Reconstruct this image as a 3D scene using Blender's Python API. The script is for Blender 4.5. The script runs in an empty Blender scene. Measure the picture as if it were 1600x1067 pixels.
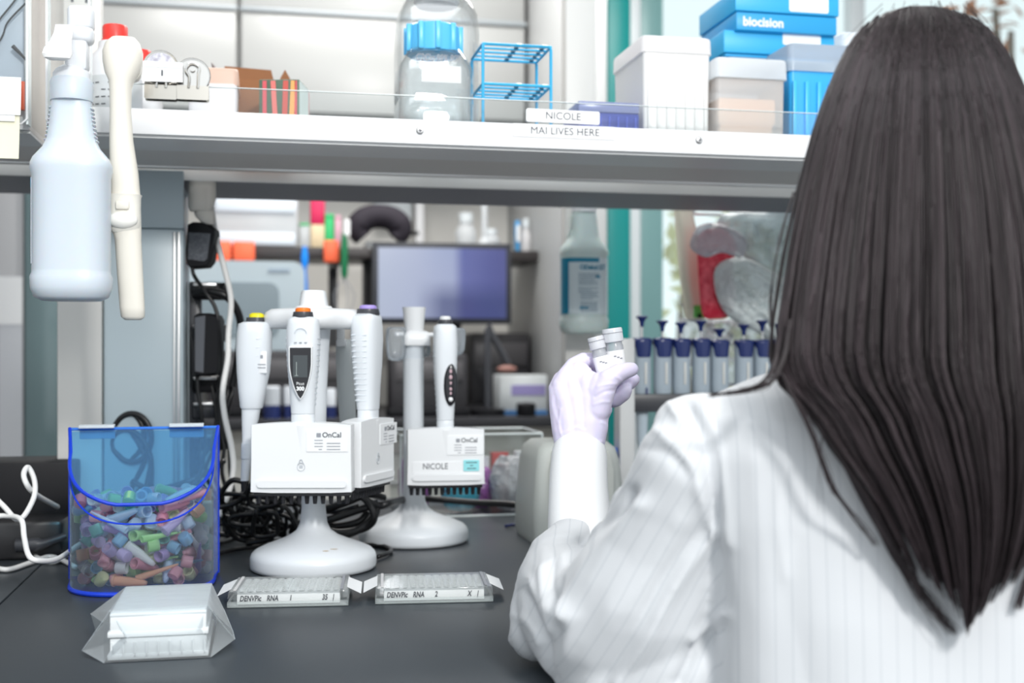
import bpy, bmesh, math, random
import numpy as np
from mathutils import Vector, Matrix

PI = math.pi
SC = bpy.context.scene
COL = SC.collection
# ------------------------------------------------------------------ camera, world, light
FPX = 1860.0          # focal length in pixels of the 1600 px wide frame
CZ = 1.17             # camera height; the bench top is at 0.90
HOR = 550.0           # image row of the horizon
BT = 0.90
cam = bpy.data.cameras.new('camera')
camo = bpy.data.objects.new('camera', cam)
COL.objects.link(camo)
camo.location = (0, 0, CZ)
camo.rotation_euler = (PI / 2, 0, 0)
cam.sensor_width = 36
cam.lens = FPX / 1600 * 36
cam.shift_y = (HOR - 533.5) / 1600
cam.clip_start = 0.02
cam.dof.use_dof = True
cam.dof.focus_distance = 1.22
cam.dof.aperture_fstop = 4.6
SC.camera = camo

SC.view_settings.view_transform = 'Standard'
SC.view_settings.look = 'None'
SC.view_settings.gamma = 1
SC.view_settings.use_curve_mapping = False
SC.view_settings.exposure = 0.07
SC.cycles.transparent_max_bounces = 24
SC.cycles.max_bounces = 8
SC.cycles.caustics_reflective = False
SC.cycles.caustics_refractive = False
SC.cycles.sample_clamp_indirect = 6

world = bpy.data.worlds.new('world')
SC.world = world
world.use_nodes = True
wn = world.node_tree.nodes['Background']
wn.inputs[0].default_value = (0.90, 0.96, 1.0, 1)
wn.inputs[1].default_value = 1.12


def area(name, loc, target, size, power, col=(1, 1, 1), sy=None):
    l = bpy.data.lights.new(name, 'AREA')
    l.energy = power
    l.size = size
    if sy:
        l.shape = 'RECTANGLE'
        l.size_y = sy
    l.color = col
    o = bpy.data.objects.new(name, l)
    COL.objects.link(o)
    o.location = loc
    o.rotation_euler = (Vector(target) - Vector(loc)).to_track_quat('-Z', 'Y').to_euler()
    return o


area('flash_light', (0.75, -0.9, 2.35), (0.0, 1.7, 1.0), 0.26, 41, (1.0, 0.985, 0.96))
area('ceiling_light_front', (-0.2, 0.3, 2.8), (-0.2, 0.6, 0), 1.6, 16, (0.95, 0.98, 1), 1.2)
area('ceiling_light_rear', (0.0, 3.0, 2.8), (0.0, 3.1, 0), 1.8, 64, (1, 0.98, 0.95), 0.8)

# ------------------------------------------------------------------ frames
AL = math.radians(11.8)
CA, SA = math.cos(AL), math.sin(AL)


def W(u, v, z=0.0):
    """bench frame (u along the bench, v into depth) to world"""
    return Vector((CA * u - SA * v, SA * u + CA * v, z))


def at(px, py, Y):
    return Vector(((px - 800) / FPX * Y, Y, CZ - (py - HOR) / FPX * Y))


def yv(px, v):
    return v / (CA - SA * (px - 800) / FPX)


def av(px, py, v):
    return at(px, py, yv(px, v))


def uv_of(p):
    return CA * p[0] + SA * p[1], -SA * p[0] + CA * p[1]


def bz(px, Y):
    """point of the bench top seen at column px and depth Y"""
    return Vector(((px - 800) / FPX * Y, Y, BT))


# ------------------------------------------------------------------ materials
MATS = {}


def _bsdf(m):
    return m.node_tree.nodes['Principled BSDF']


def mat(name, col, rough=0.5, metal=0.0, spec=0.5, trans=0.0, coat=0.0, sss=0.0, bump=None, ior=1.45, emit=None, aniso=0.0, noise=None):
    if name in MATS:
        return MATS[name]
    m = bpy.data.materials.new(name)
    m.use_nodes = True
    nt = m.node_tree
    b = _bsdf(m)
    b.inputs['Base Color'].default_value = (*col, 1)
    b.inputs['Roughness'].default_value = rough
    b.inputs['Metallic'].default_value = metal
    b.inputs['Specular IOR Level'].default_value = spec
    b.inputs['Transmission Weight'].default_value = trans
    b.inputs['IOR'].default_value = ior
    b.inputs['Coat Weight'].default_value = coat
    b.inputs['Anisotropic'].default_value = aniso
    if sss:
        b.inputs['Subsurface Weight'].default_value = sss
        b.inputs['Subsurface Scale'].default_value = 0.01
    if emit:
        b.inputs['Emission Color'].default_value = (*emit[0], 1)
        b.inputs['Emission Strength'].default_value = emit[1]
    if noise:   # (scale, colour2, amount) mottled colour
        tc = nt.nodes.new('ShaderNodeTexCoord')
        nz = nt.nodes.new('ShaderNodeTexNoise')
        nz.inputs['Scale'].default_value = noise[0]
        nz.inputs['Detail'].default_value = 4
        mx = nt.nodes.new('ShaderNodeMix')
        mx.data_type = 'RGBA'
        mr = nt.nodes.new('ShaderNodeMapRange')
        mr.inputs['From Min'].default_value = 0.4
        mr.inputs['From Max'].default_value = 0.65
        mr.inputs['To Max'].default_value = noise[2]
        nt.links.new(tc.outputs['Object'], nz.inputs['Vector'])
        nt.links.new(nz.outputs['Fac'], mr.inputs['Value'])
        nt.links.new(mr.outputs['Result'], mx.inputs[0])
        mx.inputs[6].default_value = (*col, 1)
        mx.inputs[7].default_value = (*noise[1], 1)
        nt.links.new(mx.outputs[2], b.inputs['Base Color'])
    if bump:    # (scale, strength, distance)
        tc = nt.nodes.new('ShaderNodeTexCoord')
        nz = nt.nodes.new('ShaderNodeTexNoise')
        nz.inputs['Scale'].default_value = bump[0]
        nz.inputs['Detail'].default_value = 3
        bp = nt.nodes.new('ShaderNodeBump')
        bp.inputs['Strength'].default_value = bump[1]
        bp.inputs['Distance'].default_value = bump[2]
        nt.links.new(tc.outputs['Object'], nz.inputs['Vector'])
        nt.links.new(nz.outputs['Fac'], bp.inputs['Height'])
        nt.links.new(bp.outputs['Normal'], b.inputs['Normal'])
    MATS[name] = m
    return m


def clear(name, col, opacity=0.15, rough=0.05, body=None, spec=0.5, bump=None, glow=0.0):
    """thin see-through plastic: tinted transparency mixed with a plastic surface"""
    if name in MATS:
        return MATS[name]
    m = mat(name, body or col, rough, spec=spec, bump=bump)
    nt = m.node_tree
    b = _bsdf(m)
    out = nt.nodes['Material Output']
    tr = nt.nodes.new('ShaderNodeBsdfTransparent')
    tr.inputs[0].default_value = (*col, 1)
    fr = nt.nodes.new('ShaderNodeFresnel')
    fr.inputs[0].default_value = 1.45
    ad = nt.nodes.new('ShaderNodeMath')
    ad.operation = 'MULTIPLY_ADD'
    ad.use_clamp = True
    ad.inputs[1].default_value = 1 - opacity
    ad.inputs[2].default_value = opacity
    mx = nt.nodes.new('ShaderNodeMixShader')
    nt.links.new(fr.outputs[0], ad.inputs[0])
    nt.links.new(ad.outputs[0], mx.inputs[0])
    nt.links.new(tr.outputs[0], mx.inputs[1])
    if glow:      # light passing through the wall
        tl = nt.nodes.new('ShaderNodeBsdfTranslucent')
        tl.inputs[0].default_value = (*(body or col), 1)
        m3 = nt.nodes.new('ShaderNodeMixShader')
        m3.inputs[0].default_value = glow
        nt.links.new(b.outputs[0], m3.inputs[1])
        nt.links.new(tl.outputs[0], m3.inputs[2])
        nt.links.new(m3.outputs[0], mx.inputs[2])
    else:
        nt.links.new(b.outputs[0], mx.inputs[2])
    nt.links.new(mx.outputs[0], out.inputs[0])
    return m


def glassy(name, col=(1, 1, 1), rough=0.0, opacity=0.06, edge=0.6):
    """clear glass seen as transparency with strong grazing reflections"""
    if name in MATS:
        return MATS[name]
    m = bpy.data.materials.new(name)
    m.use_nodes = True
    nt = m.node_tree
    nt.nodes.remove(_bsdf(m))
    out = nt.nodes['Material Output']
    tr = nt.nodes.new('ShaderNodeBsdfTransparent')
    tr.inputs[0].default_value = (*col, 1)
    gl = nt.nodes.new('ShaderNodeBsdfGlossy')
    gl.inputs['Roughness'].default_value = rough
    lw = nt.nodes.new('ShaderNodeLayerWeight')
    lw.inputs[0].default_value = 0.35
    ma = nt.nodes.new('ShaderNodeMath')
    ma.operation = 'MULTIPLY_ADD'
    ma.use_clamp = True
    ma.inputs[1].default_value = edge
    ma.inputs[2].default_value = opacity
    mx = nt.nodes.new('ShaderNodeMixShader')
    nt.links.new(lw.outputs['Facing'], ma.inputs[0])
    nt.links.new(ma.outputs[0], mx.inputs[0])
    nt.links.new(tr.outputs[0], mx.inputs[1])
    nt.links.new(gl.outputs[0], mx.inputs[2])
    nt.links.new(mx.outputs[0], out.inputs[0])
    MATS[name] = m
    return m


white = mat('white_plastic', (0.80, 0.81, 0.82), 0.32)
pip_white = mat('pipette_white', (0.72, 0.75, 0.78), 0.35)
pip_grip = mat('pipette_grip', (0.68, 0.72, 0.76), 0.45)
cream = mat('cream_plastic', (0.78, 0.74, 0.66), 0.35)
enamel = mat('white_enamel', (0.84, 0.84, 0.85), 0.30)
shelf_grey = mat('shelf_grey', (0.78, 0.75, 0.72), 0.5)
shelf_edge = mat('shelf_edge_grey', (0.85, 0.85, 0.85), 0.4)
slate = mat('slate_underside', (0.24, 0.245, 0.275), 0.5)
bench_m = mat('black_epoxy', (0.038, 0.046, 0.054), 0.34, spec=0.55, bump=(350, 0.03, 0.001))
panel_blue = mat('blue_grey_panel', (0.42, 0.50, 0.54), 0.35)
panel_dark = mat('dark_grey_panel', (0.15, 0.18, 0.20), 0.4)
black = mat('black_plastic', (0.009, 0.009, 0.011), 0.5, spec=0.25)
black_grey = mat('dark_grey_plastic', (0.05, 0.052, 0.06), 0.35)
cable_black = mat('black_cable', (0.010, 0.010, 0.011), 0.35)
cable_white = mat('white_cable', (0.88, 0.87, 0.85), 0.4)
navy = mat('navy_plastic', (0.018, 0.030, 0.13), 0.28)
chrome = mat('chrome', (0.75, 0.73, 0.70), 0.16, metal=1.0)
steel = mat('brushed_steel', (0.6, 0.6, 0.6), 0.35, metal=1.0)
ink = mat('dark_ink', (0.07, 0.075, 0.09), 0.7)
ink_soft = mat('grey_ink', (0.30, 0.31, 0.34), 0.7)
paper = mat('white_paper', (0.88, 0.88, 0.88), 0.6)
acrylic = glassy('clear_acrylic', (0.97, 0.985, 0.985), 0.03, 0.05, 0.35)
acrylic_edge = mat('acrylic_polished_edge', (0.80, 0.86, 0.86), 0.2)
red = mat('red_plastic', (0.80, 0.05, 0.04), 0.35)
orange = mat('orange_plastic', (0.85, 0.13, 0.05), 0.45)
frost = clear('frosted_plastic', (0.95, 0.94, 0.95), 0.70, 0.35, body=(0.92, 0.91, 0.915), glow=0.3)
frost_cool = clear('frosted_cool_plastic', (0.95, 0.97, 0.985), 0.60, 0.3, body=(0.92, 0.945, 0.965), glow=0.35)

# ------------------------------------------------------------------ mesh building


class MB:
    def __init__(self):
        self.v = []
        self.f = []

    def add(self, vs, fs, M=None):
        o = len(self.v)
        if M is not None:
            vs = [M @ Vector(p) for p in vs]
        self.v.extend([tuple(p) for p in vs])
        self.f.extend([tuple(i + o for i in f) for f in fs])
        return self

    def box(self, c, s, bev=0.0, seg=2, M=None):
        if bev <= 0:
            x, y, z = s[0] / 2, s[1] / 2, s[2] / 2
            vs = [(c[0] + a * x, c[1] + b * y, c[2] + d * z) for a in (-1, 1) for b in (-1, 1) for d in (-1, 1)]
            fs = [(0, 1, 3, 2), (4, 6, 7, 5), (0, 4, 5, 1), (2, 3, 7, 6), (0, 2, 6, 4), (1, 5, 7, 3)]
            return self.add(vs, fs, M)
        bm = bmesh.new()
        bmesh.ops.create_cube(bm, size=1)
        for q in bm.verts:
            q.co = Vector((q.co.x * s[0] + c[0], q.co.y * s[1] + c[1], q.co.z * s[2] + c[2]))
        bmesh.ops.bevel(bm, geom=bm.edges[:], offset=min(bev, min(s) * 0.49), segments=seg, profile=0.5, affect='EDGES')
        bm.verts.index_update()
        vs = [q.co.copy() for q in bm.verts]
        fs = [[q.index for q in f.verts] for f in bm.faces]
        bm.free()
        return self.add(vs, fs, M)

    def lathe(self, prof, seg=32, M=None, sx=1.0, sy=1.0, power=None):
        vs, fs = [], []
        for r, z in prof:
            for k in range(seg):
                a = 2 * PI * k / seg
                ca, sa = math.cos(a), math.sin(a)
                if power:       # squared-off (superellipse) section
                    n = power
                    d = (abs(ca) ** n + abs(sa) ** n) ** (-1 / n)
                else:
                    d = 1
                vs.append((r * d * ca * sx, r * d * sa * sy, z))
        n = len(prof)
        for i in range(n - 1):
            for k in range(seg):
                k2 = (k + 1) % seg
                fs.append((i * seg + k, i * seg + k2, (i + 1) * seg + k2, (i + 1) * seg + k))
        if prof[0][0] > 1e-6:
            fs.append(tuple(reversed(range(seg))))
        if prof[-1][0] > 1e-6:
            fs.append(tuple((n - 1) * seg + k for k in range(seg)))
        return self.add(vs, fs, M)

    def loft(self, rings, cap=True, M=None, closed=True):
        n = len(rings[0])
        vs = [p for r in rings for p in r]
        fs = []
        for i in range(len(rings) - 1):
            for k in range(n if closed else n - 1):
                k2 = (k + 1) % n
                fs.append((i * n + k, i * n + k2, (i + 1) * n + k2, (i + 1) * n + k))
        if cap and closed:
            fs.append(tuple(reversed(range(n))))
            fs.append(tuple((len(rings) - 1) * n + k for k in range(n)))
        return self.add(vs, fs, M)

    def tube(self, pts, r=0.003, seg=8, smooth=6, M=None, closed=False):
        P = spline(pts, smooth, closed) if smooth > 1 else [Vector(p) for p in pts]
        n = len(P)
        if isinstance(r, (int, float)):
            R = [r] * n
        else:
            R = [float(np.interp(i / (n - 1), np.linspace(0, 1, len(r)), r)) for i in range(n)]
        rings = []
        t0 = None
        nrm = None
        for i in range(n):
            a = P[i - 1] if (i > 0 or closed) else P[i]
            b = P[(i + 1) % n] if (i < n - 1 or closed) else P[i]
            t = (b - a).normalized()
            if nrm is None:
                nrm = t.orthogonal().normalized()
            else:
                q = t0.rotation_difference(t)
                nrm = (q @ nrm)
                nrm = (nrm - t * nrm.dot(t)).normalized()
            t0 = t
            bn = t.cross(nrm)
            rings.append([P[i] + (nrm * math.cos(2 * PI * k / seg) + bn * math.sin(2 * PI * k / seg)) * R[i] for k in range(seg)])
        if closed:
            rings.append(rings[0])
            return self.loft(rings, False, M)
        return self.loft(rings, True, M)

    def ball(self, c, r, seg=16, ring=10, M=None):
        if isinstance(r, (int, float)):
            r = (r, r, r)
        vs = [(c[0], c[1], c[2] - r[2])]
        for i in range(1, ring):
            ph = -PI / 2 + PI * i / ring
            for k in range(seg):
                a = 2 * PI * k / seg
                vs.append((c[0] + r[0] * math.cos(ph) * math.cos(a), c[1] + r[1] * math.cos(ph) * math.sin(a), c[2] + r[2] * math.sin(ph)))
        vs.append((c[0], c[1], c[2] + r[2]))
        fs = []
        for k in range(seg):
            fs.append((0, 1 + (k + 1) % seg, 1 + k))
            for i in range(ring - 2):
                a = 1 + i * seg
                fs.append((a + k, a + (k + 1) % seg, a + seg + (k + 1) % seg, a + seg + k))
            a = 1 + (ring - 2) * seg
            fs.append((a + k, a + (k + 1) % seg, len(vs) - 1))
        return self.add(vs, fs, M)

    def prism(self, out, y0, y1, M=None):
        """outline of (x, z) points, extruded from y0 to y1"""
        n = len(out)
        vs = [(x, y0, z) for x, z in out] + [(x, y1, z) for x, z in out]
        fs = [tuple(range(n)), tuple(reversed(range(n, 2 * n)))]
        for k in range(n):
            k2 = (k + 1) % n
            fs.append((k, k + n, k2 + n, k2))
        return self.add(vs, fs, M)

    def chain(self, nodes, seg=14, sub=6):
        """swept spheres: nodes of (point, radius); used for bodies before fusing"""
        for (p, r), (q, s) in zip(nodes[:-1], nodes[1:]):
            p, q = Vector(p), Vector(q)
            for k in range(sub + 1):
                t = k / sub
                self.ball(p.lerp(q, t), r + (s - r) * t, seg, max(6, seg // 2 + 2))
        return self


def spline(pts, n=6, closed=False):
    P = [Vector(p) for p in pts]
    out = []
    m = len(P)
    rng = m if closed else m - 1
    for i in range(rng):
        p1, p2 = P[i], P[(i + 1) % m]
        p0 = P[i - 1] if (i > 0 or closed) else p1 * 2 - p2
        p3 = P[(i + 2) % m] if (i < m - 2 or closed) else p2 * 2 - p1
        for k in range(n):
            t = k / n
            out.append(0.5 * ((2 * p1) + (-p0 + p2) * t + (2 * p0 - 5 * p1 + 4 * p2 - p3) * t * t + (-p0 + 3 * p1 - 3 * p2 + p3) * t ** 3))
    if not closed:
        out.append(P[-1])
    return out


def rrect(w, h, r, n=4, cx=0, cz=0):
    out = []
    for (sx, sz, a0) in ((1, 1, 0), (-1, 1, 90), (-1, -1, 180), (1, -1, 270)):
        for k in range(n + 1):
            a = math.radians(a0 + 90 * k / n)
            out.append((cx + sx * (w / 2 - r) + r * math.cos(a), cz + sz * (h / 2 - r) + r * math.sin(a)))
    return out


def ell(c, rx, ry, n=24, ax=(1, 0, 0), ay=(0, 1, 0), p=2.0):
    ax, ay = Vector(ax), Vector(ay)
    o = []
    for k in range(n):
        a = 2 * PI * k / n
        ca, sa = math.cos(a), math.sin(a)
        d = (abs(ca) ** p + abs(sa) ** p) ** (-1 / p)
        o.append(Vector(c) + ax * (rx * ca * d) + ay * (ry * sa * d))
    return o


def xf(o):
    return Matrix.LocRotScale(o.location, o.rotation_euler, None)


def obj(name, mb, m, parent=None, world=False, sharp=38, origin=None):
    me = bpy.data.meshes.new(name)
    vs = mb.v
    loc = None
    if world:
        if parent is not None:
            q = xf(parent)
            if parent.parent is not None:
                q = xf(parent.parent) @ q
            q = q.inverted()
            vs = [q @ Vector(p) for p in vs]
        else:
            a = np.array(vs)
            loc = Vector(((a[:, 0].min() + a[:, 0].max()) / 2, (a[:, 1].min() + a[:, 1].max()) / 2, a[:, 2].min()))
            vs = [Vector(p) - loc for p in vs]
    me.from_pydata([tuple(p) for p in vs], [], mb.f)
    me.validate()
    bm = bmesh.new()
    bm.from_mesh(me)
    bmesh.ops.recalc_face_normals(bm, faces=bm.faces[:])
    bm.to_mesh(me)
    bm.free()
    me.polygons.foreach_set('use_smooth', [True] * len(me.polygons))
    if sharp is not None:
        me.set_sharp_from_angle(angle=math.radians(sharp))
    me.materials.append(m)
    o = bpy.data.objects.new(name, me)
    COL.objects.link(o)
    if parent is not None:
        o.parent = parent
    if loc is not None:
        o.location = loc
    return o


def tag(o, label, cat=None, group=None, kind=None):
    o['label'] = label
    if cat:
        o['category'] = cat
    if group:
        o['group'] = group
    if kind:
        o['kind'] = kind
    return o


def thing(name, label, cat, loc, rz=0.0, group=None, tilt=None):
    o = bpy.data.objects.new(name, None)
    o.empty_display_size = 0.02
    COL.objects.link(o)
    o.location = loc
    o.rotation_euler = (tilt[0], tilt[1], rz) if tilt else (0, 0, rz)
    return tag(o, label, cat, group)


def struct(name, mb, m, parent=None, world=True):
    o = obj(name, mb, m, parent, world=world)
    if parent is None:
        o['kind'] = 'structure'
    return o


def dup(root, loc, rz=None, label=None, group=None):
    r = root.copy()
    COL.objects.link(r)
    r.location = loc
    if rz is not None:
        r.rotation_euler = (r.rotation_euler[0], r.rotation_euler[1], rz)
    if label:
        r['label'] = label
    if group:
        r['group'] = group
    for ch in list(root.children):
        c = ch.copy()
        COL.objects.link(c)
        c.parent = r
        for g in list(ch.children):
            d = g.copy()
            COL.objects.link(d)
            d.parent = c
    return r


def text(name, body, size, m, parent, loc, rot=(PI / 2, 0, 0), align='CENTER', extrude=0.0001, shear=0.0, sx=1.0, spacing=1.0, thick=0.0):
    cu = bpy.data.curves.new(name, 'FONT')
    cu.body = body
    cu.size = size
    cu.align_x = align
    cu.align_y = 'CENTER'
    cu.extrude = extrude
    cu.shear = shear
    cu.space_character = spacing
    cu.offset = thick
    cu.resolution_u = 4
    t = bpy.data.objects.new(name, cu)
    COL.objects.link(t)
    bpy.context.view_layer.update()
    dg = bpy.context.evaluated_depsgraph_get()
    me = bpy.data.meshes.new_from_object(t.evaluated_get(dg))
    bpy.data.objects.remove(t)
    me.materials.clear()
    me.materials.append(m)
    for v in me.vertices:
        v.co.x *= sx
    o = bpy.data.objects.new(name, me)
    COL.objects.link(o)
    o.parent = parent
    o.location = loc
    o.rotation_euler = rot
    return o


def fuse(name, mb, voxel, smooth, m, parent, post=None):
    """union of overlapping closed shapes into one continuous surface (voxel remesh), world coordinates"""
    me = bpy.data.meshes.new(name + '_raw')
    me.from_pydata(mb.v, [], mb.f)
    t = bpy.data.objects.new(name + '_raw', me)
    COL.objects.link(t)
    md = t.modifiers.new('r', 'REMESH')
    md.mode = 'VOXEL'
    md.voxel_size = voxel
    if smooth:
        ms = t.modifiers.new('s', 'SMOOTH')
        ms.factor = 0.5
        ms.iterations = smooth
    bpy.context.view_layer.update()
    dg = bpy.context.evaluated_depsgraph_get()
    me2 = bpy.data.meshes.new_from_object(t.evaluated_get(dg))
    bpy.data.objects.remove(t)
    if post:
        post(me2)
    q = xf(parent).inverted()
    me2.transform(q)
    me2.polygons.foreach_set('use_smooth', [True] * len(me2.polygons))
    me2.materials.clear()
    me2.materials.append(m)
    me2.name = name
    o = bpy.data.objects.new(name, me2)
    COL.objects.link(o)
    o.parent = parent
    return o


def rot_z(a):
    return Matrix.Rotation(a, 4, 'Z')


def T(x, y, z):
    return Matrix.Translation((x, y, z))


# ------------------------------------------------------------------ the room
BM = rot_z(AL)
wall_beige = mat('painted_wall', (0.70, 0.685, 0.65), 0.7)
wall_side = mat('side_wall_grey', (0.40, 0.40, 0.41), 0.6)
floor_m = mat('vinyl_floor', (0.35, 0.36, 0.37), 0.4, noise=(6, (0.30, 0.31, 0.32), 0.6))
ceil_m = mat('ceiling_tile', (0.80, 0.80, 0.79), 0.8)


def bbox(mb, u0, u1, v0, v1, z0, z1, bev=0.0):
    return mb.box(((u0 + u1) / 2, (v0 + v1) / 2, (z0 + z1) / 2), (u1 - u0, v1 - v0, z1 - z0), bev, M=BM)


struct('floor', bbox(MB(), -3.2, 5.2, -2.5, 4.3, -0.05, 0), floor_m)
struct('ceiling', bbox(MB(), -3.2, 5.2, 0.6, 4.3, 3.0, 3.05), ceil_m)
struct('wall_back', bbox(MB(), -3.2, 0.93, 4.2, 4.3, 0, 3.0), wall_beige)
struct('wall_left', bbox(MB(), -3.3, -3.2, -1.0, 4.3, 0, 3.0), wall_side)
struct('wall_right', bbox(MB(), 5.2, 5.3, -1.0, 4.3, 0, 3.0), wall_side)
# wall under and above the window, right part of the back wall
WU0 = 0.93
struct('wall_back_sill', bbox(MB(), WU0, 5.2, 4.2, 4.3, 0, 0.75), wall_beige)
struct('wall_back_head', bbox(MB(), WU0, 5.2, 4.2, 4.3, 2.85, 3.0), wall_beige)
teal = mat('teal_paint', (0.0, 0.27, 0.26), 0.35)
teal_pale = mat('pale_teal_frame', (0.18, 0.34, 0.34), 0.3)
alu = mat('white_window_frame', (0.70, 0.74, 0.76), 0.35)
pink = mat('pinkish_strip', (0.45, 0.30, 0.33), 0.5)
# grey box column beside the window
struct('column', bbox(MB(), 0.86, 0.955, 3.25, 4.2, 0, 3.0, 0.006), mat('column_grey', (0.45, 0.46, 0.46), 0.45))


def vstrip(name, px0, px1, v, d, m, parent=None):
    y0, y1 = yv(px0, v), yv(px1, v)
    u0 = uv_of(at(px0, 0, y0))[0]
    u1 = uv_of(at(px1, 0, y1))[0]
    return struct(name, bbox(MB(), u0, u1, v, v + d, 0.75, 2.85, 0.003), m, parent)


win = struct('window_1', bbox(bbox(MB(), WU0, 5.2, 4.14, 4.20, 0.75, 0.80), WU0, 5.2, 4.14, 4.2, 2.80, 2.85), alu)
vstrip('teal_mullion', 950, 985, 4.02, 0.1, teal, win)
vstrip('white_mullion', 985, 1001, 4.05, 0.06, alu, win)
vstrip('pale_mullion', 1001, 1036, 4.06, 0.06, teal_pale, win)
vstrip('far_mullion', 1330, 1352, 4.1, 0.06, alu, win)
vstrip('far_mullion', 1700, 1722, 4.1, 0.06, alu, win)
obj('pane', bbox(MB(), WU0, 5.2, 4.17, 4.176, 0.8, 2.8), glassy('window_glass', (0.93, 0.98, 0.97), 0.0, 0.03, 0.2), win, world=True)

# wall cabinets over the far bench: two units, each with four doors
cab_m = mat('cabinet_grey', (0.28, 0.285, 0.28), 0.35)
cab_d = mat('cabinet_door_grey', (0.34, 0.345, 0.34), 0.28)
ug = uv_of(at(373, 60, yv(373, 3.86)))[0]
for k, (u0, u1, lab) in enumerate(((ug - 0.82, ug - 0.003, 'grey wall cabinet over the far bench, behind the red-capped bottle'),
                                   (ug + 0.003, 0.85, 'grey wall cabinet over the far bench, behind the tall clear bottles'))):
    base = W((u0 + u1) / 2, 4.03, 1.93)
    cb = thing('wall_cabinet', lab, 'cabinet', base, AL, 'grey wall cabinets over the far bench')
    w = u1 - u0
    obj('body', MB().box((0, 0, 0.42), (w, 0.34, 0.84)), cab_m, cb)
    for (z0, z1) in ((0.0, 0.315), (0.325, 0.84)):
        dr = obj('door', MB().box((0, -0.181, (z0 + z1) / 2), (w - 0.012, 0.018, z1 - z0 - 0.008), 0.003), cab_d, cb)
    obj('trim_rail', MB().box((0, -0.195, 0.32), (w, 0.012, 0.014), 0.003), mat('rail_bluegrey', (0.30, 0.33, 0.35), 0.3), cb)

# outdoors behind the window
random.seed(4)
leaf_pal = [mat('leaf_pale', (0.45, 0.55, 0.30), 0.6), mat('leaf_yellow', (0.65, 0.62, 0.35), 0.6), mat('leaf_rust', (0.50, 0.22, 0.12), 0.6)]
struct('ground_outside', bbox(MB(), -1, 16, 4.4, 18, -0.1, -0.02), mat('pale_paving', (0.62, 0.63, 0.62), 0.8))


def shrub(px, v, h, rad, m, label, n=420):
    p = av(px, 550, v)
    r = thing('shrub', label, 'shrub', (p.x, p.y, -0.02), 0, 'shrubs outside the window')
    mb = MB()
    for k in range(n):
        a, ph, rr = random.uniform(0, 2 * PI), math.asin(random.uniform(-1, 1)), rad * random.uniform(0.3, 1) ** 0.5
        c = Vector((rr * math.cos(a) * math.cos(ph), rr * math.sin(a) * math.cos(ph), h - rad + rr * 1.1 * math.sin(ph)))
        e = 0.06 * random.uniform(0.7, 1.4)
        q = Matrix.Translation(c) @ Matrix.Rotation(random.uniform(0, 6.28), 4, (random.random(), random.random(), random.random() + 0.1))
        mb.add([(-e, 0, 0), (0, -e * 0.5, 0.01), (e, 0, 0), (0, e * 0.5, 0.01)], [(0, 1, 2, 3)], q)
    obj('foliage', mb, m, r, sharp=None)
    tm = MB()
    for k in range(5):
        a = k * 1.3
        tm.tube([(0, 0, 0), (0.1 * math.cos(a), 0.1 * math.sin(a), h * 0.4), (rad * 0.6 * math.cos(a), rad * 0.6 * math.sin(a), h - rad * 0.6)], 0.02, 6, 3)
    obj('stems', tm, mat('bark', (0.20, 0.16, 0.13), 0.8), r)


shrub(1050, 6.3, 2.0, 0.75, leaf_pal[1], 'pale yellow-green shrub outside the window, beside the teal mullion')
shrub(1215, 8.6, 2.3, 0.8, leaf_pal[0], 'greyish green shrub outside, behind the hanging plastic bags')
shrub(1590, 6.4, 3.5, 0.5, leaf_pal[2], 'rusty-leaved tall shrub outside at the upper corner', 90)

# ------------------------------------------------------------------ the bench
VE = 0.925           # front edge of the bench in the bench frame
bench = thing('laboratory_bench', 'black-topped laboratory bench carrying the pipette stands and plates', 'bench', W(0.3, 1.55, 0), AL)
mb = MB()
uj = uv_of(bz(30, 498 / 361))[0]
for (a, b) in ((-1.3, uj - 0.0008), (uj + 0.0008, 2.2)):
    mb.box(((a + b) / 2 - 0.3, (VE + 2.2) / 2 - 1.55, 0.885), (b - a, 2.2 - VE, 0.03), 0.002)
obj('worktop', mb, bench_m, bench)
obj('carcass', MB().box((0.15, 0.08, 0.46), (3.3, 0.95, 0.815)), mat('bench_carcass', (0.5, 0.5, 0.48), 0.5), bench)
for k in range(4):
    d = obj('door', MB().box((-1.1 + k * 0.82, -0.405, 0.5), (0.78, 0.02, 0.72), 0.003), cab_d, bench)
    obj('handle', MB().tube([(-1.1 + k * 0.82 + 0.3, -0.415, 0.70), (-1.1 + k * 0.82 + 0.3, -0.44, 0.71), (-1.1 + k * 0.82 + 0.3, -0.44, 0.79), (-1.1 + k * 0.82 + 0.3, -0.415, 0.80)], 0.004, 6, 3), steel, d)

# ------------------------------------------------------------------ shelving over the bench
SZ0, SZ1 = 1.4335, 1.4645


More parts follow.
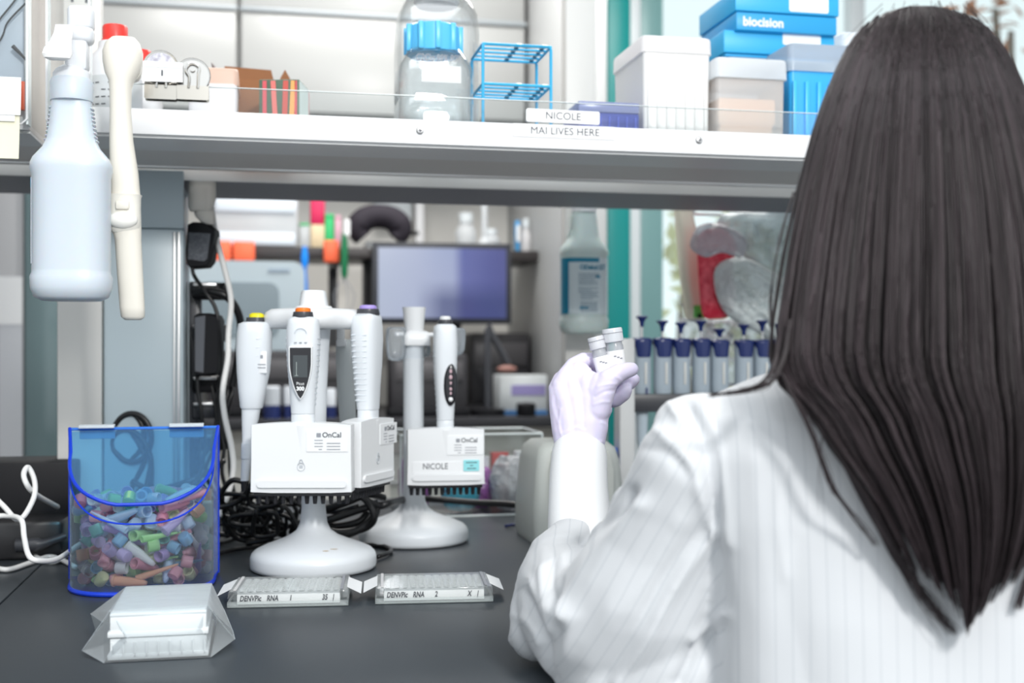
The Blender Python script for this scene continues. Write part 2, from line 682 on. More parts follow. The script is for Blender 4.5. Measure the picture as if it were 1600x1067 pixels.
def shelving(name, label, u0, u1, uprights, screws):
    r = thing(name, label, 'shelving', W((u0 + u1) / 2, 1.75, BT), AL)
    q = T(-(u0 + u1) / 2, -1.75, -BT)

    def b(mb, a0, a1, v0, v1, z0, z1, bev=0.0):
        return mb.box(((a0 + a1) / 2, (v0 + v1) / 2, (z0 + z1) / 2), (a1 - a0, v1 - v0, z1 - z0), bev, M=q)
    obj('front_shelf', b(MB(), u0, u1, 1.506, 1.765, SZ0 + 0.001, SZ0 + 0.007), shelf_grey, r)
    obj('front_lip', b(MB(), u0, u1, 1.500, 1.506, SZ0, SZ1, 0.001), enamel, r)
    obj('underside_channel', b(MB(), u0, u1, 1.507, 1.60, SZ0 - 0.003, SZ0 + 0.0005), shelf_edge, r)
    obj('rear_edge', b(MB(), u0, u1, 1.757, 1.769, SZ0 - 0.002, SZ0 + 0.012, 0.002), steel, r)
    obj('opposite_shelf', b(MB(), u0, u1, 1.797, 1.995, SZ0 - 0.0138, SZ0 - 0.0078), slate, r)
    obj('opposite_edge', b(MB(), u0, u1, 1.791, 1.797, SZ0 - 0.0138, SZ0 + 0.014, 0.001), mat('rail_white', (0.92, 0.91, 0.88), 0.4), r)
    g = obj('guard', b(MB(), u0 + 0.09, u1, 1.507, 1.510, SZ1 - 0.02, 1.4955), acrylic, r)
    obj('guard_edge', b(MB(), u0 + 0.09, u1, 1.5065, 1.5105, 1.4955, 1.4963), acrylic_edge, g)
    for (a, vv) in uprights:
        up = obj('upright', b(MB(), a - 0.03, a + 0.03, vv, vv + (0.022 if vv < 2 else 0.035), BT, 2.0, 0.003), mat('upright_cream', (0.74, 0.73, 0.70), 0.4), r)
        sl = MB()
        for k in range(40):
            z = BT + 0.02 + k * 0.0275
            for s in (-1, 1):
                if z > 1.5 and vv < 2:
                    b(sl, a + s * 0.0095 - 0.0018, a + s * 0.0095 + 0.0018, vv - 0.0006, vv + 0.001, z, z + 0.013)
        obj('slots', sl, ink, up)
    for k, px in enumerate(screws):
        p = av(px[0], px[1], 1.5)
        s = MB()
        lp = q @ Vector((*uv_of(p), p.z))
        M = T(lp.x, lp.y, lp.z) @ Matrix.Rotation(PI / 2, 4, 'X')
        s.lathe([(0.0048, -0.001), (0.0048, 0.0015), (0.0035, 0.003), (0.0, 0.0035)], 20, M)
        so = obj('screw', s, steel, r)
        obj('screw_slot', MB().box((lp.x, lp.y - 0.0035, lp.z), (0.005, 0.0006, 0.0012)).box((lp.x, lp.y - 0.0035, lp.z), (0.0012, 0.0006, 0.005)), ink, so)
    return r


uL = uv_of(at(45, 0, yv(45, 1.5)))[0]
uR = uv_of(at(72, 0, yv(72, 1.5)))[0]
upL = uv_of(at(124, 0, yv(124, 1.767)))[0]
upR = uv_of(at(908, 0, yv(908, 2.16)))[0]
main_shelf = shelving('shelving', 'white-lipped grey shelving with clear guard above the pipette stands', uR, 2.0, ((upL, 1.767), (upR, 2.16), (1.9, 1.767)), ((656, 204), (1092, 219)))
shelving('shelving', 'neighbouring grey shelf beyond the narrow gap, at the frame edge', uL - 0.9, uL, ((uL - 0.7, 1.767),), ())

# ------------------------------------------------------------------ left side: raceway, fridge, holders
a0 = uv_of(at(161, 0, yv(161, 1.775)))[0]
a1 = uv_of(at(287, 0, yv(287, 1.775)))[0]
rw = thing('service_raceway', 'blue-grey metal service panel with two stacked covers between bench and shelf', 'panel', W((a0 + a1) / 2, 1.85, BT), AL)
w = a1 - a0
zsp = av(225, 356, 1.775).z - BT
obj('lower_cover', MB().box((0, 0, zsp / 2), (w, 0.15, zsp - 0.001), 0.004), panel_blue, rw)
obj('upper_cover', MB().box((0, -0.0685, (zsp + 0.5315) / 2), (w, 0.013, 0.5315 - zsp), 0.002).box((0, 0.0, (zsp + 0.515) / 2), (w - 0.004, 0.14, 0.515 - zsp), 0.002), panel_blue, rw)
obj('edge_trim', MB().box((w / 2 - 0.013, -0.0765, zsp / 2), (0.003, 0.003, zsp - 0.01), 0.001).box((w / 2 - 0.007, -0.0765, zsp / 2), (0.004, 0.004, zsp - 0.01), 0.001), steel, rw)

fr = thing('refrigerator', 'tall grey refrigerator with teal glass door beyond the bench', 'refrigerator', at(-10, 550, 3.1) * Vector((1, 1, 0)) if False else Vector((at(-10, 550, 3.1).x, 3.3, 0)), 0)
xg0, xg1 = at(38, 0, 3.0).x - fr.location.x, at(100, 0, 3.0).x - fr.location.x
obj('body', MB().box((-0.05, 0.1, 0.95), (0.62, 0.7, 1.9), 0.01), mat('fridge_grey', (0.33, 0.33, 0.335), 0.4), fr)
obj('side_panel', MB().box(((xg0 + xg1) / 2, -0.27, 0.95), (xg1 - xg0, 0.06, 1.88), 0.004), mat('teal_glass_door', (0.16, 0.23, 0.24), 0.12, spec=0.6), fr)
dq = obj('door', MB().box(((xg0 - 0.36) / 2, -0.27, 0.93), (0.36 + xg0 - 0.005, 0.05, 1.8), 0.02), mat('fridge_door', (0.40, 0.40, 0.41), 0.3), fr)
obj('poster', MB().box((xg0 - 0.035, -0.297, 1.02), (0.06, 0.002, 0.62)), mat('pale_sheet', (0.62, 0.63, 0.66), 0.5), dq)
obj('note', MB().box((xg0 - 0.04, -0.299, 1.30), (0.07, 0.002, 0.12)), paper, dq)


def clear_panel(px0, px1, label, zt=1.66):
    p0, p1 = av(px0, 204, 1.478), av(px1, 204, 1.478)
    c = (p0 + p1) / 2
    c.z = 1.4365
    r = thing('acrylic_holder', label, 'holder', c, AL)
    w = (p1 - p0).length
    h = zt - c.z
    o1 = rrect(w, h, 0.006, 4, 0, h / 2)
    obj('sheet', MB().prism(o1, -0.0012, 0.0012), acrylic, r)
    rim = [(-w / 2, 0, h), (-w / 2, 0, 0.006), (-w / 2 + 0.006, 0, 0), (w / 2 - 0.006, 0, 0), (w / 2, 0, 0.006), (w / 2, 0, h)]
    obj('rim', MB().tube(rim, 0.0016, 6, 1), enamel, r)
    # side returns that reach back to the shelf lip
    obj('return', MB().box((-w / 2, 0.0115, h / 2), (0.002, 0.020, h)).box((w / 2, 0.0115, h / 2), (0.002, 0.020, h)), acrylic_edge, r)
    return r


ah = clear_panel(73, 139, 'clear acrylic holder with white rim behind the hanging spray bottle')
ah2 = clear_panel(-80, 42, 'clear acrylic holder with sticky notes at the upper frame corner')
# opaque end wall of the neighbouring shelf
mb = MB()
uE = uL - 0.001
bbox(mb, uE - 0.004, uE, 1.507, 1.76, SZ0, 1.9)
tag(obj('end_panel', mb, mat('end_panel_cream', (0.60, 0.57, 0.53), 0.4), world=True), 'cream end panel closing the neighbouring shelf beside the narrow gap', 'panel')
# things in the far-left holder
reflection_m = mat('blue_grey_reflection', (0.46, 0.52, 0.60), 0.35)  # blue-grey reflection of the acrylic pane, put into a plain board colour
p0, p1 = av(-75, 204, 1.50), av(38, 204, 1.50)
mb = MB()
mb.box((0, 0, 0.1), ((p1 - p0).length, 0.004, 0.2), 0.001, M=T((p0.x + p1.x) / 2, (p0.y + p1.y) / 2, 1.466) @ BM)
tag(obj('reflection_board', mb, reflection_m, world=True), 'blue-grey board standing in for the pane reflection behind the coiled wires', 'board')
for k, (pts, lab) in enumerate(((((-20, 60), (0, 30), (20, 5), (45, -30)), 'thin dark wire curving across the corner holder, upper one'),
                                (((-30, 105), (2, 60), (12, 35), (40, 5)), 'thin dark wire curving across the corner holder, lower one'),
                                (((20, 72), (30, 82), (42, 95)), 'short black probe tip poking across the corner holder'))):
    mb = MB().tube([av(x, y, 1.489) for x, y in pts], 0.0011 if k < 2 else [0.0028, 0.0022, 0.0014], 6, 5)
    tag(obj('wire' if k < 2 else 'probe', mb, cable_black, world=True), lab, 'wire' if k < 2 else 'probe')
mb = MB().box((0, 0, 0), (0.006, 0.006, 0.034), 0.001, M=Matrix.Translation(av(36, 150, 1.488)) @ BM)
tag(obj('orange_marker', mb, orange, world=True), 'small orange marker standing in the corner acrylic holder', 'marker')
# sticky notes hanging from the far-left holder
sn = thing('sticky_note_pad', 'cream sticky notes stuck on the corner acrylic holder', 'sticky notes', av(0, 248, 1.470), AL)
ww = 0.05


def leaf(px1, py0, py1, dv, m, name, curl=0.004):
    z1, z0 = av(10, py0, 1.47).z - sn.location.z, av(10, py1, 1.47).z - sn.location.z
    x1 = (av(px1, 200, 1.47) - av(0, 200, 1.47)).length
    rings = []
    for k in range(9):
        t = k / 8
        z = z1 + (z0 - z1) * t
        y = dv - curl * t * t
        rings.append([(x1 - 0.075, y, z), (x1, y, z), (x1, y + 0.0006, z), (x1 - 0.075, y + 0.0006, z)])
    obj(name, MB().loft(rings), m, sn)


leaf(33, 120, 180, -0.0001, paper, 'top_note')
leaf(31, 178, 249, -0.0015, mat('yellow_note', (0.80, 0.77, 0.60), 0.6), 'yellow_note', 0.006)
leaf(24, 180, 190, -0.0030, paper, 'folded_note', 0.001)

# ------------------------------------------------------------------ spray bottles
hdpe = mat('natural_hdpe', (0.60, 0.66, 0.72), 0.35, sss=0.25)
hdpe_green = mat('natural_hdpe_green', (0.56, 0.66, 0.64), 0.35, sss=0.2)
blue_lab = mat('teal_blue_label', (0.0, 0.22, 0.36), 0.4)


def spray_bottle(c, label, body_mat, head=True, wr=0.0435, labelled=False):
    """c: centre of the bottle's bottom; total body height 0.24"""
    r = thing('spray_bottle', label, 'spray bottle', c, AL)
    R = wr
    prof = [(0.001, 0.003), (R * 0.72, 0.0), (R * 0.90, 0.004), (R * 0.985, 0.014), (R, 0.026), (R * 0.955, 0.031), (R * 0.955, 0.034), (R * 0.955, 0.138),
            (R, 0.146), (R * 0.99, 0.152), (R * 0.93, 0.158), (R * 0.70, 0.170), (R * 0.60, 0.180), (R * 0.545, 0.196), (R * 0.50, 0.215), (R * 0.49, 0.222), (R * 0.49, 0.236), (0.001, 0.236)]
    obj('bottle', MB().lathe(prof, 48, sy=0.80, power=2.6), body_mat, r, sharp=60)
    for s in (-1, 1):
        rb = MB()
        for k in range(9):
            z = 0.178 + k * 0.0045
            x = s * R * np.interp(z, [0.17, 0.18, 0.196, 0.215], [0.70, 0.60, 0.545, 0.50])
            rb.ball((x * 1.0, 0, z), (0.0022, 0.010, 0.0016), 8, 6)
        obj('grip_ribs', rb, body_mat, r)
    obj('collar', MB().lathe([(R * 0.52, 0.222), (R * 0.53, 0.224), (R * 0.53, 0.243), (R * 0.49, 0.247), (0.001, 0.247)], 40), body_mat if head else white, r)
    if head:
        hd = MB()
        hd.lathe([(0.020, 0.246), (0.020, 0.255), (0.017, 0.262), (0.011, 0.268), (0.0001, 0.268)], 28)
        hd.box((0.006, 0, 0.285), (0.024, 0.024, 0.05), 0.005)
        hd.box((0.004, 0.0, 0.318), (0.040, 0.026, 0.030), 0.009, 3)
        hd.box((0.010, 0.0, 0.345), (0.028, 0.024, 0.040), 0.007, 3)
        fz_ = lambda mb_: setattr(mb_, 'v', [(x, y, z if z < 0.247 else 0.247 + (z - 0.247) * 0.69) for x, y, z in mb_.v])
        fz_(hd)
        obj('spray_head', hd, mat('sprayer_white', (0.72, 0.74, 0.77), 0.35), r)
        tr = MB()
        rings = []
        for (x, y, z, a, b) in ((-0.004, -0.020, 0.326, 0.010, 0.004), (-0.005, -0.024, 0.312, 0.0100, 0.004), (-0.007, -0.030, 0.296, 0.0115, 0.0045), (-0.009, -0.036, 0.283, 0.0145, 0.005), (-0.009, -0.039, 0.273, 0.0155, 0.005), (-0.009, -0.039, 0.267, 0.0135, 0.004), (-0.009, -0.038, 0.264, 0.008, 0.002)):
            rings.append(ell((x, y, z), a, b, 16, p=3))
        tr.loft(rings)
        tr.box((-0.003, -0.012, 0.322), (0.010, 0.022, 0.008), 0.002)
        fz_(tr)
        obj('trigger', tr, mat('trigger_white', (0.88, 0.87, 0.86), 0.3), r)
    else:
        hd = MB()
        hd.lathe([(0.016, 0.246), (0.015, 0.262), (0.010, 0.268), (0.0001, 0.268)], 24)
        hd.box((0, 0, 0.29), (0.022, 0.024, 0.05), 0.005)
        obj('spray_head', hd, enamel, r)
    return r


p = av(112, 470, 1.400)
s1 = spray_bottle(p, 'translucent white spray bottle hanging by its trigger beside the cream handle', hdpe)
# label wrapped on the far side, its edge showing
lb = MB()


def wrap_label(R, sy, a0, a1, z0, z1, off=0.0006, n=2.6, seg=30):
    rings = []
    for k in range(seg + 1):
        a = math.radians(a0 + (a1 - a0) * k / seg)
        ca, sa = math.cos(a), math.sin(a)
        d = (abs(ca) ** n + abs(sa) ** n) ** (-1 / n) * (R + off)
        x, y = d * ca, d * sa * sy
        d2 = (abs(ca) ** n + abs(sa) ** n) ** (-1 / n) * (R + off - 0.0004)
        rings.append([(x, y, z0), (x, y, z1), (d2 * ca, d2 * sa * sy, z1), (d2 * ca, d2 * sa * sy, z0)])
    return MB().loft(rings, closed=True)


R9 = 0.0435 * 0.955
lab = obj('label', wrap_label(R9, 0.8, 110, 205, 0.040, 0.135), mat('label_pale', (0.70, 0.74, 0.80), 0.45), s1)
obj('label_band', wrap_label(R9 + 0.0003, 0.8, 110, 203, 0.124, 0.134), blue_lab, lab)
tm = MB()
for k in range(22):
    tm.add(wrap_label(R9 + 0.0004, 0.8, 186 + (k * 7 % 5), 203, 0.048 + k * 0.0030, 0.0492 + k * 0.0030, seg=5).v, wrap_label(R9 + 0.0004, 0.8, 186, 203, 0.05, 0.051, seg=5).f)
obj('small_print', tm, ink_soft, lab)

# second spray bottle, hanging on the far side
p = av(912, 522, 2.10)
s2 = spray_bottle(p, 'disinfectant spray bottle with teal label hanging under the far shelf edge', hdpe_green, head=False, wr=0.0445)
R9 = 0.0445 * 0.955
lb = obj('label', wrap_label(R9, 0.8, 187, 353, 0.036, 0.137), mat('label_bluewhite', (0.66, 0.75, 0.78), 0.4), s2)
obj('teal_band', wrap_label(R9 + 0.0004, 0.8, 187, 296, 0.129, 0.137), blue_lab, lb)
obj('teal_side', wrap_label(R9 + 0.0004, 0.8, 187, 222, 0.036, 0.137), blue_lab, lb)
yf = -R9 * 0.8 * 1.0 - 0.0022
text('lettering', 'CiDehol', 0.0115, blue_lab, s2, (0.000, yf, 0.1195), sx=0.85, thick=0.0004)
text('lettering', 'ST', 0.0125, blue_lab, s2, (0.026, yf + 0.003, 0.1195), thick=0.0003, rot=(PI / 2, 0, 0.2))
sp = MB()
random.seed(3)
for row in range(19):
    z = 0.108 - row * 0.0037
    if row in (6, 13):
        continue
    x = -0.019 + (0.004 if row > 9 else 0)
    while x < 0.014 - (0.01 if row in (3, 8, 12) else 0):
        l = random.uniform(0.002, 0.006)
        sp.box((x + l / 2, yf, z), (l, 0.0003, 0.0012))
        x += l + 0.0012
obj('small_print', sp, mat('print_blue', (0.12, 0.22, 0.30), 0.6), lb)
obj('emblem', MB().ball((0.017, yf, 0.103), (0.0045, 0.0005, 0.0028), 14, 8), blue_lab, lb)
obj('emblem', MB().ball((-0.014, yf, 0.047), (0.003, 0.0005, 0.003), 12, 8).box((-0.008, yf, 0.047), (0.014, 0.0004, 0.003)), blue_lab, lb)


# ------------------------------------------------------------------ cream hanging handles
def handle_thing(c, label, path, name='pipette_controller', m=cream, ring=True):
    """path rows: (x, z, half width, half depth, y) relative to c, from the top down"""
    r = thing(name, label, 'handheld instrument', c, AL)
    rings = []
    for (x, z, a, b, y) in path:
        rings.append(ell((x, y, z), a, b, 24, p=2.4))
    obj('body', MB().loft(rings), m, r, sharp=60)
    return r


c0 = av(195, 500, 1.43)
SCL = yv(195, 1.43) / FPX


def row(px, py, hw, hd, y):
    return ((px - 195) * SCL, (500 - py) * SCL, hw * SCL, hd * SCL, y)


pc = handle_thing(c0, 'cream plastic handle with rounded head hanging beside the near spray bottle', [
    row(193, 58, 6, 5, 0), row(193, 60, 18, 15, 0), row(192, 68, 26, 20, 0), row(192, 82, 30.5, 24, 0), row(192, 98, 30, 25, 0), row(191, 114, 26, 23, 0), row(190, 127, 19, 20, -0.001), row(189, 140, 16.5, 17, -0.002), row(189, 175, 16, 15, -0.002),
    row(190, 220, 18, 15, -0.001), row(194, 270, 21.5, 16, 0), row(196, 305, 22.5, 17, 0), row(198, 360, 22, 17, 0), row(200, 375, 20, 16, 0), row(203, 430, 19.5, 15, 0.001), row(206, 480, 19, 14, 0.001), row(207, 495, 18, 13, 0.001), row(207, 500, 12, 8, 0.001)])
hd = MB()
x, z, a, b, y = row(208, 98, 15, 26, 0.012)
hd.loft([ell((x - 0.004, yy, z), aa, aa * 1.55, 20, ax=(1, 0, 0), ay=(0, 0, 1), p=2.6) for yy, aa in ((0.0, 0.008), (0.004, 0.0125), (0.018, 0.0125), (0.026, 0.010), (0.028, 0.004))])
obj('head_shell', hd, cream, pc)
cl = MB()
rg = []
for (py, hw, hdp) in ((305, 26, 21), (309, 24.5, 20), (325, 24, 20), (345, 24.5, 21), (356, 24, 20), (364, 19, 16), (366, 12, 10)):
    xx, zz, aa, bb, yy = row(195, py, hw, hdp, 0)
    rg.append(ell((xx, yy, zz), aa, bb, 24, p=2.8))
cl.loft(rg)
clo = obj('clip', cl, mat('clip_cream', (0.80, 0.77, 0.70), 0.3), pc)
xx, zz, _, _, _ = row(194, 323, 1, 1, 0)
obj('clip_button', MB().box((xx, -0.0168, zz), (0.015, 0.004, 0.010), 0.002), cream, clo)
obj('clip_thumb', MB().ball((xx, -0.0130, zz - 0.0165), (0.0165, 0.0075, 0.010), 20, 10), mat('clip_thumb', (0.86, 0.84, 0.79), 0.25), clo)

# back one, behind the service panel
c0 = av(315, 332, 1.81)
S8 = yv(315, 1.81) / FPX
h2 = thing('pipette_controller', 'cream handle head hanging beside the grey service panel', 'handheld instrument', c0, AL)
obj('body', MB().loft([ell(((q[0] - 315) * S8, 0, (332 - q[1]) * S8), q[2] * S8, q[3] * S8, 24, p=3.2) for q in ((314, 262, 16, 12), (315, 264, 19, 14), (316, 285, 21, 16), (316, 310, 21, 16), (314, 324, 19, 14), (313, 330, 16, 11))]), mat('beige_plastic', (0.72, 0.68, 0.62), 0.45), h2)
obj('stem', MB().loft([ell(((q[0] - 315) * S8, 0.004, (332 - q[1]) * S8), q[2] * S8, q[3] * S8, 16, p=3) for q in ((318, 326, 16, 10), (320, 338, 15, 9), (324, 346, 11, 8), (328, 350, 5, 4))]), mat('beige_plastic', (0.5, 0.47, 0.43)), h2)

# far hanging handle with green window
c0 = av(1085, 500, 2.10)
S8 = yv(1085, 2.10) / FPX
h3 = thing('pipette_controller', 'beige hanging handle with a green window at its lower end', 'handheld instrument', c0, AL)
pth = ((1066, 322, 13, 12, 0), (1069, 345, 14, 13, 0), (1074, 375, 16, 14, 0), (1077, 405, 17, 14, 0), (1080, 440, 16, 14, 0), (1085, 470, 15.5, 14, 0), (1087, 490, 15, 14, 0), (1087, 499, 13, 12, 0))
obj('body', MB().loft([ell(((q[0] - 1085) * S8, 0, (500 - q[1]) * S8), q[2] * S8, q[3] * S8, 20, p=4) for q in pth]), mat('beige_warm', (0.68, 0.64, 0.52), 0.4), h3)
obj('window', MB().box((0.003, -14.5 * S8, 13 * S8), (18 * S8, 0.003, 19 * S8), 0.001), mat('green_window', (0.10, 0.55, 0.10), 0.4), h3)
obj('window_dot', MB().box((0.003, -16.5 * S8, 6 * S8), (6 * S8, 0.003, 6 * S8), 0.001), black, h3)
obj('bracket', MB().ball((8 * S8, -0.014, 88 * S8), (6 * S8, 0.008, 12 * S8), 14, 8).ball((4 * S8, -0.014, 104 * S8), (5 * S8, 0.007, 12 * S8), 14, 8), black, h3)

# ------------------------------------------------------------------ things on the front shelf
SH = SZ0 + 0.007      # top of the shelf board


def on_shelf(px, v):
    p = av(px, 190, v)
    return Vector((p.x, p.y, SH))


def zpx(py, px, v):
    return av(px, py, v).z - SH


def wpx(a, b, v):
    return (av(b, 0, v) - av(a, 0, v)).length


# clear square media bottles
glassm = glassy('clear_bottle', (0.985, 0.992, 0.995), 0.03, 0.05, 0.55)
liquid = glassy('clear_liquid', (0.97, 0.985, 0.99), 0.02, 0.04, 0.3)
# front bottle
v = 1.575
c = on_shelf(677, v)
b1 = thing('media_bottle', 'clear square bottle with ribbed blue cap and handwriting', 'bottle', c, AL)
Rb = wpx(614, 740, v) / 2 * 0.97
zs = [zpx(y, 677, v) for y in (130, 112, 98, 88)]
prof = [(0.001, 0.004), (Rb * 0.80, 0.0), (Rb * 0.93, 0.004), (Rb * 0.95, 0.010), (Rb * 0.95, zs[0] * 0.62), (Rb * 0.92, zs[0] * 0.66), (Rb * 0.92, zs[0] * 0.70), (Rb * 0.95, zs[0] * 0.75), (Rb * 0.95, zs[0]), (Rb * 0.92, zs[1]), (Rb * 0.80, zs[2]), (Rb * 0.70, zs[3]), (Rb * 0.66, zs[3] + 0.004)]
obj('body', MB().lathe(prof, 56, sy=0.93, power=5), glassm, b1, sharp=70)
obj('inner_wall', MB().lathe([(r_ * 0.93, z_ + 0.003) for r_, z_ in prof[1:-1]], 56, sy=0.93, power=5), liquid, b1, sharp=70)
cap = mat('cyan_cap', (0.10, 0.50, 0.85), 0.3, sss=0.1)
rc = wpx(632, 716, v) / 2
zc0, zc1 = zpx(86, 677, v), zpx(43, 677, v)
cp = MB().lathe([(rc * 0.99, zc0), (rc, zc0 + 0.002), (rc * 0.96, zc1 - 0.002), (rc * 0.90, zc1), (0.001, zc1)], 48)
for k in range(10):
    a = 2 * PI * k / 10 + 0.35
    cp.box((rc * math.cos(a), rc * math.sin(a), (zc0 + zc1) / 2), (0.007, 0.006, zc1 - zc0 - 0.001), 0.001, M=T(0, 0, 0) @ Matrix.Identity(4))
cpo = obj('cap', cp, cap, b1)
obj('neck', MB().lathe([(rc * 0.93, zs[3]), (rc * 0.93, zc0 + 0.002), (rc * 0.8, zc0 + 0.003)], 40), cap, b1)
text('handwriting', 'C2Clo 98% 80%', 0.0145, ink_soft, b1, (0.0, -Rb * 0.885, zpx(104, 677, v)), rot=(math.radians(76), 0, 0), sx=0.62, shear=0.25)
obj('label_patch', MB().box((0.004, -Rb * 0.93 * 0.955, zpx(128, 677, v)), (0.052, 0.0004, 0.022)), clear('label_clearish', (0.97, 0.97, 0.97), 0.35), b1)
# rear bottle
v = 1.69
c = on_shelf(682, v)
b2 = thing('media_bottle', 'tall clear square bottle with white cap behind the blue-capped bottle', 'bottle', c, AL)
Rb = wpx(618, 748, v) / 2
zs = [zpx(y, 682, v) for y in (60, 30, 12, 5, 0)]
prof = [(0.001, 0.004), (Rb * 0.85, 0.0), (Rb * 0.97, 0.006), (Rb * 0.97, zs[0]), (Rb * 0.93, zs[1]), (Rb * 0.80, zs[2]), (Rb * 0.72, zs[3]), (Rb * 0.55, zs[4])]
obj('body', MB().lathe(prof, 56, sy=0.9, power=4.5), glassm, b2, sharp=70)
obj('inner_wall', MB().lathe([(r_ * 0.92, z_ + 0.003) for r_, z_ in prof[1:-1]], 56, sy=0.9, power=4.5), liquid, b2, sharp=70)
rc = wpx(650, 720, v) / 2
obj('cap', MB().lathe([(rc * 0.9, zs[2] + 0.002), (rc, zs[2] + 0.006), (rc * 0.98, zs[2] + 0.030), (rc * 0.9, zs[2] + 0.034), (0.001, zs[2] + 0.034)], 40), enamel, b2)

# blue wire rack
wire = mat('blue_coated_wire', (0.04, 0.42, 0.72), 0.35)
v = 1.54
c = on_shelf(808, v)
wr = thing('wire_rack', 'blue coated wire tube rack with two tiers', 'tube rack', c, AL)
hw = wpx(756, 862, v) / 2
hz = zpx(71, 808, v)
hm = zpx(133, 808, v)
dp = 0.085
fm, mm = MB(), MB()
for y in (0, dp):
    fm.tube([(-hw, y, 0), (-hw, y, hz - 0.003), (-hw + 0.003, y, hz), (hw - 0.003, y, hz), (hw, y, hz - 0.003), (hw, y, 0)], 0.0021, 8, 1)
    fm.tube([(-hw, y, 0.003), (hw, y, 0.003)], 0.0018, 8, 1)
for z, d in ((hz, 0), (hm, 0), (0.006, 0)):
    for s in (-1, 1):
        fm.tube([(s * hw, 0, z), (s * hw, dp, z)], 0.0019, 8, 1)
    for y in (0, dp):
        fm.tube([(-hw, y, z), (hw, y, z)], 0.0021, 8, 1)
obj('frame', fm, wire, wr)
for z in (hz, hm, 0.006):
    g = MB()
    for k in range(1, 4):
        g.tube([(-hw, dp * k / 4, z), (hw, dp * k / 4, z)], 0.0016, 8, 1)
    go = obj('grid', g, wire, wr)
    obj('cross_strip', MB().box((0.003, dp / 2, z + 0.002), (0.006, dp, 0.0012)).box((hw - 0.008, dp / 2, z + 0.002), (0.006, dp, 0.0012)), steel, go)

# low indigo tube box
v = 1.555
c = on_shelf(952, v)
ib = thing('freezer_box', 'low indigo plastic box with clear lid behind the name label', 'storage box', c, AL)
hw = wpx(905, 1000, v)
hz = zpx(176, 950, v)
ht = zpx(159, 950, v)
obj('tray', MB().box((0, 0.045, hz / 2), (hw, 0.09, hz), 0.003), clear('indigo_plastic', (0.15, 0.25, 0.80), 0.6, 0.3, body=(0.06, 0.10, 0.50)), ib)
obj('lid', MB().box((0, 0.045, (hz + ht) / 2), (hw, 0.09, ht - hz), 0.002), clear('indigo_lid', (0.55, 0.60, 0.95), 0.5, 0.2, body=(0.40, 0.45, 0.75)), ib)
rg_ = MB()
for k in range(7):
    rg_.box((-hw / 2 + hw * (k + 0.5) / 7, -0.0008, hz * 0.5), (0.002, 0.002, hz * 0.8))
obj('ribs', rg_, mat('indigo_rib', (0.04, 0.08, 0.50), 0.4), ib)


def lidded(name, label, px0, px1, v, dp, pys, lid_over, mb_, ml_, cat='storage box', taper=0.97):
    c = on_shelf((px0 + px1) / 2, v)
    r = thing(name, label, cat, c, AL)
    w = wpx(px0, px1, v)
    zl, zt = zpx(pys[1], (px0 + px1) / 2, v), zpx(pys[0], (px0 + px1) / 2, v)
    rings = []
    for z, f in ((0, taper), (zl, 1.0)):
        rings.append([(x * f, dp / 2 + (y) * f, z) for x, y in rrect(w * 0.95, dp, 0.006, 4)])
    obj('bin', MB().loft(rings), mb_, r)
    lr = []
    for z, f in ((zl - 0.001, 1.0), (zt - 0.004, 0.99), (zt - 0.001, 0.97), (zt, 0.94)):
        lr.append([(x * f, dp / 2 + y * f, z) for x, y in rrect(w, dp + lid_over, 0.008, 4)])
    obj('lid', MB().loft(lr), ml_, r)
    return r, w, zl, zt


v = 1.56
fb = clear('frosted_bin', (0.93, 0.92, 0.91), 0.85, 0.35, body=(0.90, 0.89, 0.875))
r, w, zl, zt = lidded('storage_bin', 'tall frosted bin with pale lid, beside the indigo box', 1003, 1113, v, 0.14, (57, 82), 0.004, fb, frost)
sb = MB()
for k in range(7):
    sb.box((-w * 0.40 + w * 0.8 * k / 6, -0.0006 + 0.0012 * 0, zl * 0.5), (0.0035, 0.003, zl * 0.92), 0.001)
obj('ribs', sb, fb, r)
r, w, zl, zt = lidded('storage_bin', 'short frosted bin with peach contents and overhanging clear lid', 1117, 1230, 1.55, 0.098, (92, 122), 0.01, clear('frosted_bin_thin', (0.95, 0.93, 0.92), 0.45, 0.3, body=(0.86, 0.84, 0.83)), frost_cool)
peach = mat('peach_plastic', (0.92, 0.60, 0.36), 0.5)
obj('contents', MB().box((0, 0.055, zl * 0.60), (w * 0.80, 0.085, zl * 0.34), 0.004).box((0, 0.055, zl * 0.28), (w * 0.74, 0.08, zl * 0.4), 0.004), peach, r)
r, w, zl, zt = lidded('tip_box', 'bright blue ribbed rack under a clear lid, next to the hair', 1232, 1345, 1.57, 0.08, (70, 112), 0.006, mat('cyan_plastic', (0.03, 0.40, 0.82), 0.35), clear('clear_lid_blue', (0.90, 0.95, 0.99), 0.42, 0.25, body=(0.7, 0.78, 0.85)), cat='tip box')
sb = MB()
for k in range(6):
    sb.box((-w * 0.42 + w * 0.84 * k / 5, -0.0015, zl * 0.45), (0.006, 0.006, zl * 0.86), 0.0015)
obj('ribs', sb, mat('cyan_rib', (0.05, 0.47, 0.88), 0.3), r)
# frosted dish behind tip box lid, and grey box
r, w, zl, zt = lidded('storage_bin', 'pale translucent bin rising behind the blue ribbed rack', 1316, 1400, 1.68, 0.06, (52, 84), 0.004, frost_cool, frost_cool)

# blue cooler boxes, stacked
bb1 = mat('azure_box', (0.02, 0.33, 0.66), 0.4)
bb2 = mat('azure_lid', (0.03, 0.40, 0.74), 0.4)


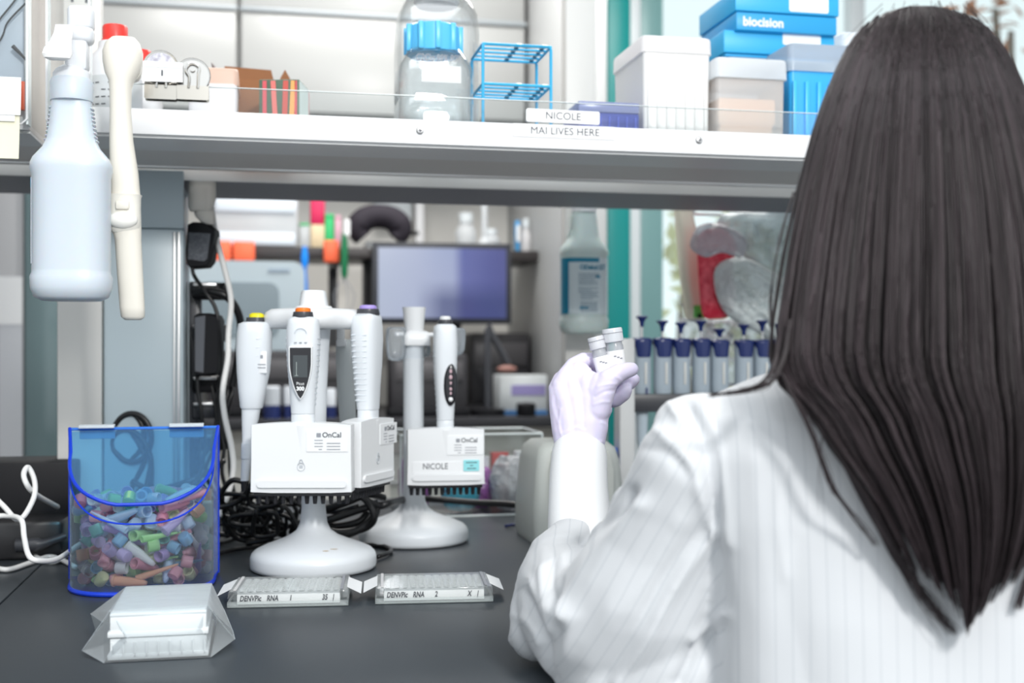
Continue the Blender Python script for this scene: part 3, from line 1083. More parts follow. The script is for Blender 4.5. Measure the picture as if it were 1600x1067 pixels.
def cool_box(px0, px1, v, dp, yb, yt, ylid, label, letter=False, lab=None, base_z=None):
    c = av((px0 + px1) / 2, yb, v)
    r = thing('freezer_box', label, 'box', c, AL, 'stacked azure boxes')
    w = wpx(px0, px1, v)
    zt = av((px0 + px1) / 2, yt, v).z - c.z
    zl = av((px0 + px1) / 2, ylid, v).z - c.z
    obj('base', MB().box((0, dp / 2, (zl - 0.001) / 2), (w * 0.97, dp * 0.97, zl - 0.001), 0.002), bb1, r)
    l = obj('lid', MB().box((0, dp / 2, (zl + zt) / 2), (w, dp, zt - zl), 0.002), bb2, r)
    if letter:
        text('lettering', 'biocision', 0.0190, enamel, r, (-w * 0.23, -0.0006 + dp * 0.015, zl * 0.45), sx=0.95, thick=0.0006)
    if lab:
        a, b, y0, y1 = lab
        q0, q1 = av(a, y1, v), av(b, y0, v)
        zz0, zz1 = q0.z - c.z, q1.z - c.z
        xx = ((a + b) / 2 - (px0 + px1) / 2) * yv(px0, v) / FPX
        obj('paper_label', MB().prism(rrect(wpx(a, b, v), zz1 - zz0, 0.003, 3, xx, (zz0 + zz1) / 2), -0.001, 0.001), paper, r)
    return r


v = 1.66
# the lower box rests on a plain bin that stands on the shelf behind the frosted bins
r, w, zl, zt = lidded('storage_bin', 'frosted bin carrying the azure boxes, behind the peach-filled bin', 1136, 1302, v, 0.10, (92, 112), 0.0, frost_cool, frost_cool, taper=1.0)
cb_lo = cool_box(1132, 1305, v, 0.13, 92, 51, 86, 'lower azure cardboard box of the stack, with a blank white label', lab=(1226, 1285, 56, 70))
cb_hi = cool_box(1150, 1312, v - 0.012, 0.15, 50.2, -14, 21, 'upper azure box with white lettering on its side, topmost of the stack', letter=True, lab=(1236, 1297, -5, 18))
gb = av(1340, 90, 1.80)
g = thing('document_box', 'slate grey box standing behind the azure boxes', 'box', Vector((gb.x, gb.y, SZ0 - 0.0077)), AL)
obj('body', MB().box((0, 0.05, 0.09), (0.10, 0.1, 0.18), 0.003), mat('slate_box', (0.16, 0.19, 0.27), 0.5), g)
obj('lid', MB().box((0, 0.05, 0.205), (0.106, 0.106, 0.05), 0.003), mat('slate_box_lid', (0.20, 0.23, 0.31), 0.5), g)
# blue-capped tube with green label, lying behind the frosted bin
c = on_shelf(942, 1.70)
gt = thing('centrifuge_tube', 'green-labelled tube with a blue ribbed cap leaning behind the tall bin', 'tube', c, AL, tilt=(0, math.radians(-28), 0))
obj('body', MB().lathe([(0.002, 0.0), (0.014, 0.012), (0.014, 0.05)], 24), mat('green_label', (0.12, 0.36, 0.10), 0.5), gt)
cm = MB().lathe([(0.0175, 0.05), (0.0175, 0.068), (0.001, 0.068)], 24)
for k in range(12):
    a = k * PI / 6
    cm.box((0.0175 * math.cos(a), 0.0175 * math.sin(a), 0.059), (0.003, 0.003, 0.016), 0.0005)
obj('cap', cm, cap, gt)

# left part of the shelf: red-capped bottle, carton, peach bin, cardboard box, tin, clips
c = on_shelf(180, 1.60)
rb = thing('reagent_bottle', 'white bottle with red screw cap and printed label behind the cream handle', 'bottle', c, AL)
ht = zpx(68, 180, 1.60)
Rr = 0.034
obj('body', MB().lathe([(0.001, 0.002), (Rr * .9, 0), (Rr, 0.004), (Rr, ht * 0.75), (Rr * 0.9, ht * 0.84), (Rr * 0.62, ht * 0.93), (Rr * 0.6, ht)], 36), mat('bottle_white', (0.78, 0.79, 0.82), 0.35), rb)
rr = wpx(157, 197, 1.6) / 2
obj('cap', MB().lathe([(rr * 1.08, ht - 0.001), (rr * 1.08, ht + 0.003), (rr, ht + 0.004), (rr, ht + 0.020), (rr * 0.93, ht + 0.022), (0.001, ht + 0.022)], 36), red, rb)
lb = obj('label', wrap_label(Rr, 1.0, 190, 350, 0.008, ht * 0.62, n=2, off=0.0008), mat('label_grey', (0.62, 0.65, 0.67), 0.5), rb)
sp = MB()
for k in range(7):
    for j in range(6):
        a = math.radians(225 + j * 14)
        if (k * 3 + j) % 4:
            sp.box((0, 0, 0), (0.0055, 0.0003, 0.0012), M=T((Rr + 0.0012) * math.cos(a), (Rr + 0.0012) * math.sin(a), 0.014 + k * ht * 0.072) @ rot_z(a + PI / 2))
obj('small_print', sp, ink, lb)
c = on_shelf(218, 1.66)
r2 = thing('reagent_bottle', 'red-capped white squat bottle partly hidden by the cream handle', 'bottle', c, AL)
obj('body', MB().lathe([(0.001, 0.002), (0.028, 0), (0.03, 0.004), (0.03, zpx(132, 218, 1.66)), (0.024, zpx(125, 218, 1.66))], 32), enamel, r2)
rr = wpx(190, 230, 1.66) / 2
obj('cap', MB().lathe([(rr * 0.96, zpx(125, 218, 1.66)), (rr, zpx(122, 218, 1.66)), (rr, zpx(84, 218, 1.66)), (rr * 0.9, zpx(80, 218, 1.66)), (0.001, zpx(80, 218, 1.66))], 32), red, r2)
c = on_shelf(248, 1.56)
cx = thing('carton', 'small white and lilac carton behind the bulldog clips', 'box', c, AL)
obj('body', MB().box((-0.004, 0.03, 0.0175), (0.055, 0.06, 0.035), 0.001), mat('lilac_white', (0.80, 0.79, 0.85), 0.5), cx)
obj('side_label', MB().box((0.012, -0.0006, 0.014), (0.022, 0.001, 0.026)), mat('lilac', (0.58, 0.57, 0.72), 0.5), cx)
r, w, zl, zt = lidded('storage_bin', 'peach-tinted frosted box beside the bulldog clips', 292, 373, 1.60, 0.09, (105, 130), 0.0, mat('frost_box_white', (0.76, 0.74, 0.76), 0.4), clear('peach_frost', (0.98, 0.85, 0.78), 0.7, 0.4, body=(0.86, 0.62, 0.50)))
# cardboard box, open flaps
kraft = mat('kraft_cardboard', (0.30, 0.13, 0.055), 0.8, noise=(30, (0.26, 0.11, 0.05), 0.5))
c = on_shelf(408, 1.69)
kb = thing('cardboard_box', 'open brown cardboard box with torn raised flap', 'box', c, AL)
wk = wpx(352, 466, 1.69)
f = lambda px, py: ((px - 408) * yv(408, 1.69) / FPX, zpx(py, 408, 1.69))
hb = f(408, 125)[1]
bx = MB()
for s in (-1, 1):
    bx.box((s * (wk / 2 - 0.001), 0.035, hb / 2), (0.002, 0.07, hb))
bx.box((0, 0.001, hb / 2), (wk, 0.002, hb)).box((0, 0.069, hb / 2), (wk, 0.002, hb)).box((0, 0.035, 0.001), (wk, 0.07, 0.002))
obj('body', bx, kraft, kb)
out = [f(352, 128), f(350, 88), f(424, 91), f(428, 108), f(436, 108), f(446, 89), f(465, 122), f(466, 128)]
obj('flap', MB().prism(out, 0.0685, 0.0705), kraft, kb)
obj('side_flap', MB().add([(-wk / 2, 0, hb), (-wk / 2, 0.07, hb), (-wk / 2 - 0.018, 0.066, hb + 0.022), (-wk / 2 - 0.018, 0.004, hb + 0.022), (-wk / 2 + .002, 0, hb), (-wk / 2 + .002, 0.07, hb), (-wk / 2 - 0.016, 0.066, hb + 0.022), (-wk / 2 - 0.016, 0.004, hb + 0.022)], [(0, 1, 2, 3), (7, 6, 5, 4), (0, 3, 7, 4), (1, 5, 6, 2), (3, 2, 6, 7), (0, 4, 5, 1)]), mat('kraft_grey', (0.42, 0.40, 0.40), 0.8), kb)
# colourful tin
c = on_shelf(436, 1.60)
tn = thing('tea_carton', 'small colourful printed carton in front of the cardboard box', 'box', c, AL + math.radians(-14))
wt = wpx(402, 466, 1.60)
ht = zpx(124, 436, 1.60)
obj('body', MB().box((0, 0.03, ht / 2), (wt, 0.06, ht), 0.0008), mat('dark_green_print', (0.08, 0.13, 0.09), 0.4), tn)
for k, (x0, wd, m_, sl) in enumerate(((-0.36, 0.10, mat('print_rose', (0.62, 0.10, 0.12), 0.4), 0.0), (-0.05, 0.12, mat('print_pink', (0.70, 0.18, 0.16), 0.4), -0.1), (0.12, 0.13, mat('print_red', (0.55, 0.10, 0.08), 0.4), 0.05), (0.28, 0.12, mat('print_orange', (0.80, 0.38, 0.12), 0.4), 0.08), (0.42, 0.06, mat('print_rose', (0.6, 0.1, 0.12), 0.4), 0))):
    obj('printed_stripe', MB().prism([((x0 - wd / 2 + sl) * wt, ht * 0.98), ((x0 + wd / 2 + sl) * wt, ht * 0.98), ((x0 + wd / 2) * wt, 0.001), ((x0 - wd / 2) * wt, 0.001)], -0.0008, 0.0004), m_, tn)
obj('side_label', MB().box((wt / 2 + 0.0004, 0.03, ht / 2), (0.0008, 0.055, ht * 0.96)), mat('mint_white', (0.62, 0.70, 0.68), 0.5), tn)
obj('red_edge', MB().box((wt / 2 + 0.0004, 0.0585, ht / 2), (0.001, 0.003, ht * 0.9)), mat('print_rose', (0.6, 0.1, 0.12), 0.4), tn)
# bulldog clips on the guard
for k, (px, py, lab, tg) in enumerate(((251, 155, 'steel bulldog clip holding a white paper tag on the shelf guard', True), (301, 156, 'bare steel bulldog clip on the shelf guard, beside the tagged one', False))):
    c = av(px, py, 1.500)
    S8 = yv(px, 1.5) / FPX
    r = thing('bulldog_clip', lab, 'clip', c, AL)
    jw = 49 * S8
    jaw = MB()
    for s in (0, 1):
        y0 = -0.001 + s * 0.014
        jaw.prism(rrect(jw, 22 * S8, 0.002, 3, 0, 11 * S8), y0 - 0.0006, y0 + 0.0006)
    jaw.tube([(-jw / 2, 0.006, 22 * S8), (jw / 2, 0.006, 22 * S8)], 0.0055, 10, 1)
    obj('jaw', jaw, mat('clip_steel', (0.50, 0.48, 0.44), 0.25, metal=1.0), r)
    ar = MB()
    R_ = 26 * S8
    zc_ = (49, 38)[k]
    o1 = [(R_ * math.cos(a), zc_ * S8 + R_ * math.sin(a)) for a in [PI * 2 * i / 30 for i in range(30)]]
    ar.prism(o1, 0.0, 0.001)
    ar.tube([(R_ * math.cos(a), 0.0, zc_ * S8 + R_ * math.sin(a)) for a in [PI * 2 * i / 30 for i in range(31)]], 0.0012, 6, 1)
    dh_ = obj('disc_handle', ar, chrome, r)
    if k == 0:
        obj('disc_face', MB().prism([((R_ - 3 * S8) * math.cos(a), zc_ * S8 + (R_ - 3 * S8) * math.sin(a)) for a in [PI * 2 * i / 30 for i in range(30)]], -0.0006, 0.0), mat('oxidised_steel', (0.30, 0.29, 0.34), 0.35, metal=0.8, noise=(180, (0.6, 0.6, 0.65), 0.8)), dh_)
    lo = MB().tube([(-6 * S8, -0.0025, 18 * S8), (-5 * S8, -0.004, 34 * S8), (-10 * S8, -0.0045, 44 * S8), (-6 * S8, -0.0045, 54 * S8), (2 * S8, -0.0045, 56 * S8), (10 * S8, -0.0045, 50 * S8), (9 * S8, -0.0045, 40 * S8), (8 * S8, -0.003, 18 * S8)], 0.0016, 8, 5)
    lo.lathe([(4 * S8, 0), (4 * S8, 0.002), (0.0001, 0.002)], 16, T(0, -0.003, 47 * S8) @ Matrix.Rotation(PI / 2, 4, 'X'))
    obj('spring_loop', lo, chrome, r)
    if tg:
        tgo = MB().prism([(-27 * S8, 25 * S8), (-30 * S8, 56 * S8), (34 * S8, 56 * S8), (34 * S8, 26 * S8)], -0.0075, -0.0069)
        to = obj('paper_tag', tgo, paper, r)
        obj('tag_mark', MB().box((3 * S8, -0.0079, 39 * S8), (2.5 * S8, 0.0005, 9 * S8)), ink, to)
        obj('tape_fold', MB().box((2 * S8, -0.0079, 52 * S8), (62 * S8, 0.0006, 9 * S8)), acrylic_edge, to)
# name labels
tape = mat('label_tape_white', (0.90, 0.90, 0.90), 0.35)
c = av(880, 192, 1.4955)
nl = thing('name_label', 'white label tape strip lettered NICOLE on the clear guard', 'label', c, AL + math.radians(0))
wl = wpx(823, 937, 1.4955)
nl.rotation_euler = (0, math.radians(0.4), AL)
hh = 20 * yv(880, 1.4955) / FPX
obj('tape', MB().prism(rrect(wl, hh, 0.002, 3, 0, hh / 2), 0, 0.0045), tape, nl)
text('lettering', 'NICOLE', 0.0135, ink, nl, (0.0, -0.0003, hh * 0.5), sx=1.0)
c = av(882, 215.5, 1.4985)
ml = thing('name_label', 'white label tape strip lettered MAI LIVES HERE on the shelf lip', 'label', c, AL)
wl = wpx(801, 962, 1.4985)
obj('tape', MB().prism(rrect(wl, hh * 1.0, 0.002, 3, 0, hh / 2), 0, 0.0014), tape, ml)
text('lettering', 'MAI LIVES HERE', 0.0135, ink, ml, (0.001, -0.0003, hh * 0.48), sx=1.0)

# ------------------------------------------------------------------ pipette stands
pip_black = mat('pipette_black', (0.02, 0.02, 0.024), 0.2)
tip_black = mat('tip_cone_black', (0.022, 0.022, 0.026), 0.4)
lightlab = mat('sticker_white', (0.84, 0.85, 0.86), 0.5)
cyan_lab = mat('sticker_cyan', (0.30, 0.72, 0.76), 0.5)


def stand(px, Y, label, col_w):
    """carousel stand; base radius 0.078, total height 0.342"""
    b = bz(px, Y)
    r = thing('pipette_stand', label, 'pipette stand', b, AL, 'white round-based pipette stands')
    obj('base', MB().lathe([(0.001, 0.0005), (0.074, 0.0), (0.0775, 0.003), (0.078, 0.006), (0.078, 0.015), (0.0765, 0.0195), (0.072, 0.024), (0.060, 0.0295), (0.045, 0.035), (0.031, 0.041), (0.0215, 0.048), (0.017, 0.057), (0.0155, 0.070), (0.0150, 0.076), (0.0001, 0.076)], 72), pip_white, r, sharp=50)
    obj('foot_ring', MB().lathe([(0.070, 0), (0.0755, 0), (0.0755, 0.0012), (0.070, 0.0012)], 48), black, r)
    return r


st1 = stand(490, 1.488, 'front pipette stand with lobed carousel, between blue bin and plates', 0)
cc = st1.location


def lz(py, Y):
    return CZ - (py - HOR) / FPX * Y - BT


col = MB().lathe([(0.0150, 0.075), (0.0145, 0.10), (0.0150, 0.16), (0.0165, 0.22), (0.019, 0.27), (0.021, 0.298), (0.001, 0.298)], 32)
obj('column', col, pip_white, st1, sharp=50)
# carousel ring with lobes
cr = MB()
zc = lz(499, 1.488)
rings = []
for (z, k) in ((-0.0120, 0.80), (-0.0105, 0.92), (-0.004, 0.99), (0.003, 1.0), (0.009, 0.95), (0.0125, 0.85), (0.0135, 0.6), (0.014, 0.2)):
    rr = []
    for i in range(60):
        a = 2 * PI * i / 60
        R_ = 0.0565 + 0.0050 * math.cos(4 * (a) + 0.3)
        rr.append((R_ * k * math.cos(a), R_ * k * math.sin(a), zc + z))
    rings.append(rr)
cr.loft(rings)
cro = obj('carousel', cr, white, st1, sharp=60)
obj('knob', MB().lathe([(0.019, zc + 0.012), (0.0155, zc + 0.034), (0.014, zc + 0.036), (0.001, zc + 0.036)], 8), white, cro, sharp=50)
obj('knob_base', MB().lathe([(0.026, zc + 0.010), (0.022, zc + 0.0165), (0.001, zc + 0.018)], 24), white, cro)
obj('brand_dots', MB().ball((0.012, -0.058, 0.0305), (0.004, 0.001, 0.0006), 8, 6).ball((0.022, -0.052, 0.0315), (0.005, 0.001, 0.0005), 8, 6), mat('beige_print', (0.55, 0.45, 0.35), 0.5), st1)

GR = 'electronic pipettes on the white stands'


def sticker(parent, x0, x1, z0, z1, y, m=lightlab, name='sticker', ry=None):
    return obj(name, MB().prism(rrect(x1 - x0, z1 - z0, 0.0012, 3, (x0 + x1) / 2, (z0 + z1) / 2), y - 0.0004, y + 0.0006), m, parent)


def oncal(parent, x0, z1, y, s=1.0):
    l = sticker(parent, x0, x0 + 0.049 * s, z1 - 0.026 * s, z1, y)
    text('lettering', 'OnCal', 0.0085 * s, ink, parent, (x0 + 0.030 * s, y - 0.0006, z1 - 0.0065 * s), thick=0.00015)
    g = MB().prism(rrect(0.0052 * s, 0.0050 * s, 0.0004, 2, x0 + 0.0145 * s, z1 - 0.0065 * s), y - 0.0007, y - 0.0004)
    obj('emblem', g, ink_soft, l)
    g = MB()
    for k in range(4):
        zz = z1 - (0.0125 + k * 0.0036) * s
        g.box((x0 + (0.0145 if k < 3 else 0.0165) * s, y - 0.0006, zz), ((0.010 if k < 3 else 0.004) * s, 0.0003, 0.0009))
        if k:
            g.box((x0 + 0.032 * s, y - 0.0006, zz), (0.016 * s, 0.0003, 0.0010))
    obj('small_print', g, ink_soft, l)


def multichannel(c, rz, label, ring_m, but_m, name_sticker=False, shield=True, w=0.120, h=0.083, body_h=0.112, oval=False, slim=1.0):
    """c: centre of the head's lower edge (front face at y=0, looking along +y)"""
    r = thing('multichannel_pipette', label, 'pipette', c, rz, GR)
    d = 0.026
    hd = MB()
    rings = []
    for y, k in ((-0.0005, 0.985), (0.0, 0.99), (0.002, 1.0), (d - 0.002, 1.0), (d, 0.985)):
        o_ = []
        n = 14
        for i in range(n + 1):
            t = -1 + 2 * i / n
            o_.append((t * w / 2 * k, y, h * (1 - 0.035 * t * t)))
        o_ += [(w / 2 * k, y, h * 0.5), (w / 2 * k * 1.012, y, 0.001), (w / 2 * 0.6 * k, y, 0.0), (-w / 2 * 0.6 * k, y, 0.0), (-w / 2 * k * 1.012, y, 0.001), (-w / 2 * k, y, h * 0.5)]
        rings.append([Vector(p) for p in o_])
    hd.loft(rings)
    obj('head', hd, white, r, sharp=40)
    obj('ejector_ridge', MB().prism(rrect(w * 0.89, 0.0085, 0.0042, 6, 0.001, 0.0105), -0.0032, 0.001), white, r, sharp=50)
    obj('centre_ridge', MB().loft([[(-0.007, 0.0, h * 0.96), (0, -0.0022, h * 0.96), (0.007, 0, h * 0.96), (0, 0.002, h * .96)], [(-0.001, 0.0, h * 0.5), (0, -0.0003, h * 0.5), (0.001, 0, h * 0.5), (0, 0.002, h * .5)]]), white, r)
    obj('comb_bar', MB().box((0, d / 2, -0.0022), (w * 0.96, d * 0.72, 0.0045), 0.001), tip_black, r)
    for k in range(12):
        x = (-5.5 + k) * w * 0.96 / 12
        obj('tip_cone', MB().lathe([(0.0001, -0.0145), (0.0020, -0.0145), (0.0024, -0.0135), (0.0033, -0.003), (0.0001, -0.003)], 12, T(x, d / 2, 0)), tip_black, r)
    # neck and body
    zb = h + 0.010
    obj('neck_collar', MB().loft([ell((0, 0.013, h - 0.004), 0.0120 * slim, 0.011, 24, p=2.6), ell((0, 0.013, h + 0.001), 0.0125 * slim, 0.0115, 24, p=2.6), ell((0, 0.013, zb - 0.001), 0.0125 * slim, 0.0115, 24, p=2.6), ell((0, 0.013, zb), 0.0118 * slim, 0.011, 24, p=2.6)]), pip_white, r)
    bh = body_h
    prof = [(0, 0.0120), (0.002, 0.0125), (0.25, 0.0142), (0.5, 0.0166), (0.75, 0.0180), (0.88, 0.0178), (0.95, 0.0172), (1.0, 0.0165)]
    rings = [ell((0, 0.013 + 0.002 * t, zb + bh * t), a * slim, a * 0.95, 28, p=2.8) for t, a in prof]
    rings.append(ell((0, 0.014, zb + bh + 0.003), 0.012 * slim, 0.012, 28, p=2.8))
    body = obj('body', MB().loft(rings), pip_white, r, sharp=50)
    gr = MB()
    for k in range(13):
        t = 0.10 + k * 0.058
        a = float(np.interp(t, [p[0] for p in prof], [p[1] for p in prof]))
        for s in (-1, 1):
            gr.ball((s * a * slim * 0.955, 0.015, zb + bh * t), (0.0011, a * 0.62, 0.0018), 8, 6)
    obj('grip_ribs', gr, pip_grip, r)
    ztop = zb + bh
    obj('button_ring', MB().lathe([(0.0112 * slim, ztop + 0.002), (0.0115 * slim, ztop + 0.003), (0.0105 * slim, ztop + 0.009), (0.001, ztop + 0.009)], 28, T(0, 0.013, 0)), black_grey, r)
    obj('button', MB().lathe([(0.0080 * slim, ztop + 0.008), (0.0085 * slim, ztop + 0.010), (0.0080 * slim, ztop + 0.013), (0.006 * slim, ztop + 0.014), (0.0001, ztop + 0.0142)], 28, T(0, 0.013, 0)), but_m, r)
    # hook that rests on the carousel
    obj('hook', MB().box((0, 0.034, ztop - 0.012), (0.02, 0.022, 0.008), 0.002).box((0, 0.030, ztop - 0.030), (0.018, 0.006, 0.04), 0.002), white, r)
    if shield:
        zs0, zs1 = zb + bh * 0.165, zb + bh * 0.70
        o_ = [(-0.0125, zs1), (0.0125, zs1)]
        for i in range(1, 13):
            t = i / 12
            o_.append((0.0125 * math.cos(t * PI / 2) ** 0.75, zs1 + (zs0 - zs1) * (0.25 + 0.75 * t)))
        for i in range(11, 0, -1):
            t = i / 12
            o_.append((-0.0125 * math.cos(t * PI / 2) ** 0.75, zs1 + (zs0 - zs1) * (0.25 + 0.75 * t)))
        # curved to sit on the body
        sm = MB().prism(o_, -0.0052, 0.004)
        dd = obj('display', sm, pip_black, r)
        obj('bezel', MB().prism([(x * 1.10, zs0 + (z - zs0) * 1.0 + (0.0012 if z > zs1 - 1e-6 else -0.0014 if abs(x) < 0.008 else 0)) for x, z in o_], -0.0048, 0.006), lightlab, r)
        obj('screen', MB().box((0, -0.0054, (zs0 + zs1) / 2 + 0.008), (0.017, 0.0006, 0.026), 0), mat('lcd_grey', (0.06, 0.07, 0.075), 0.15), dd)
        obj('screen_line', MB().box((-0.0045, -0.0058, zs0 + 0.035), (0.0006, 0.0003, 0.016)).box((-0.0045, -0.0058, zs0 + 0.027), (0.004, 0.0003, 0.0006)), mat('lcd_text', (0.35, 0.40, 0.38), 0.4), dd)
        text('lettering', 'Picus', 0.0050, lightlab, r, (0, -0.0056, zs0 + 0.0175), sx=0.9)
        text('lettering', '300', 0.0062, lightlab, r, (0, -0.0056, zs0 + 0.0115), thick=0.0003)
        obj('key_marks', MB().box((-0.006, -0.0040, zs1 + 0.006), (0.003, 0.001, 0.001)).box((0, -0.0040, zs1 + 0.006), (0.003, 0.001, 0.001)).box((0.006, -0.0040, zs1 + 0.006), (0.003, 0.001, 0.001)), ink_soft, body)
        obj('dial', MB().tube([(0.007 * math.cos(a), -0.0040 + abs(math.cos(a)) * 0.001, zs1 + 0.017 + 0.006 * math.sin(a)) for a in [PI * i / 8 for i in range(9)]], 0.0005, 6, 1), pip_grip, body)
    if oval:
        dd = obj('display', MB().ball((0.006, -0.0005, zb + bh * 0.38), (0.0095, 0.004, 0.0290), 24, 16), pip_black, r)
        g = MB()
        for k, (rr_, dz) in enumerate(((0.0028, 0.018), (0.0032, 0.010), (0.0024, 0.002), (0.0026, -0.006), (0.0022, -0.012))):
            g.ball((0.006, -0.0042, zb + bh * 0.38 + dz), (rr_ * 0.7, 0.0008, rr_), 10, 6)
        obj('display_marks', g, mat('pinkish_glyph', (0.55, 0.38, 0.42), 0.4), dd)
        obj('display_button', MB().ball((0.006, -0.0040, zb + bh * 0.38 - 0.020), (0.003, 0.0012, 0.003), 12, 8), lightlab, dd)
    oncal(r, w * 0.5 - 0.0535 * (w / 0.12) if not name_sticker else w * 0.5 - 0.051, h * 0.90 if not name_sticker else h * 0.86, -0.0010, 1.0)
    if name_sticker:
        s_ = sticker(r, -w * 0.43, w * 0.22, 0.016, 0.032, -0.0008)
        text('lettering', 'NICOLE', 0.0115, ink, r, (-w * 0.14, -0.0014, 0.0255), sx=0.85)
        s_ = sticker(r, w * 0.225, w * 0.43, 0.019, 0.034, -0.0012, cyan_lab)
        obj('small_print', MB().box((w * 0.33, -0.0018, 0.0305), (0.015, 0.0002, 0.001)).box((w * 0.33, -0.0018, 0.0265), (0.004, 0.0002, 0.001)).box((w * 0.30, -0.0018, 0.0225), (0.006, 0.0002, 0.001)).box((w * 0.36, -0.0018, 0.0225), (0.006, 0.0002, 0.001)), ink, s_)
    else:
        dz = 0.034
        g = MB()
        g.tube([(0.0045 * math.sin(a), -0.0010, dz - 0.0035 - 0.0045 * math.cos(a)) for a in [2 * PI * i / 16 for i in range(17)]], 0.00035, 6, 1)
        g.tube([(-0.0040, -0.0010, dz - 0.001), (-0.0012, -0.0010, dz + 0.004), (0.0012, -0.0010, dz + 0.004), (0.0040, -0.0010, dz - 0.001)], 0.00035, 6, 2)
        g.tube([(0.0018 * math.sin(a), -0.0010, dz + 0.0035 + 0.002 * math.cos(a)) for a in [2 * PI * i / 10 for i in range(11)]], 0.00035, 6, 1)
        g.box((0, -0.0008, dz - 0.003), (0.004, 0.0005, 0.0035))
        obj('emblem', g, mat('grey_mark', (0.50, 0.53, 0.56), 0.5), r)
    return r


c = at(470.5, 770, 1.405)
m1 = multichannel(c, 0.0, 'twelve-channel pipette with orange button and dark shield display', None, mat('orange_button', (0.95, 0.22, 0.02), 0.4), w=0.119, slim=1.1)
# right-hand one, turned sideways
c = at(590, 757, 1.478)
m2 = multichannel(c, math.radians(71), 'side-turned twelve-channel pipette with lilac button on the front stand', None, mat('lilac_button', (0.42, 0.32, 0.75), 0.4), shield=False, slim=1.28, w=0.095, body_h=0.116)
# cover the blank side with its sticker already built; rear one in grey
c = at(648, 758, 1.617)
c2 = at(697, 755, 1.617)
m3 = multichannel(Vector((c2.x, c2.y, c.z)), math.radians(8.0), 'twelve-channel pipette with black oval display on the rear stand', None, white, name_sticker=True, shield=False, oval=True, w=0.105, h=0.078, slim=0.92, body_h=0.128)

# yellow-button single channel pipette at the left
c = at(380, 768, 1.475)
S7 = 1.475 / FPX
r = thing('pipette', 'single-channel pipette with yellow button hanging at the carousel side nearest the bin', 'pipette', c, 0.0, GR)


def P7(px, py, a, b, y=0.0):
    return ell(((px - 380) * S7, y, (768 - py) * S7), a * S7, b * S7, 24, p=2.5)


bd = MB().loft([P7(399, 503, 18, 16), P7(399, 506, 26, 20), P7(398, 520, 27, 21), P7(397, 545, 27.5, 22), P7(396, 580, 25.5, 21), P7(394, 610, 21, 18), P7(393, 636, 17.5, 16), P7(393, 638, 16, 15)])
obj('body', bd, pip_white, r, sharp=50)
obj('shaft', MB().loft([P7(392.5, 637, 14.5, 13), P7(391, 655, 13, 12), P7(388, 675, 9.5, 9), P7(387, 690, 8.5, 8), P7(385, 720, 7.5, 7), P7(382, 751, 6, 6)]), pip_white, r, sharp=50)
obj('shaft_tube', MB().loft([P7(386.5, 692, 9.2, 8.6), P7(385, 716, 8.6, 8)]), pip_grip, r)
obj('tip_cone', MB().loft([P7(381.5, 750, 5, 5), P7(380, 766, 3.2, 3.2), P7(380, 768, 2.5, 2.5)]), tip_black, r)
obj('button_ring', MB().loft([P7(399, 504, 14.5, 14), P7(399, 496, 13.5, 13)]), black_grey, r)
obj('button', MB().loft([P7(401, 497, 11.5, 11), P7(401, 491, 11, 10), P7(401, 489, 7, 7)]), mat('yellow_button', (0.80, 0.70, 0.01), 0.4), r)
gr = MB()
for k in range(8):
    py = 530 + k * 13.5
    a = float(np.interp(py, [503, 545, 580, 610, 636], [26, 27.5, 25.5, 21, 17.5]))
    xc = float(np.interp(py, [506, 640], [399, 393]))
    gr.tube([((xc - 380 + a * 0.97 * math.cos(t)) * S7, -a * 0.82 * S7 * math.sin(t), (768 - py + 2 * math.cos(t)) * S7) for t in [0.2 + 1.1 * i / 8 for i in range(9)]], 0.0007, 6, 1)
obj('grip_ribs', gr, pip_grip, r)
sm = obj('sticker', MB().box(((410 - 380) * S7, -17.5 * S7, (768 - 566) * S7), (22 * S7, 0.003, 34 * S7), 0.001, M=Matrix.Identity(4)), lightlab, r)
obj('small_print', MB().box(((413 - 380) * S7, -20.2 * S7, (768 - 557) * S7), (4 * S7, 0.0004, 5 * S7)).box(((413 - 380) * S7, -20.2 * S7, (768 - 569) * S7), (12 * S7, 0.0004, 1.2 * S7)).box(((413 - 380) * S7, -20.2 * S7, (768 - 574) * S7), (12 * S7, 0.0004, 1.2 * S7)), ink_soft, sm)
obj('hook', MB().box((30 * S7, 0.004, (768 - 515) * S7), (26 * S7, 0.016, 14 * S7), 0.003), white, r)

# rear one hanging behind the column
c = at(542, 668, 1.56)
r = thing('pipette', 'grey-white pipette hanging at the back of the front stand column', 'pipette', c, 0.0, GR)
S7 = 1.56 / FPX
obj('body', MB().loft([ell(((q[0] - 542) * S7, 0, (668 - q[1]) * S7), q[2] * S7, q[2] * S7 * 0.9, 20, p=2.6) for q in ((538, 530, 9), (538, 534, 12.5), (539, 560, 14), (541, 610, 14), (543, 650, 13), (543, 668, 11))]), mat('pipette_pale_grey', (0.55, 0.58, 0.58), 0.4), r)
obj('shaft', MB().loft([ell(((q[0] - 542) * S7, 0, (668 - q[1]) * S7), q[2] * S7, q[2] * S7 * 0.9, 16) for q in ((543, 667, 9), (542, 720, 7), (541, 745, 4))]), pip_white, r)
obj('hook', MB().box((-6 * S7, -0.01, (668 - 536) * S7), (14 * S7, 0.03, 12 * S7), 0.003).box((-6 * S7, -0.02, (668 - 520) * S7), (12 * S7, 0.008, 34 * S7), 0.003), white, r)

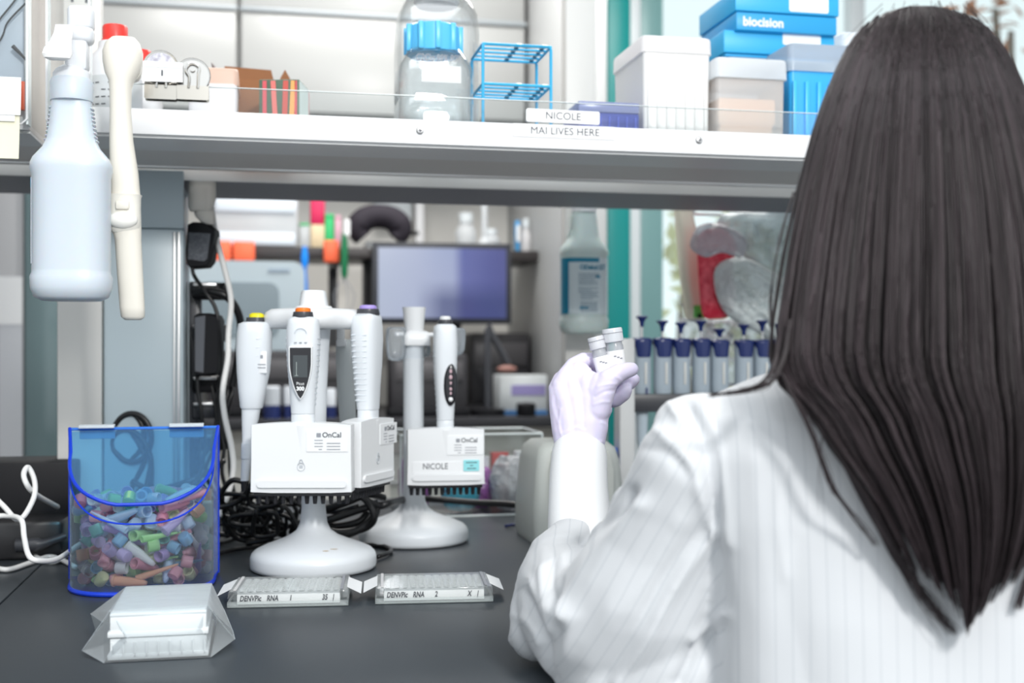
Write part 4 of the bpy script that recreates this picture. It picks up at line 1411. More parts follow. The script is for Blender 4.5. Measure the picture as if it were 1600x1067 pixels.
# rear stand
st2 = stand(646, 1.70, 'rear pipette stand with cup-shaped top, holding the labelled pipette', 0)
z = lambda py: lz(py, 1.70)
obj('column', MB().lathe([(0.0155, 0.07), (0.0145, 0.09), (0.0145, z(565)), (0.0155, z(560)), (0.0001, z(560))], 32), pip_white, st2, sharp=50)
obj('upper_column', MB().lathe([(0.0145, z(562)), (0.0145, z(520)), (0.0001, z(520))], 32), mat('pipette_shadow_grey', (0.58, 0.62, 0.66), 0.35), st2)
obj('cup', MB().lathe([(0.0120, z(522)), (0.0135, z(512)), (0.0165, z(482)), (0.0168, z(480)), (0.0150, z(480)), (0.013, z(486)), (0.0001, z(487))], 32, T(0.001, 0, 0)), white, st2, sharp=40)
rings = []
for (zz, k) in ((z(540), 0.96), (z(538), 1.0), (z(524), 0.97), (z(518), 0.80), (z(516), 0.5)):
    rings.append([(x * k + 0.004, y * k, zz) for x, y in rrect(0.038, 0.036, 0.006, 4)])
obj('holder_block', MB().loft(rings), white, st2)
hook = clear('clear_holder', (0.92, 0.94, 0.95), 0.28, 0.08, body=(0.7, 0.74, 0.78))
for (px, hw, y0, y1, dy) in ((619, 16, 511, 564, 0.0), (704, 24, 512, 556, 0.0), (664, 12, 540, 558, 0.02)):
    x = (px - 646) * 1.70 / FPX
    rings = []
    for t in (0, 0.08, 0.4, 0.8, 0.95, 1.0):
        zz = z(y0) + (z(y1) - z(y0)) * t
        k = (0.8, 0.98, 1.0, 0.93, 0.75, 0.4)[[0, 0.08, 0.4, 0.8, 0.95, 1.0].index(t)]
        rings.append(ell((x, dy, zz), hw * 1.70 / FPX * k, 0.018 * k, 24, p=2.6))
    obj('clear_holder', MB().loft(rings), hook, st2, sharp=60)
obj('holder_arm', MB().box((-0.015, 0, z(522)), (0.024, 0.012, 0.006), 0.002).box((0.024, -0.01, z(523)), (0.03, 0.012, 0.006), 0.002).box((0.040, -0.028, z(530)), (0.018, 0.03, 0.012), 0.003), white, st2)
# shield-like fork on the pipette top handled by the holder_arm

# ------------------------------------------------------------------ manual pipettes at the right
c = bz(1100, 1.985)
rack = thing('pipette_rack', 'linear rack holding the row of navy-topped pipettes, with pale post', 'pipette rack', c, AL)
rz_ = lambda py, px=1100: av(px, py, 1.93).z - BT
xp = lambda px: (px - 1100) * yv(px, 1.93) / FPX * 1.0
pw = obj('post', MB().box((-0.1385, 0.0, rz_(530) / 2), (0.026, 0.035, rz_(530)), 0.003), mat('post_pale', (0.62, 0.63, 0.63), 0.4), rack)
obj('bar', MB().box((0.012, 0.022, 0.185), (0.30, 0.012, 0.03), 0.003), black_grey, rack)
obj('post', MB().box((0.160, 0.0, 0.12), (0.030, 0.035, 0.24), 0.003), mat('post_pale', (0.62, 0.63, 0.63), 0.4), rack)
obj('foot', MB().box((0.02, 0.01, 0.006), (0.33, 0.12, 0.012), 0.004), mat('post_pale', (0.62, 0.63, 0.63), 0.4), rack)
obj('navy_block', MB().box((-0.163, 0.0, 0.090), (0.018, 0.030, 0.05), 0.003), mat('strong_blue', (0.02, 0.10, 0.45), 0.35), rack)
pgrey = mat('manual_pipette_grey', (0.40, 0.47, 0.53), 0.3)
pnav = mat('manual_pipette_navy', (0.015, 0.030, 0.14), 0.25)
proto = None
xs = [1003, 1035, 1064, 1095, 1124, 1162, 1191, 1219]
tops = [495, 502, 505, 502, 515, 508, 502, 507]
cols = [528, 528, 529, 529, 531, 531, 531, 531]
words = ['first', 'second', 'third', 'fourth', 'fifth', 'sixth', 'seventh', 'eighth']
for k, (px, tp, cl_) in enumerate(zip(xs, tops, cols)):
    vv = 1.915
    c = av(px, 700, vv)
    S7 = yv(px, vv) / FPX
    lab_ = '%s navy-topped grey pipette counted from the pale rack post' % words[k] + (', its plunger raised highest' if k == 0 else ', its plunger pressed lowest' if k == 4 else '')
    r = thing('manual_pipette', lab_, 'pipette', c, AL, 'navy-topped pipettes in the linear rack')
    L = lambda py, a, b=None, p=2.0: ell((0, 0, (700 - py) * S7), a * S7, (b or a * 0.9) * S7, 20, p=p)
    sh = 100 - (cl_ - 528)
    obj('body', MB().loft([L(632, 10, p=2.5), L(628, 13.5, p=2.6), L(600, 14, p=2.8), L(560, 14, p=2.8), L(541, 14.5, p=2.8), L(534, 14.8, p=2.8)]), pgrey, r, sharp=50)
    obj('shaft', MB().loft([L(700, 5), L(690, 8), L(640, 10), L(629, 11)]), mat('shaft_pale', (0.48, 0.56, 0.62), 0.35), r)
    cbm = MB().loft([L(558, 12.2, 14.0, 3), L(552, 13.0, 14.4, 3), L(535, 15.0, 15.0, 3), L(cl_ + 2, 15.2, 15.2, 2.6), L(cl_, 14, 14), L(cl_ - 1, 5, 5)])
    cb_ = obj('collar', cbm, pnav, r, sharp=40)
    obj('label_strip', MB().box((0.002, -14.0 * S7, (700 - 583) * S7), (3.5 * S7, 0.0015, 34 * S7), 0.0005), mat('strip_cream', (0.72, 0.72, 0.68), 0.4), r)
    if k == 0:
        obj('lettering', MB().box((0.0035, -13.6 * S7, (700 - 614) * S7), (3 * S7, 0.0015, 17 * S7)), navy, r)
    obj('plunger_rod', MB().lathe([(1.8 * S7, (700 - cl_) * S7), (1.8 * S7, (700 - tp - 8) * S7), (0.0001, (700 - tp - 8) * S7)], 10), steel, r)
    hb = min(16, cl_ - tp - 4)
    obj('plunger', MB().lathe([(2.5 * S7, (700 - tp - hb) * S7), (3.8 * S7, (700 - tp - 8) * S7), (6.5 * S7, (700 - tp - 3) * S7), (9.2 * S7, (700 - tp - 1.5) * S7), (9.4 * S7, (700 - tp + 0.5) * S7), (7.5 * S7, (700 - tp + 1.5) * S7), (0.0001, (700 - tp + 1) * S7)], 24), pnav, r)
    obj('hook', MB().box((0, 15 * S7, (700 - 575) * S7), (8 * S7, 14 * S7, 16 * S7), 0.001), pnav, r)

# ------------------------------------------------------------------ instrument (vortexer) behind the hand
Yc = 1.66
c = bz(888, Yc + 0.07)
vx = thing('vortex_mixer', 'pale grey bench instrument with sloped shoulders standing behind the raised hand', 'instrument', c, AL)
S7 = Yc / FPX
Z_ = lambda py: max(0.0, lz(py, Yc))
rings = []
for (z_, hw, hd_, ch) in ((0.0, 71, 0.070, 0.010), (0.01, 74, 0.072, 0.012), (Z_(790), 74, 0.072, 0.014), (Z_(722), 68, 0.066, 0.014), (Z_(702), 63, 0.060, 0.014), (Z_(693), 53, 0.050, 0.012), (Z_(692), 40, 0.04, 0.010)):
    rings.append([(x, y, z_) for x, y in rrect(hw * 2 * S7, hd_ * 2, ch, 5)])
obj('housing', MB().loft(rings), mat('instrument_grey', (0.50, 0.52, 0.49), 0.45), vx, sharp=45)
fc = obj('front_face', MB().prism([(-0.046, 0.003), (-0.046, Z_(735)), (-0.040, Z_(705)), (0.040, Z_(705)), (0.046, Z_(735)), (0.046, 0.003)], -0.0745, -0.060), mat('instrument_face', (0.66, 0.67, 0.62), 0.4), vx)
obj('overlay', MB().prism([(-0.026, Z_(820)), (-0.034, Z_(730)), (0.0, Z_(730)), (0.004, Z_(820))], -0.0755, -0.0745), lightlab, fc)
text('lettering', 'VWR', 0.012, mat('blue_mark', (0.03, 0.16, 0.36), 0.5), vx, (-0.019, -0.0760, Z_(740)))
obj('blue_swoosh', MB().prism([(-0.030, Z_(788)), (-0.012, Z_(773)), (0.0, Z_(773)), (0.002, Z_(826)), (-0.026, Z_(826))], -0.0765, -0.0755), mat('mid_blue', (0.08, 0.26, 0.50), 0.45), fc)
obj('pink_sticker', MB().box((-0.030, -0.0775, Z_(804)), (0.024, 0.001, 0.020)), mat('pale_pink', (0.78, 0.68, 0.68), 0.5), fc)
obj('cup_head', MB().lathe([(0.022, Z_(694)), (0.022, Z_(686)), (0.012, Z_(682)), (0.0001, Z_(682))], 28), black, vx)
obj('foot', MB().lathe([(0.008, 0), (0.008, 0.002), (0.0001, 0.002)], 12, T(-0.05, -0.06, 0)), black, vx)

# ------------------------------------------------------------------ clear bin with bagged tips
c = bz(738, 1.95)
S7 = 1.95 / FPX
cbn = thing('acrylic_bin', 'large clear acrylic bin of bagged supplies behind the rear stand', 'bin', c, AL)
wB, dB, hB = 0.235, 0.15, 0.135
t = 0.003
for nm, cc_, ss in (('front_wall', (0, 0, hB / 2), (wB, t, hB)), ('back_wall', (0, dB, hB / 2), (wB, t, hB)), ('side_wall', (-wB / 2, dB / 2, hB / 2), (t, dB, hB)), ('side_wall', (wB / 2, dB / 2, hB / 2), (t, dB, hB)), ('floor_plate', (0, dB / 2, t / 2), (wB, dB, t))):
    obj(nm, MB().box(cc_, ss), acrylic, cbn)
rim = MB().tube([(-wB / 2, 0, hB), (wB / 2, 0, hB), (wB / 2, dB, hB), (-wB / 2, dB, hB)], 0.0018, 6, 1, closed=True)
rim.tube([(-wB / 2, -0.001, 0.002), (wB / 2, -0.001, 0.002)], 0.0018, 6, 1)
for s in (-1, 1):
    rim.tube([(s * wB / 2, 0, 0), (s * wB / 2, 0, hB)], 0.0016, 6, 1)
obj('edge', rim, acrylic_edge, cbn)
random.seed(11)


def crumple(c, r3, m, name, label, cat, seed=0, group=None, amp=0.22, parent=None, nseg=28):
    rnd = random.Random(seed)
    ph = [(rnd.uniform(3, 9), rnd.uniform(3, 9), rnd.uniform(0, 6), rnd.uniform(0.4, 1)) for _ in range(7)]
    mb = MB().ball((0, 0, 0), (1, 1, 1), nseg, nseg * 2 // 3)
    vs = []
    for p in mb.v:
        p = Vector(p)
        s = sum(w_ * abs(math.sin(a * p.x + b * p.y + c_ + b * p.z)) for a, b, c_, w_ in ph) / 4
        k = 1 - amp + amp * s
        vs.append((p.x * r3[0] * k, p.y * r3[1] * k, max(-r3[2], min(p.z * 1.15, 1) * r3[2] * k)))
    mb.v = [(a, b, c_ + r3[2]) for a, b, c_ in vs]
    o = obj(name, mb, m, parent, sharp=25)
    o.location = c
    if parent is None:
        tag(o, label, cat, group)
    return o


def in_bin(x, y, z=0.004):
    q = xf(cbn)
    return q @ Vector((x, y, z))


purp = clear('purple_bag', (0.80, 0.45, 0.85), 0.75, 0.2, body=(0.45, 0.16, 0.50), bump=(60, 0.5, 0.01))
tealb = clear('teal_bag', (0.45, 0.80, 0.90), 0.75, 0.2, body=(0.05, 0.40, 0.55), bump=(60, 0.5, 0.01))
film = clear('clear_film', (0.93, 0.94, 0.95), 0.30, 0.12, body=(0.75, 0.77, 0.80), bump=(45, 0.8, 0.02))
whiteb = clear('white_bag', (0.90, 0.90, 0.92), 0.55, 0.25, body=(0.72, 0.72, 0.76), bump=(45, 0.7, 0.02))
redb = mat('red_wrap', (0.55, 0.10, 0.10), 0.4)
crumple(in_bin(-0.088, 0.05), (0.030, 0.04, 0.050), purp, 'tip_bag', 'purple bag of tips inside the clear acrylic bin', 'bag', 3)
crumple(in_bin(-0.012, 0.05), (0.034, 0.04, 0.028), tealb, 'tip_bag', 'teal bag of tips low in the clear acrylic bin', 'bag', 5)
crumple(in_bin(0.030, 0.09), (0.026, 0.035, 0.034), purp, 'tip_bag', 'small mauve bag behind the teal bag in the acrylic bin', 'bag', 8)
crumple(in_bin(0.073, 0.05), (0.036, 0.045, 0.045), whiteb, 'film_bag', 'crumpled white film bag inside the acrylic bin', 'bag', 9)
for k, (x, y, hh_, rr_) in enumerate(((0.042, 0.11, 0.085, 0.006), (0.100, 0.10, 0.095, 0.008))):
    tt = thing('sample_tube', ('slim' if k == 0 else 'wide') + ' white tube standing at the back of the acrylic bin', 'tube', in_bin(x, y, 0.0035), 0)
    obj('body', MB().lathe([(rr_ * 0.5, 0), (rr_, 0.006), (rr_, hh_ * 0.8), (0.0001, hh_ * 0.8)], 16), frost, tt)
    obj('cap', MB().lathe([(rr_ * 1.15, hh_ * 0.78), (rr_ * 1.15, hh_), (0.0001, hh_)], 16), white, tt)
cx = thing('small_carton', 'small red and white carton at the end of the acrylic bin', 'box', in_bin(0.098, 0.06, 0.090) if False else in_bin(0.072, 0.135, 0.0035), 0.3)
obj('body', MB().box((0, 0, 0.045), (0.03, 0.012, 0.09)), redb, cx)
obj('label', MB().box((0, -0.0065, 0.05), (0.02, 0.001, 0.03)), paper, cx)

# ------------------------------------------------------------------ blue tip bin
bl = clear('blue_acrylic', (0.94, 0.98, 0.995), 0.02, 0.05, body=(0.75, 0.87, 0.96))
bl_lid = clear('blue_acrylic_lid', (0.70, 0.885, 0.96), 0.05, 0.05, body=(0.35, 0.6, 0.92))
bl_edge = mat('blue_acrylic_edge', (0.01, 0.05, 0.60), 0.25, spec=0.5)
bl_soft = clear('blue_acrylic_rim', (0.05, 0.20, 0.80), 0.75, 0.2, body=(0.01, 0.05, 0.55))
c = bz(224, 1.390)
bin_ = thing('waste_bin', 'transparent blue D-shaped bin with hinged lid full of coloured tubes', 'bin', c, math.radians(14))
hwB = 0.0800
yback, yfront = 0.034, -0.078
H_ = 0.1760


def sgp(q):
    return math.copysign(abs(q) ** (2 / 2.5), q)


def dsec(k=1.0, n=28):
    """plan outline from back-left round the front to back-right"""
    o_ = [(-hwB * 1.06 * k, yback * k)]
    for i in range(n + 1):
        a = PI + PI * i / n
        o_.append((hwB * k * sgp(math.cos(a)), (0.0 + (-yfront) * sgp(math.sin(a))) * k))
    o_.append((hwB * 1.06 * k, yback * k))
    return o_


def cutz(y):
    t = (y - yfront) / (yback - yfront)
    return 0.080 + (H_ - 0.080) * max(0, min(1, t))


sec = dsec()
outer = [(x, y, 0.001) for x, y in sec]
outer_t = [(x, y, cutz(y)) for x, y in sec]
mbw = MB()
n = len(sec)
for k in (1.0,):
    s_ = dsec(k)
    a = [(x, y, 0.003) for x, y in s_]
    rows = [a]
    for t_ in (0.33, 0.66, 1.0):
        rows.append([(x, y, 0.003 + (cutz(y) - 0.003) * t_) for x, y in s_])
    mbw.loft(rows, cap=False, closed=False)
obj('wall', mbw, bl, bin_, sharp=60)
obj('back_wall', MB().box((0, yback, H_ / 2 + 0.0015), (2.12 * hwB, 0.0022, H_ - 0.003)), bl_lid, bin_)
obj('floor_plate', MB().prism([(x, y) for x, y in dsec(0.99)], 0, 0.003, M=Matrix(((1, 0, 0, 0), (0, 0, 1, 0), (0, 1, 0, 0), (0, 0, 0, 1)))), bl_soft, bin_)
obj('base_edge', MB().tube([(x, y, 0.0028) for x, y in sec], 0.0028, 8, 1, closed=True), bl_edge, bin_)
obj('rim', MB().tube([(x, y, cutz(y)) for x, y in sec], 0.0011, 6, 1), bl_edge, bin_)
obj('side_edge', MB().tube([(-hwB * 1.06, yback, 0.003), (-hwB * 1.06, yback, H_)], 0.0018, 6, 1), bl_edge, bin_)
obj('side_edge', MB().tube([(hwB * 1.06, yback, 0.003), (hwB * 1.06, yback, H_)], 0.0018, 6, 1), bl_edge, bin_)
# lid: flat sheet lying just above the sloping rim
lid_o = [(-hwB * 1.06, yback)]
for i in range(29):
    a = PI + PI * i / 28
    lid_o.append((hwB * 1.0 * sgp(math.cos(a)), 0.0 + (-yfront) * 1.02 * sgp(math.sin(a))))
lid_o.append((hwB * 1.06, yback))
lz_ = lambda y: cutz(y) + 0.003 + 0.018 * max(0, min(1, (0.02 - y) / 0.09))
lm = MB()
nn = len(lid_o)
lm.v = [(x, y, lz_(y)) for x, y in lid_o] + [(x, y, lz_(y) + 0.0022) for x, y in lid_o]
for i in range(nn // 2 - 0):
    j = nn - 1 - i
    if i + 1 < j - 1 + 1 and i + 1 <= j - 1:
        lm.f.append((i, i + 1, j - 1, j))
        lm.f.append((i + nn, j + nn, j - 1 + nn, i + 1 + nn))
lid = obj('lid', lm, bl_lid, bin_)
obj('lid_edge', MB().tube([(x, y, lz_(y) + 0.001) for x, y in lid_o], 0.0021, 8, 1), bl_edge, lid)
obj('top_edge', MB().tube([(-hwB * 1.06, yback, H_ + 0.003), (hwB * 1.06, yback, H_ + 0.003)], 0.0017, 8, 1), mat('azure_edge', (0.01, 0.22, 0.75), 0.2), lid)
hin = clear('hinge_clear', (0.90, 0.95, 0.98), 0.60, 0.05, body=(0.88, 0.93, 0.96))
for px in (158, 290):
    x = (px - 228) * 1.44 / FPX
    h_ = MB().box((x, yback - 0.006, H_ + 0.006), (0.040, 0.012, 0.0035), 0.001).box((x, yback + 0.003, H_ - 0.002), (0.040, 0.0025, 0.014), 0.001)
    h_.tube([(x - 0.020, yback + 0.003, H_ + 0.005), (x + 0.020, yback + 0.003, H_ + 0.005)], 0.0032, 8, 1)
    obj('hinge', h_, hin, bin_)

# coloured tubes
random.seed(21)
pal = [('pink', (0.90, 0.45, 0.58)), ('rose', (0.82, 0.28, 0.45)), ('lilac', (0.66, 0.55, 0.88)), ('violet', (0.52, 0.35, 0.80)), ('sky blue', (0.20, 0.60, 0.88)), ('pale blue', (0.58, 0.76, 0.95)), ('lime green', (0.50, 0.90, 0.40)), ('yellow', (0.85, 0.90, 0.55)), ('clear', (0.86, 0.88, 0.93)), ('peach orange', (0.92, 0.52, 0.30)), ('turquoise', (0.10, 0.70, 0.65))]
wts = [20, 9, 18, 8, 8, 14, 8, 8, 26, 5, 4]
pm = {}
for nme, cl_ in pal:
    cl_ = tuple(min(1, q * 0.60 + 0.38) for q in cl_)
    cl2 = tuple(min(1, q * 0.5 + 0.5) for q in cl_)
    pm[nme] = clear('tube_' + nme.replace(' ', '_'), cl2, 0.36, 0.25, body=cl_, glow=0.5)


def tube_mesh(kind):
    mb = MB()
    if kind == 0:      # conical microtube, open mouth
        p = [(0.0001, 0), (0.0020, 0.0006), (0.0032, 0.004), (0.0054, 0.020), (0.0056, 0.036), (0.0068, 0.036), (0.0068, 0.0385), (0.0046, 0.0385), (0.0045, 0.022), (0.0022, 0.004), (0.0001, 0.003)]
    elif kind == 1:    # pipette tip
        p = [(0.0006, 0), (0.0010, 0.0), (0.0030, 0.026), (0.0040, 0.040), (0.0042, 0.048), (0.0032, 0.048), (0.0022, 0.026), (0.0006, 0.001)]
    else:              # screw cap cup
        p = [(0.0001, 0), (0.0062, 0), (0.0068, 0.001), (0.0068, 0.012), (0.0056, 0.012), (0.0054, 0.002), (0.0001, 0.002)]
    mb.lathe(p, 16)
    return mb


protos = {}
for kind in range(3):
    for nme, _ in pal:
        protos[(kind, nme)] = None


def segdist(p1, q1, p2, q2):
    d1, d2, r_ = q1 - p1, q2 - p2, p1 - p2
    a, e, f_ = d1.dot(d1), d2.dot(d2), d2.dot(r_)
    c_, b_ = d1.dot(r_), d1.dot(d2)
    den = a * e - b_ * b_
    s_ = max(0, min(1, (b_ * f_ - c_ * e) / den)) if den > 1e-12 else 0
    t_ = (b_ * s_ + f_) / e
    if t_ < 0:
        t_, s_ = 0, max(0, min(1, -c_ / a))
    elif t_ > 1:
        t_, s_ = 1, max(0, min(1, (b_ - c_) / a))
    return (p1 + d1 * s_ - p2 - d2 * t_).length


placed = []
klen = (0.0385, 0.048, 0.012)
krad = (0.0060, 0.0036, 0.0066)
kname = ('microtube', 'pipette_tip', 'tube_cap')
kword = ('microtube', 'pipette tip', 'tube cap')
binM = xf(bin_)


def inside(p, m_):
    x, y, z = p
    if y > yback - m_ or z < 0.004 + m_:
        return False
    if y > 0:
        return abs(x) < hwB - m_
    return (x / (hwB - m_ - 0.002)) ** 2 + (y / (-yfront - m_ - 0.002)) ** 2 < 1


tries = 0
while len(placed) < 270 and tries < 90000:
    tries += 1
    kind = random.choices((0, 1, 2), (62, 16, 22))[0]
    L_, R_ = klen[kind], krad[kind]
    zt = 0.098 + 0.012 * math.sin(tries)
    z0 = 0.008 + 0.100 * random.random() ** 1.0
    x, y = random.uniform(-hwB, hwB), random.uniform(yfront, yback)
    d = Vector((random.gauss(0, 1), random.gauss(0, 1), random.gauss(0, 0.7))).normalized()
    p = Vector((x, y, z0))
    q = p + d * L_
    if not (inside(p, R_) and inside(q, R_)) or q.z > 0.112 - 0.006 * abs(x) / hwB:
        continue
    if any((p - b_[0]).length < 0.07 and segdist(p, q, b_[0], b_[1]) < (R_ + b_[2]) * 0.74 for b_ in placed):
        continue
    placed.append((p, q, R_))
    nme = random.choices([n_ for n_, _ in pal], wts)[0]
    key = (kind, nme)
    rot = (binM.to_quaternion() @ Vector((0, 0, 1)).rotation_difference(d)).to_euler()
    lab_ = '%s plastic %s in the pile inside the blue bin' % (nme, kword[kind])
    if protos[key] is None:
        o = obj(kname[kind], tube_mesh(kind), pm[nme], None, sharp=50)
        protos[key] = o
    else:
        o = protos[key].copy()
        COL.objects.link(o)
    o.location = binM @ p
    o.rotation_euler = rot
    tag(o, lab_, 'tube' if kind == 0 else 'pipette tip' if kind == 1 else 'cap', '%s %ss in the blue bin' % (nme, kword[kind]))

# ------------------------------------------------------------------ wrapped stack of plates
c = bz(250, 1.04)
F = [at(172, 1030, 1.040), at(322, 1022, 1.047)]
ang = math.atan2(F[1].y - F[0].y, F[1].x - F[0].x)
pk = thing('wrapped_plate_stack', 'stack of white well plates sealed in clear film at the bench front', 'plate stack', Vector(((F[0].x + F[1].x) / 2, (F[0].y + F[1].y) / 2, BT)), AL)
wp_, dp_, hp_ = 0.0855, 0.1275, 0.040
pl_m = mat('plate_white', (0.74, 0.77, 0.78), 0.4)
for i in range(2):
    z0 = 0.0015 + i * 0.0195
    mb = MB().box((0, dp_ / 2, z0 + 0.0025), (wp_, dp_, 0.005), 0.001)
    mb.box((0, dp_ / 2, z0 + 0.0105), (wp_ * 0.955, dp_ * 0.965, 0.016), 0.001)
    if i == 0:
        for k in range(9):
            mb.box((-wp_ * 0.46 + k * wp_ * 0.92 / 8, 0.0015, z0 + 0.0085), (0.0014, 0.003, 0.013))
    obj('plate', mb, pl_m, pk)
obj('lid', MB().box((0, dp_ / 2, hp_), (wp_ * 0.96, dp_ * 0.97, 0.003), 0.001), mat('plate_lid', (0.66, 0.71, 0.73), 0.35), pk)
wrap = clear('shrink_film', (0.97, 0.985, 0.99), 0.20, 0.12, body=(0.85, 0.88, 0.90), bump=(40, 0.15, 0.004), glow=0.3)
a_, b_ = wp_ / 2 + 0.002, dp_ + 0.003
zt = hp_ + 0.004
V = {
    'fl': (-a_, -0.004, 0.001), 'fr': (a_, -0.004, 0.001), 'bl': (-a_, b_, 0.001), 'br': (a_, b_, 0.001),
    'tfl': (-a_ * 0.92, 0.006, zt), 'tfr': (a_ * 0.92, 0.006, zt + 0.001), 'tbl': (-a_ * 0.9, b_ - 0.004, zt - 0.002), 'tbr': (a_ * 0.9, b_ - 0.004, zt - 0.002),
    'mf1': (-a_ * 0.55, -0.0045, 0.021), 'mf2': (0.008, -0.007, 0.024), 'mf3': (a_ * 0.75, -0.004, 0.027), 'tm': (0.004, 0.004, zt + 0.001),
    'wl1': (-a_ - 0.022, 0.024, 0.006), 'wl2': (-a_ - 0.024, 0.092, 0.024), 'wl3': (-a_ - 0.006, 0.040, 0.026), 'wr1': (a_ + 0.020, 0.030, 0.008), 'wr2': (a_ + 0.008, 0.105, 0.020), 'wr3': (a_ + 0.018, 0.040, 0.013)}
keys = list(V)
ix = {k: i for i, k in enumerate(keys)}
faces = [('fl', 'fr', 'mf2', 'mf1'), ('fr', 'mf3', 'mf2'), ('mf1', 'mf2', 'tm', 'tfl'), ('mf2', 'mf3', 'tfr', 'tm'), ('tfl', 'tm', 'tfr', 'tbr', 'tbl'), ('tbl', 'tbr', 'br', 'bl'),
         ('fl', 'mf1', 'wl1'), ('mf1', 'tfl', 'wl3', 'wl1'), ('tfl', 'tbl', 'wl2', 'wl3'), ('tbl', 'bl', 'wl2'), ('bl', 'fl', 'wl1', 'wl3', 'wl2'),
         ('fr', 'wr1', 'mf3'), ('mf3', 'wr1', 'wr3', 'tfr'), ('tfr', 'wr3', 'wr2', 'tbr'), ('tbr', 'wr2', 'br'), ('br', 'wr2', 'wr3', 'wr1', 'fr')]
wm = MB()
wm.add([V[k] for k in keys], [tuple(ix[k] for k in f_) for f_ in faces])
obj('film', wm, wrap, pk, sharp=8)
for grp in ((('fl', 'wl1', 'wl3', 'wl2'), ('tfl', 'wl1'), ('mf1', 'tfl')), (('wr1', 'wr3', 'wr2'), ('tfr', 'wr1'))):
    sm = MB()
    for pth in grp:
        sm.tube([V[k] for k in pth], 0.0004, 5, 1)
    obj('film_seam', sm, wrap, pk)

# ------------------------------------------------------------------ 96-well plates with white tape
clearp = clear('clear_polystyrene', (0.95, 0.97, 0.97), 0.16, 0.06, body=(0.80, 0.83, 0.83))
wellm = clear('well_plastic', (0.98, 0.98, 0.98), 0.92, 0.2, body=(0.90, 0.92, 0.92))


def wellplate(pxl, pxr, py, label, num, num2):
    Y = 498.5 / (py - HOR)
    a, b = bz(pxl, Y), bz(pxr, 498.5 / (py - 4 - HOR))
    an = math.atan2(b.y - a.y, b.x - a.x)
    c_ = (a + b) / 2
    r = thing('well_plate', label, 'well plate', c_, an)
    w_, d_ = 0.1265, 0.0855
    M_ = None
    sk = MB()
    # skirt frame
    for y in (0.001, d_ - 0.001):
        sk.box((0, y, 0.004), (w_, 0.002, 0.005)).box((0, y, 0.0015), (w_, 0.0025, 0.0012))
    for x in (-w_ / 2 + 0.001, w_ / 2 - 0.001):
        sk.box((x, d_ / 2, 0.004), (0.002, d_, 0.005))
    sk.box((0, d_ / 2, 0.0010), (w_ - 0.002, d_ - 0.002, 0.0010))
    obj('skirt', sk, clearp, r)
    obj('body', MB().box((0, d_ / 2 + 0.001, 0.0085), (w_ - 0.018, d_ - 0.014, 0.0135), 0.001), wellm, r)
    wl = MB()
    for i in range(12):
        for j in range(8):
            wl.lathe([(0.0034, 0.0), (0.0036, 0.0012), (0.0027, 0.0012), (0.0025, 0.0)], 12, T((i - 5.5) * 0.009, d_ / 2 + (j - 3.5) * 0.009, 0.0152))
    o = obj('wells', wl, wellm, r)
    o['kind'] = 'stuff'
    ld = MB()
    rings = [[(x, y + d_ / 2, z_) for x, y in rrect(w_ * k, d_ * k, 0.003, 3)] for z_, k in ((0.0095, 1.0), (0.0165, 0.985), (0.0172, 0.975))]
    ld.loft(rings, cap=False)
    ld.f.append(tuple(len(ld.v) - len(rings[0]) + i for i in range(len(rings[0]))))
    obj('lid', ld, clear('lid_clear', (0.985, 0.99, 0.99), 0.05, 0.04, body=(0.85, 0.88, 0.88)), r)
    for s in (-1, 1):
        obj('lid_stripe', MB().box((s * 0.056, d_ / 2, 0.0182), (0.003, d_ * 0.9, 0.0008)), ink_soft if s > 0 else frost, r)
        tp = MB()
        tp.add([(s * (w_ / 2 - 0.002), 0.018, 0.0175), (s * (w_ / 2 + 0.013), 0.018, 0.010), (s * (w_ / 2 + 0.013), 0.070, 0.012), (s * (w_ / 2 - 0.002), 0.070, 0.0180),
                (s * (w_ / 2 - 0.002), 0.018, 0.0170), (s * (w_ / 2 + 0.013), 0.018, 0.0095), (s * (w_ / 2 + 0.013), 0.070, 0.0115), (s * (w_ / 2 - 0.002), 0.070, 0.0175)],
               [(0, 1, 2, 3), (7, 6, 5, 4), (0, 4, 5, 1), (1, 5, 6, 2), (2, 6, 7, 3), (3, 7, 4, 0)])
        obj('tape_tab', tp, mat('tape_white', (0.82, 0.83, 0.84), 0.5), r)
    for tx, xx in (('DENVPic', -0.040), ('RNA', -0.017), (num, 0.002), (num2, 0.038), ('|', 0.047)):
        text('handwriting', tx, 0.0082, ink, r, (xx, 0.0072, 0.0085), shear=0.2, sx=0.72, thick=0.00015)
    return r


wellplate(355, 544, 948, 'clear well plate with white tape tabs, nearer the wrapped stack', '1', '35')
wellplate(588, 769, 942, 'clear well plate with white tape tabs, nearer the lab coat sleeve', '2', 'X')

# ------------------------------------------------------------------ cables, adapters
def cable(name, label, pts, r, m=cable_black, seg=8, sm=6, group=None):
    mb = MB().tube([at(*p) for p in pts], r, seg, sm)
    o = obj(name, mb, m, world=True, sharp=None)
    return tag(o, label, 'cable', group)


def gz(px, py, lift=0.004):
    """pixel of a point lying on the bench"""
    Y = (CZ - BT - lift) * FPX / (py - HOR)
    return (px, py, Y)


